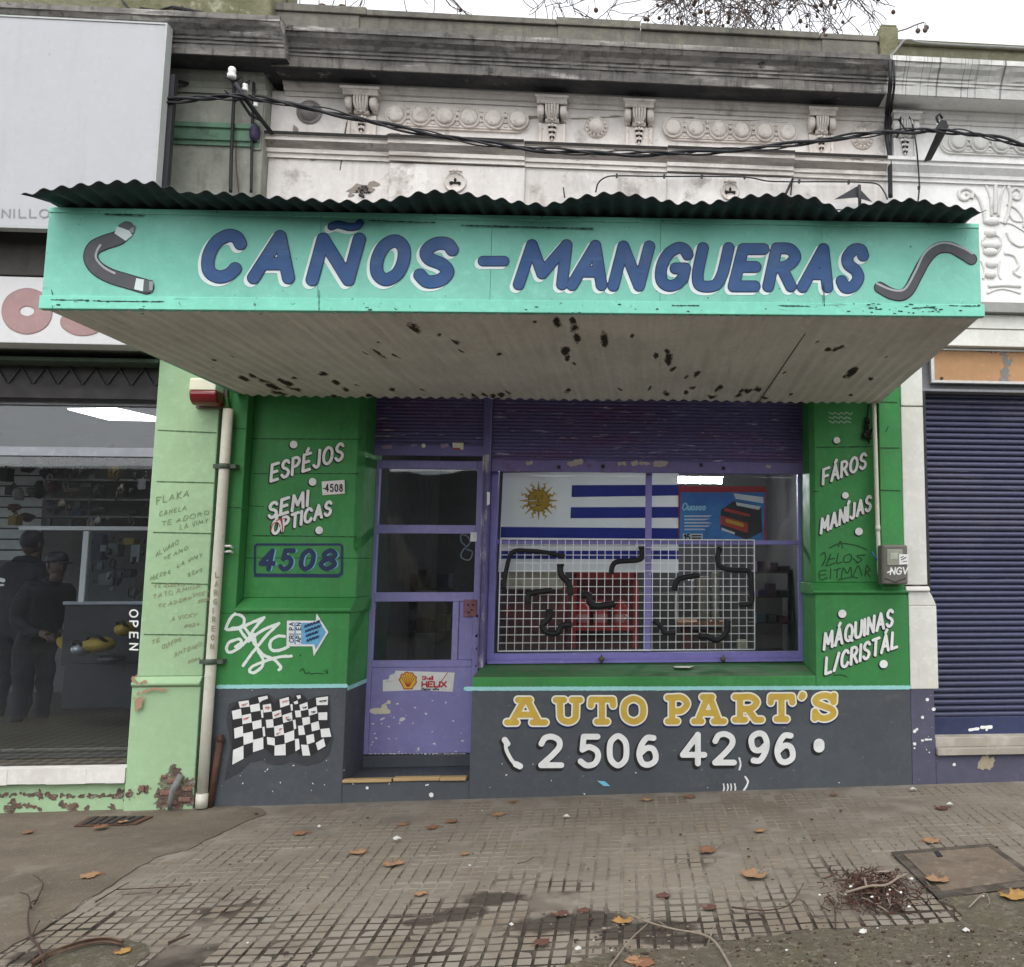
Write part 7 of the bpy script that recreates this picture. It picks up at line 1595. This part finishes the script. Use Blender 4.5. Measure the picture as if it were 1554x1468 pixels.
        sh0 = T(s*.12, .10, .03); mb = MB().ball((sh0.x, sh0.y, sh0.z), (.06, .06, .04)).ball(tuple(T(s*.12, .03, .04)), (.05, .05, .045)); obj('shoe', mb, black_rub, t)
    return t
person(82, 858, 2.0, 1.60, -25, 'customer in a black cap and dark jacket bending over the tool shop counter', .25, True)
p2 = person(44, 826, 2.3, 1.74, 75, 'person in a dark jacket with a white mark at the left edge', .05, False)
ik = Ink().stroke([(0, 880), (5, 881)], 3).stroke([(0, 888), (5, 888)], 1.5); obj('jacket_mark', ik.mesh(2.09), white_paint, p2, fix=False)

# ================================================================ litter on the pavement
leafm = [mat('leaf_%d' % i, c, .75, [(40, .5, .7, tuple(v*.6 for v in c), .7)], None) for i, c in enumerate(((.25, .125, .062), (.20, .095, .05), (.29, .17, .09), (.10, .043, .032), (.33, .19, .055)))]
LOBE = [(0, -.16), (.17, -.22), (.31, -.36), (.33, -.16), (.50, -.08), (.40, .08), (.52, .32), (.34, .29), (.27, .44), (.17, .43), (0, .62), (-.16, .44), (-.26, .43), (-.34, .28), (-.50, .33), (-.40, .07), (-.48, -.08), (-.32, -.17), (-.30, -.34), (-.16, -.21)]
def leaf(px, py, size, rot, curl, m, lab, stem=True):
    up_ = .024 if 'front edge of the inspection' in lab else .022 if 'grating' in lab else .015 if (py > 1425 or px > 1500) else .009 if px < 200 else .005
    c = G(px, py, .012); c.y = min(c.y, -.05); t = thing('fallen_leaf', c, lab, 'leaf', 'dry plane leaves on the pavement'); s = size
    mb = MB(); ca, sa = cos(rot), sin(rot); rings = 4; nL = len(LOBE)
    def pt(x, y):
        z = curl*((abs(x)*1.2)**2+(y*.9)**2)*.9+.10*curl*sin(x*9+y*5)+.02*sin(y*14)+.03
        X, Y = x*ca-y*sa, x*sa+y*ca
        return (c.x+X*s, c.y+Y*s, gz(c.x+X*s, c.y+Y*s)+up_+max(0, z)*s)
    o = []
    for k in range(1, rings+1):
        f = k/rings
        for (x, y) in LOBE: mb.v.append(pt(x*f, (y-.05)*f+.05))
    mb.v.append(pt(0, .05)); cI = len(mb.v)-1
    for i in range(nL):
        j = (i+1) % nL; mb.f.append([cI, i, j]); mb.mi.append(0); mb.sm.append(True)
        for k in range(rings-1): mb.f.append([k*nL+i, (k+1)*nL+i, (k+1)*nL+j, k*nL+j]); mb.mi.append(0); mb.sm.append(True)
    b = obj('blade', mb, m, t, fix=False); sm = b.modifiers.new('thick', 'SOLIDIFY'); sm.thickness = .0012
    if stem: obj('stem', MB().tube([pt(0, -.1), pt(.05, -.35), pt(.02, -.62)], .0022, 5), leafm[1], t)
rr = random.Random(3)
for (x, y, s, c, lab) in ((140, 1328, .115, 2, 'orange brown leaf lying alone on the bare concrete at the left'), (45, 1263, .07, 1, 'small brown leaf on the concrete below the broken wall, far left'), (152, 1257, .09, 1, 'brown leaf lying on the iron drain grating'), (186, 1250, .06, 2, 'small tan leaf at the right end of the drain grating'),
    (458, 1263, .10, 0, 'flat brown leaf near the white scrap below the chequered flag'), (546, 1293, .11, 2, 'tan leaf in front of the door, left of the pair'), (597, 1309, .12, 2, 'pale orange leaf with a dark shadow below the door'), (613, 1249, .075, 0, 'small orange leaf nearest the door step'), (658, 1254, .09, 1, 'brown leaf of the touching pair in front of the door, left one'), (684, 1246, .08, 1, 'brown leaf of the touching pair in front of the door, right one'), (754, 1234, .10, 2, 'orange leaf under the painted telephone symbol'), (640, 1354, .07, 2, 'tiny tan leaf left of the dark wet patch'),
    (780, 1215, .06, 1, 'small leaf against the wall under the figure two'), (705, 1294, .055, 2, 'tiny pale leaf on the worn tiles below the door'), (946, 1395, .10, 4, 'yellow leaf at the tip of the long bare twig'), (1070, 1290, .115, 1, 'brown leaf with a long stalk in the middle of the pavement'), (1148, 1326, .16, 2, 'largest curled orange leaf on the tiles'), (1006, 1358, .08, 3, 'reddish leaf by the cracked tile joint'), (1045, 1208, .09, 1, 'brown leaf against the grey wall below the white drips'), (982, 1213, .085, 2, 'thin pale leaf lying along the foot of the grey wall'), (1155, 1260, .085, 2, 'thin pale leaf right of the centre of the pavement'), (1410, 1275, .12, 2, 'orange leaf on the tiles just behind the inspection cover'), (1424, 1339, .125, 2, 'orange leaf standing on the front edge of the inspection cover'), (1535, 1361, .15, 4, 'bright orange leaf on the earth at the right edge'), (1428, 1225, .10, 3, 'dark red leaf next to the white scrap by the shutter'), (975, 1462, .10, 1, 'leaf with reddish edges at the bottom of the verge'), (820, 1432, .08, 3, 'dark red leaf in the wet patch near the verge'), (850, 1385, .08, 3, 'dark red-brown leaf right of the wet tiles'), (885, 1380, .07, 3, 'small red-brown leaf above the long bare twig'), (185, 1445, .07, 4, 'small yellow leaf beside the curled bark'), (1075, 1375, .075, 3, 'red-brown leaf on the dark tile joints'), (965, 1458, .09, 2, 'pale leaf under the fork of the bare twig'), (1265, 1205, .06, 1, 'small brown leaf at the wall under the painted dot')):
    leaf(x, y, s*.92, rr.uniform(0, 6.28), rr.choice((.03, .08, .16, .32)), leafm[c], lab)
def scrap(px, py, s, lab):
    c = G(px, py, .014); mb = MB(); n = 9; r0 = rr.uniform(0, 6)
    for k in range(n): a = 2*pi*k/n; r = .62*s*rr.uniform(.5, 1); mb.v.append((c.x+r*cos(a), c.y+r*.7*sin(a), gz(c.x, c.y)+.014+rr.uniform(0, s*.25)))
    mb.v.append((c.x, c.y, gz(c.x, c.y)+.02+s*.3)); mb.f = [[k, (k+1) % n, n] for k in range(n)]; mb.mi = [0]*n; mb.sm = [False]*n
    o = obj('paper_scrap', mb, mat('scrap_paper', (.50, .49, .46), .8, [(40, .5, .7, (.35, .33, .3), .7)], None)); m_ = o.modifiers.new('thick', 'SOLIDIFY'); m_.thickness = .002; tag(o, lab, 'litter', 'white scraps on the pavement')
for q in ((602, 1274, .05, 'white scrap of paper in front of the door'), (860, 1240, .045, 'white oval scrap under the telephone number'), (1441, 1222, .05, 'white scrap beside the dark red leaf'), (484, 1255, .025, 'tiny white scrap beside the flat brown leaf'), (1466, 1414, .04, 'white scrap on the earth below the inspection cover'), (877, 1441, .03, 'white twisted scrap at the edge of the verge'), (1310, 1416, .04, 'white scrap on the earth below the twig heap'), (1385, 1199, .05, 'pale strip of litter at the wall under the shop corner'), (776, 1404, .02, 'tiny white crumb in the wet patch')): scrap(*q)
bark = mat('bark_brown', (.12, .075, .05), .9, [(20, .5, .7, (.05, .03, .02), .8)], (40, .6, .006)); twigm = mat('twig_grey', (.23, .19, .145), .9, [(30, .5, .7, (.12, .09, .07), .7)], None); twigd = mat('twig_dark', (.06, .032, .025), .9, (), None)
def twig(name, lab, q, r, m, lift=.02):
    mb = MB()
    for pts, k in q: 
        w = [G(a, b, .014+r) for a, b in pts]; w = [Vector((p.x, p.y, gz(p.x, p.y)+.014+r*k+lift*abs(sin(i*1.3)))) for i, p in enumerate(w)]; cv = [Vector(v) for v in crom(w, 6)]; n = len(cv); mb.tube(cv, [r*k*(1-.6*i/n) for i in range(n)], 6)
    return tag(obj(name, mb, m), lab, 'twig', 'bare twigs on the pavement')
twig('bare_twig', 'long pale forked twig lying across the verge edge', [([(1110, 1470), (1078, 1431), (1022, 1414), (979, 1403), (943, 1388)], 1), ([(925, 1467), (955, 1435), (983, 1405)], .8), ([(958, 1397), (972, 1396), (985, 1402)], .6), ([(1075, 1430), (1085, 1410), (1090, 1405)], .6), ([(1000, 1398), (1008, 1410)], .6)], .0062, twigm)
twig('bare_twig', 'dark curved twig shaped like a bow on the tiles right of the middle', [([(1111, 1377), (1136, 1387), (1168, 1385), (1199, 1377), (1220, 1346)], 1), ([(1132, 1388), (1148, 1392)], .6), ([(1192, 1376), (1215, 1372), (1240, 1395), (1250, 1398)], .5)], .0045, twigd)
twig('bare_twig', 'dark branching twig reaching up over the concrete at the left', [([(67, 1470), (58, 1444), (46, 1425), (42, 1396), (47, 1376), (58, 1367)], 1), ([(47, 1378), (42, 1365), (29, 1357)], .7), ([(52, 1372), (64, 1352), (63, 1340), (50, 1331)], .7), ([(47, 1424), (58, 1405), (60, 1402)], .5), ([(50, 1424), (75, 1424)], .4), ([(58, 1440), (72, 1447)], .4)], .0062, twigd)
twig('bare_twig', 'thin pale twig joining the brown stalked leaf', [([(1010, 1321), (1031, 1315), (1052, 1302), (1062, 1298)], 1), ([(1085, 1288), (1100, 1280), (1115, 1276)], .8)], .0035, twigm)
twig('bare_twig', 'short black stick near the left pit', [([(256, 1431), (288, 1418)], 1)], .007, twigd, 0)
twig('bare_twig', 'short dark stick lying on the left tiles', [([(337, 1365), (354, 1351)], 1)], .005, twigd, 0)
twig('bare_twig', 'dark thin twig lying along a joint by the left concrete edge', [([(145, 1369), (175, 1352), (195, 1340)], 1), ([(176, 1350), (280, 1346), (288, 1340)], .8), ([(185, 1358), (230, 1355)], .7)], .004, twigd, .004)
twig('bare_twig', 'pale bent twig sticking out beside the inspection cover', [([(1470, 1378), (1490, 1365), (1498, 1362), (1502, 1375), (1496, 1382)], 1)], .004, twigm)
twig('bare_twig', 'short curved dark twig at the middle of the worn tiles', [([(785, 1311), (800, 1308), (810, 1301)], 1)], .003, twigd, .003)
twig('bare_twig', 'dark thin forked twig standing by the twig heap', [([(1268, 1410), (1267, 1385), (1262, 1370), (1255, 1366)], 1), ([(1266, 1384), (1275, 1372)], .7)], .004, twigd)
# curled bark
q = [(48, 1466), (70, 1452), (100, 1440), (135, 1429), (165, 1426), (188, 1430)]; mb = MB()
pts = [G(a, b, .03) for a, b in q]; cv = crom(pts, 5); n = len(cv)
for i, p in enumerate(cv):
    for k in range(7): a = -1.2+2.6*k/6; w = .022*(1-.3*abs(i/n-.5)); mb.v.append((p[0]+.02*sin(a*2+i*.3)*.2, p[1]+w*cos(a)-.02, gz(p[0], p[1])+.02+w*1.1*(sin(a)+1)*.6))
for i in range(n-1):
    for k in range(6): mb.f.append([i*7+k, i*7+k+1, (i+1)*7+k+1, (i+1)*7+k]); mb.mi.append(0); mb.sm.append(True)
o = obj('curled_bark', mb, bark, fix=False); md = o.modifiers.new('thick', 'SOLIDIFY'); md.thickness = .006; tag(o, 'curled strip of brown bark along the edge of the pit, bottom left', 'bark')
# swept heap of twigs and seed husks
mb = MB(); rr = random.Random(12)
for k in range(800):
    a, b = rr.gauss(0, 1), rr.gauss(0, 1); px = 1328+a*30+b*6; py = 1354+b*14
    c = G(px, py, .015); hgt = max(0, .05*(1-((px-1335)/60)**2-((py-1348)/32)**2)); an = rr.uniform(0, 6.28); L_ = rr.uniform(.006, .034)
    d = Vector((cos(an)*L_, sin(an)*L_, rr.uniform(-.01, .015))); c = Vector((c.x, c.y, gz(c.x, c.y)+.016+hgt*rr.uniform(.2, 1))); mb.tube([c-d, c+Vector((0, 0, rr.uniform(-.004, .008))), c+d], rr.uniform(.001, .0034), 5, rr.choice((0, 0, 0, 1, 1, 2)))
for k in range(12):
    px, py = rr.gauss(1335, 34), rr.gauss(1360, 15); c = G(px, py, .03); mb.ball((c.x, c.y, c.z+rr.uniform(0, .03)), (rr.uniform(.005, .012), rr.uniform(.004, .01), .005), 3, 6, 4)
o = obj('twig_heap', mb, [twigd, mat('husk_red', (.09, .035, .025), .9), twigm, white_paint]); tag(o, 'swept heap of dark red twigs and seed husks beside the inspection cover', 'twig heap', kind='stuff')
mb = MB()
for pts in ([(1283, 1362), (1318, 1352), (1345, 1350), (1365, 1338), (1378, 1333)], [(1315, 1352), (1312, 1340)], [(1330, 1330), (1350, 1329)]):
    w = [G(a, b, .05) for a, b in pts]; mb.tube([Vector((v[0], v[1], v[2]+.02)) for v in crom(w, 5)], .006, 6)
tag(obj('bare_twig', mb, twigm), 'pale bent twig lying on top of the dark twig heap', 'twig', 'bare twigs on the pavement')
# scattered grit, crumbs and moss tufts on the verge
mb = MB()
for k in range(900):
    px, py = rr.uniform(300, 1600), rr.uniform(1225, 1480)
    if rr.random() < .55: px, py = rr.uniform(900, 1600), rr.uniform(1405, 1480)
    c = G(px, py, .012); 
    if c.y > -.03: continue
    s = rr.uniform(.0015, .006) if rr.random() < .9 else rr.uniform(.006, .011); mb.ball((c.x, c.y, gz(c.x, c.y)+.012+s*.4), (s*rr.uniform(.8, 1.6), s, s*.6), 1 if rr.random() < .02 else rr.choice((0, 2, 2)), 5, 3)
o = obj('grit', mb, [twigm, white_board, twigd]); o['kind'] = 'stuff'; tag(o, 'grit and crumbs scattered over the pavement and verge', 'grit')
mb = MB()
for k in range(5200):
    px, py = rr.uniform(840, 1650), rr.uniform(1395, 1500); lim = 1444-(px-985)*.088 if px < 1460 else 1372-(px-1460)*.2
    if py < lim+4: continue
    if mnoise.noise(Vector((px*.012, py*.03, 4))) < -.05: continue
    c = G(px, py, .012); h = rr.uniform(.004, .014); an = rr.uniform(0, 6.28); w = .0022; dx_, dy_ = cos(an)*w, sin(an)*w; lx_, ly_ = rr.uniform(-.01, .01), rr.uniform(-.01, .01); z0 = gz(c.x, c.y)+.010
    mb.add([(c.x-dx_, c.y-dy_, z0), (c.x+dx_, c.y+dy_, z0), (c.x+lx_, c.y+ly_, z0+h)], [(0, 1, 2)])
o = obj('short_grass', mb, mat('moss_green', (.10, .10, .045), .9, [(8, .5, .7, (.16, .14, .07), .7)], None), fix=False); o['kind'] = 'stuff'; tag(o, 'short mossy grass growing on the earth verge', 'grass')

# ================================================================ bare plane trees behind and across the street
def tree_mesh(seed, base, height, spread, droop, levels=6, balls=True, up=.35):
    R = random.Random(seed); tr = MB(); br_ = MB(); sb = MB()
    def grow(p, d, L_, r, lev):
        n = 4; pts = [p]; q = p
        for i in range(n):
            d = (d+Vector((R.gauss(0, .16), R.gauss(0, .16), R.gauss(0, .12)-(droop*lev*.035)))).normalized(); q = q+d*(L_/n); pts.append(q)
        (tr if lev < 1 else br_).tube(pts, [r*(1-.45*i/n) for i in range(n+1)], 9 if lev < 2 else (5 if lev < 4 else 3), 0, False)
        if lev >= levels:
            if balls and R.random() < .42:
                e = q+Vector((R.uniform(-.03, .03), R.uniform(-.03, .03), -R.uniform(.06, .14))); br_.tube([q, e], .0035, 3, 0, False); sb.ball(e, .028, 0, 6, 4)
            return
        k = 3 if lev in (0, 1, 2) else R.choice((2, 2, 3))
        for i in range(k):
            az = R.uniform(0, 6.28); tilt = R.uniform(.35, .85)*spread; ax = d.orthogonal().normalized(); ax = Matrix.Rotation(az, 3, d) @ ax
            nd = (Matrix.Rotation(tilt, 3, ax) @ d); nd.z += up*(1 if lev < 2 else 0); nd.normalize()
            f = R.uniform(.55, 1.) if i else 1.; grow(pts[-1] if i < 2 or lev == 0 else pts[2], nd, L_*R.uniform(.66, .86), r*.58, lev+1)
    grow(Vector(base), Vector((0, 0, 1)), height*.36, height*.022, 0)
    return tr, br_, sb
trunkm = mat('plane_bark', (.20, .17, .13), .9, [(5, .5, .62, (.34, .31, .24), .7)], (20, .4, .02)); branchm = mat('plane_twig', (.115, .085, .075), .9, (), None); ballm = mat('seed_ball', (.10, .065, .045), .95, (), None)
def tree(seed, base, height, spread, droop, lab, grp=None, levels=6):
    tr, b, s = tree_mesh(seed, base, height, spread, droop, levels); t = thing('plane_tree', base, lab, 'tree', grp)
    obj('trunk', tr, trunkm, t, fix=False); obj('crown', b, branchm, t, fix=False)
    if s.v: obj('seed_balls', s, ballm, t, fix=False)['kind'] = 'stuff'
    return t
def hanging_tree():
    """trunk right of the view, a long limb over the roofs and fine twigs with seed balls hanging from it"""
    R = random.Random(4); base = Vector((9.4, 6.4, 0)); t = thing('plane_tree', base, 'bare plane tree with hanging seed balls showing above the parapet', 'tree')
    tr = MB(); cr = MB(); sb = MB()
    tr.tube([base, (9.35, 6.4, 3), (9.2, 6.3, 7), (8.8, 6.2, 9.5)], [.30, .25, .22, .18], 12)
    limbs = [[(8.8, 6.2, 9.5), (6.8, 6.0, 11.0), (4.2, 5.9, 11.2), (2.6, 5.8, 11.7), (1., 5.7, 11.9), (-.8, 5.6, 11.6), (-2.2, 5.5, 11.2)], [(8.8, 6.2, 9.5), (8.6, 6.6, 11.6), (7.4, 7.2, 13.4), (5.4, 7.6, 15)], [(9.2, 6.3, 8), (10.4, 6.2, 9.8), (11.6, 6.4, 11.6)], [(4.2, 5.9, 11.2), (3.4, 6.6, 12.8), (2.2, 7.2, 14.2)]]
    for l in limbs: cv = [Vector(v) for v in crom(l, 6)]; n = len(cv); cr.tube(cv, [.15*(1-.8*i/n) for i in range(n)], 8)
    def tw(p, d, L_, r, lev):
        pts = [p]; q = p
        for i in range(5): d = (d+Vector((R.gauss(0, .22), R.gauss(0, .22), R.gauss(-.03, .16)))).normalized(); q = q+d*(L_/5); pts.append(q)
        cr.tube(pts, [max(.0062, r*(1-.12*i)) for i in range(6)], 5 if r > .012 else 3, 0, False)
        if lev == 0 or R.random() < .25:
            if R.random() < .15:
                e = q+Vector((R.uniform(-.04, .04), R.uniform(-.04, .04), -R.uniform(.04, .12))); cr.tube([q, e], .0035, 3, 0, False); sb.ball(e, R.uniform(.026, .036), 0, 7, 5)
        if lev:
            for k in range(R.choice((2, 3, 3))):
                nd = (d+Vector((R.gauss(0, .75), R.gauss(0, .6), R.gauss(.05, .6)))).normalized(); tw(pts[R.choice((3, 4, 5))], nd, L_*R.uniform(.55, .85), r*.6, lev-1)
    main = [Vector(v) for v in crom(limbs[0], 10)]
    for k in range(64):
        p = main[R.randrange(14, len(main))]; x = p.x
        dens = 1. if .2 < x < 2.9 else .25 if x < .2 else 0
        if R.random() > dens: continue
        tw(p, Vector((R.gauss(0, .4), R.gauss(0, .4), -1)).normalized(), R.uniform(1.0, 1.8), .026, 4)
    for l in limbs[1:]:
        for k in range(7): p = Vector(l[-1]).lerp(Vector(l[-2]), R.random()); tw(p, Vector((R.gauss(0, .6), R.gauss(0, .6), .7)).normalized(), R.uniform(.9, 1.4), .03, 3)
    obj('trunk', tr, trunkm, t, fix=False); obj('crown', cr, branchm, t, fix=False); obj('seed_balls', sb, ballm, t, fix=False)['kind'] = 'stuff'
hanging_tree()
t1 = tree(5, (-4.5, -15.2, -.25), 10, .8, .3, 'bare street tree across the road behind the viewer, left one', 'street trees across the road', 5)
for x, l in ((2.6, 'middle'), (10.5, 'right')):
    c = t1.copy(); COL.objects.link(c); c.location = (x, -15.4, -.25); c.rotation_euler = (0, 0, x); c['label'] = 'bare street tree across the road behind the viewer, %s one' % l
    for ch in t1.children: k = ch.copy(); COL.objects.link(k); k.parent = c
# twig with seed balls sticking up beside the parapet stump
tw = MB(); cvp = [P(1362, 48, .4), P(1376, 44, .45), P(1390, 38, .5), P(1402, 34, .55)]; tw.tube([Vector(v) for v in crom(cvp, 5)], .006, 5)
for a, b, c_, d_ in ((1392, 37, 1393, 47), (1402, 34, 1404, 46), (1404, 34, 1406, 42)): tw.tube([P(a, b, .5), P(c_, d_, .5)], .003, 4); tw.ball(P(c_, d_, .5), .022)
tag(obj('seed_twig', tw, branchm), 'thin twig with three dark seed balls beside the mossy parapet stump', 'twig')
# terrace across the street, mirrored in the glass
hs_ = thing('opposite_terrace', (0, -19, -.2), 'plain low terrace across the street behind the viewer', 'building')
mb = MB().box(-30, 30, -24, -18, -.25, 4.05); obj('wall', mb, mat('opposite_wall', (.055, .05, .047), .9, [(1, .5, .7, (.035, .032, .03), .6)]), hs_)
for i in range(10):
    x = -27+i*6; mb = MB().box(x-1, x+1, -17.99, -17.95, .9, 2.6); obj('window', mb, flatm('opp_win', (.05, .05, .06), .3), hs_); obj('door', MB().box(x+2, x+3.1, -17.99, -17.95, -.2, 2.4), flatm('opp_door', (.06, .05, .045), .6), hs_)
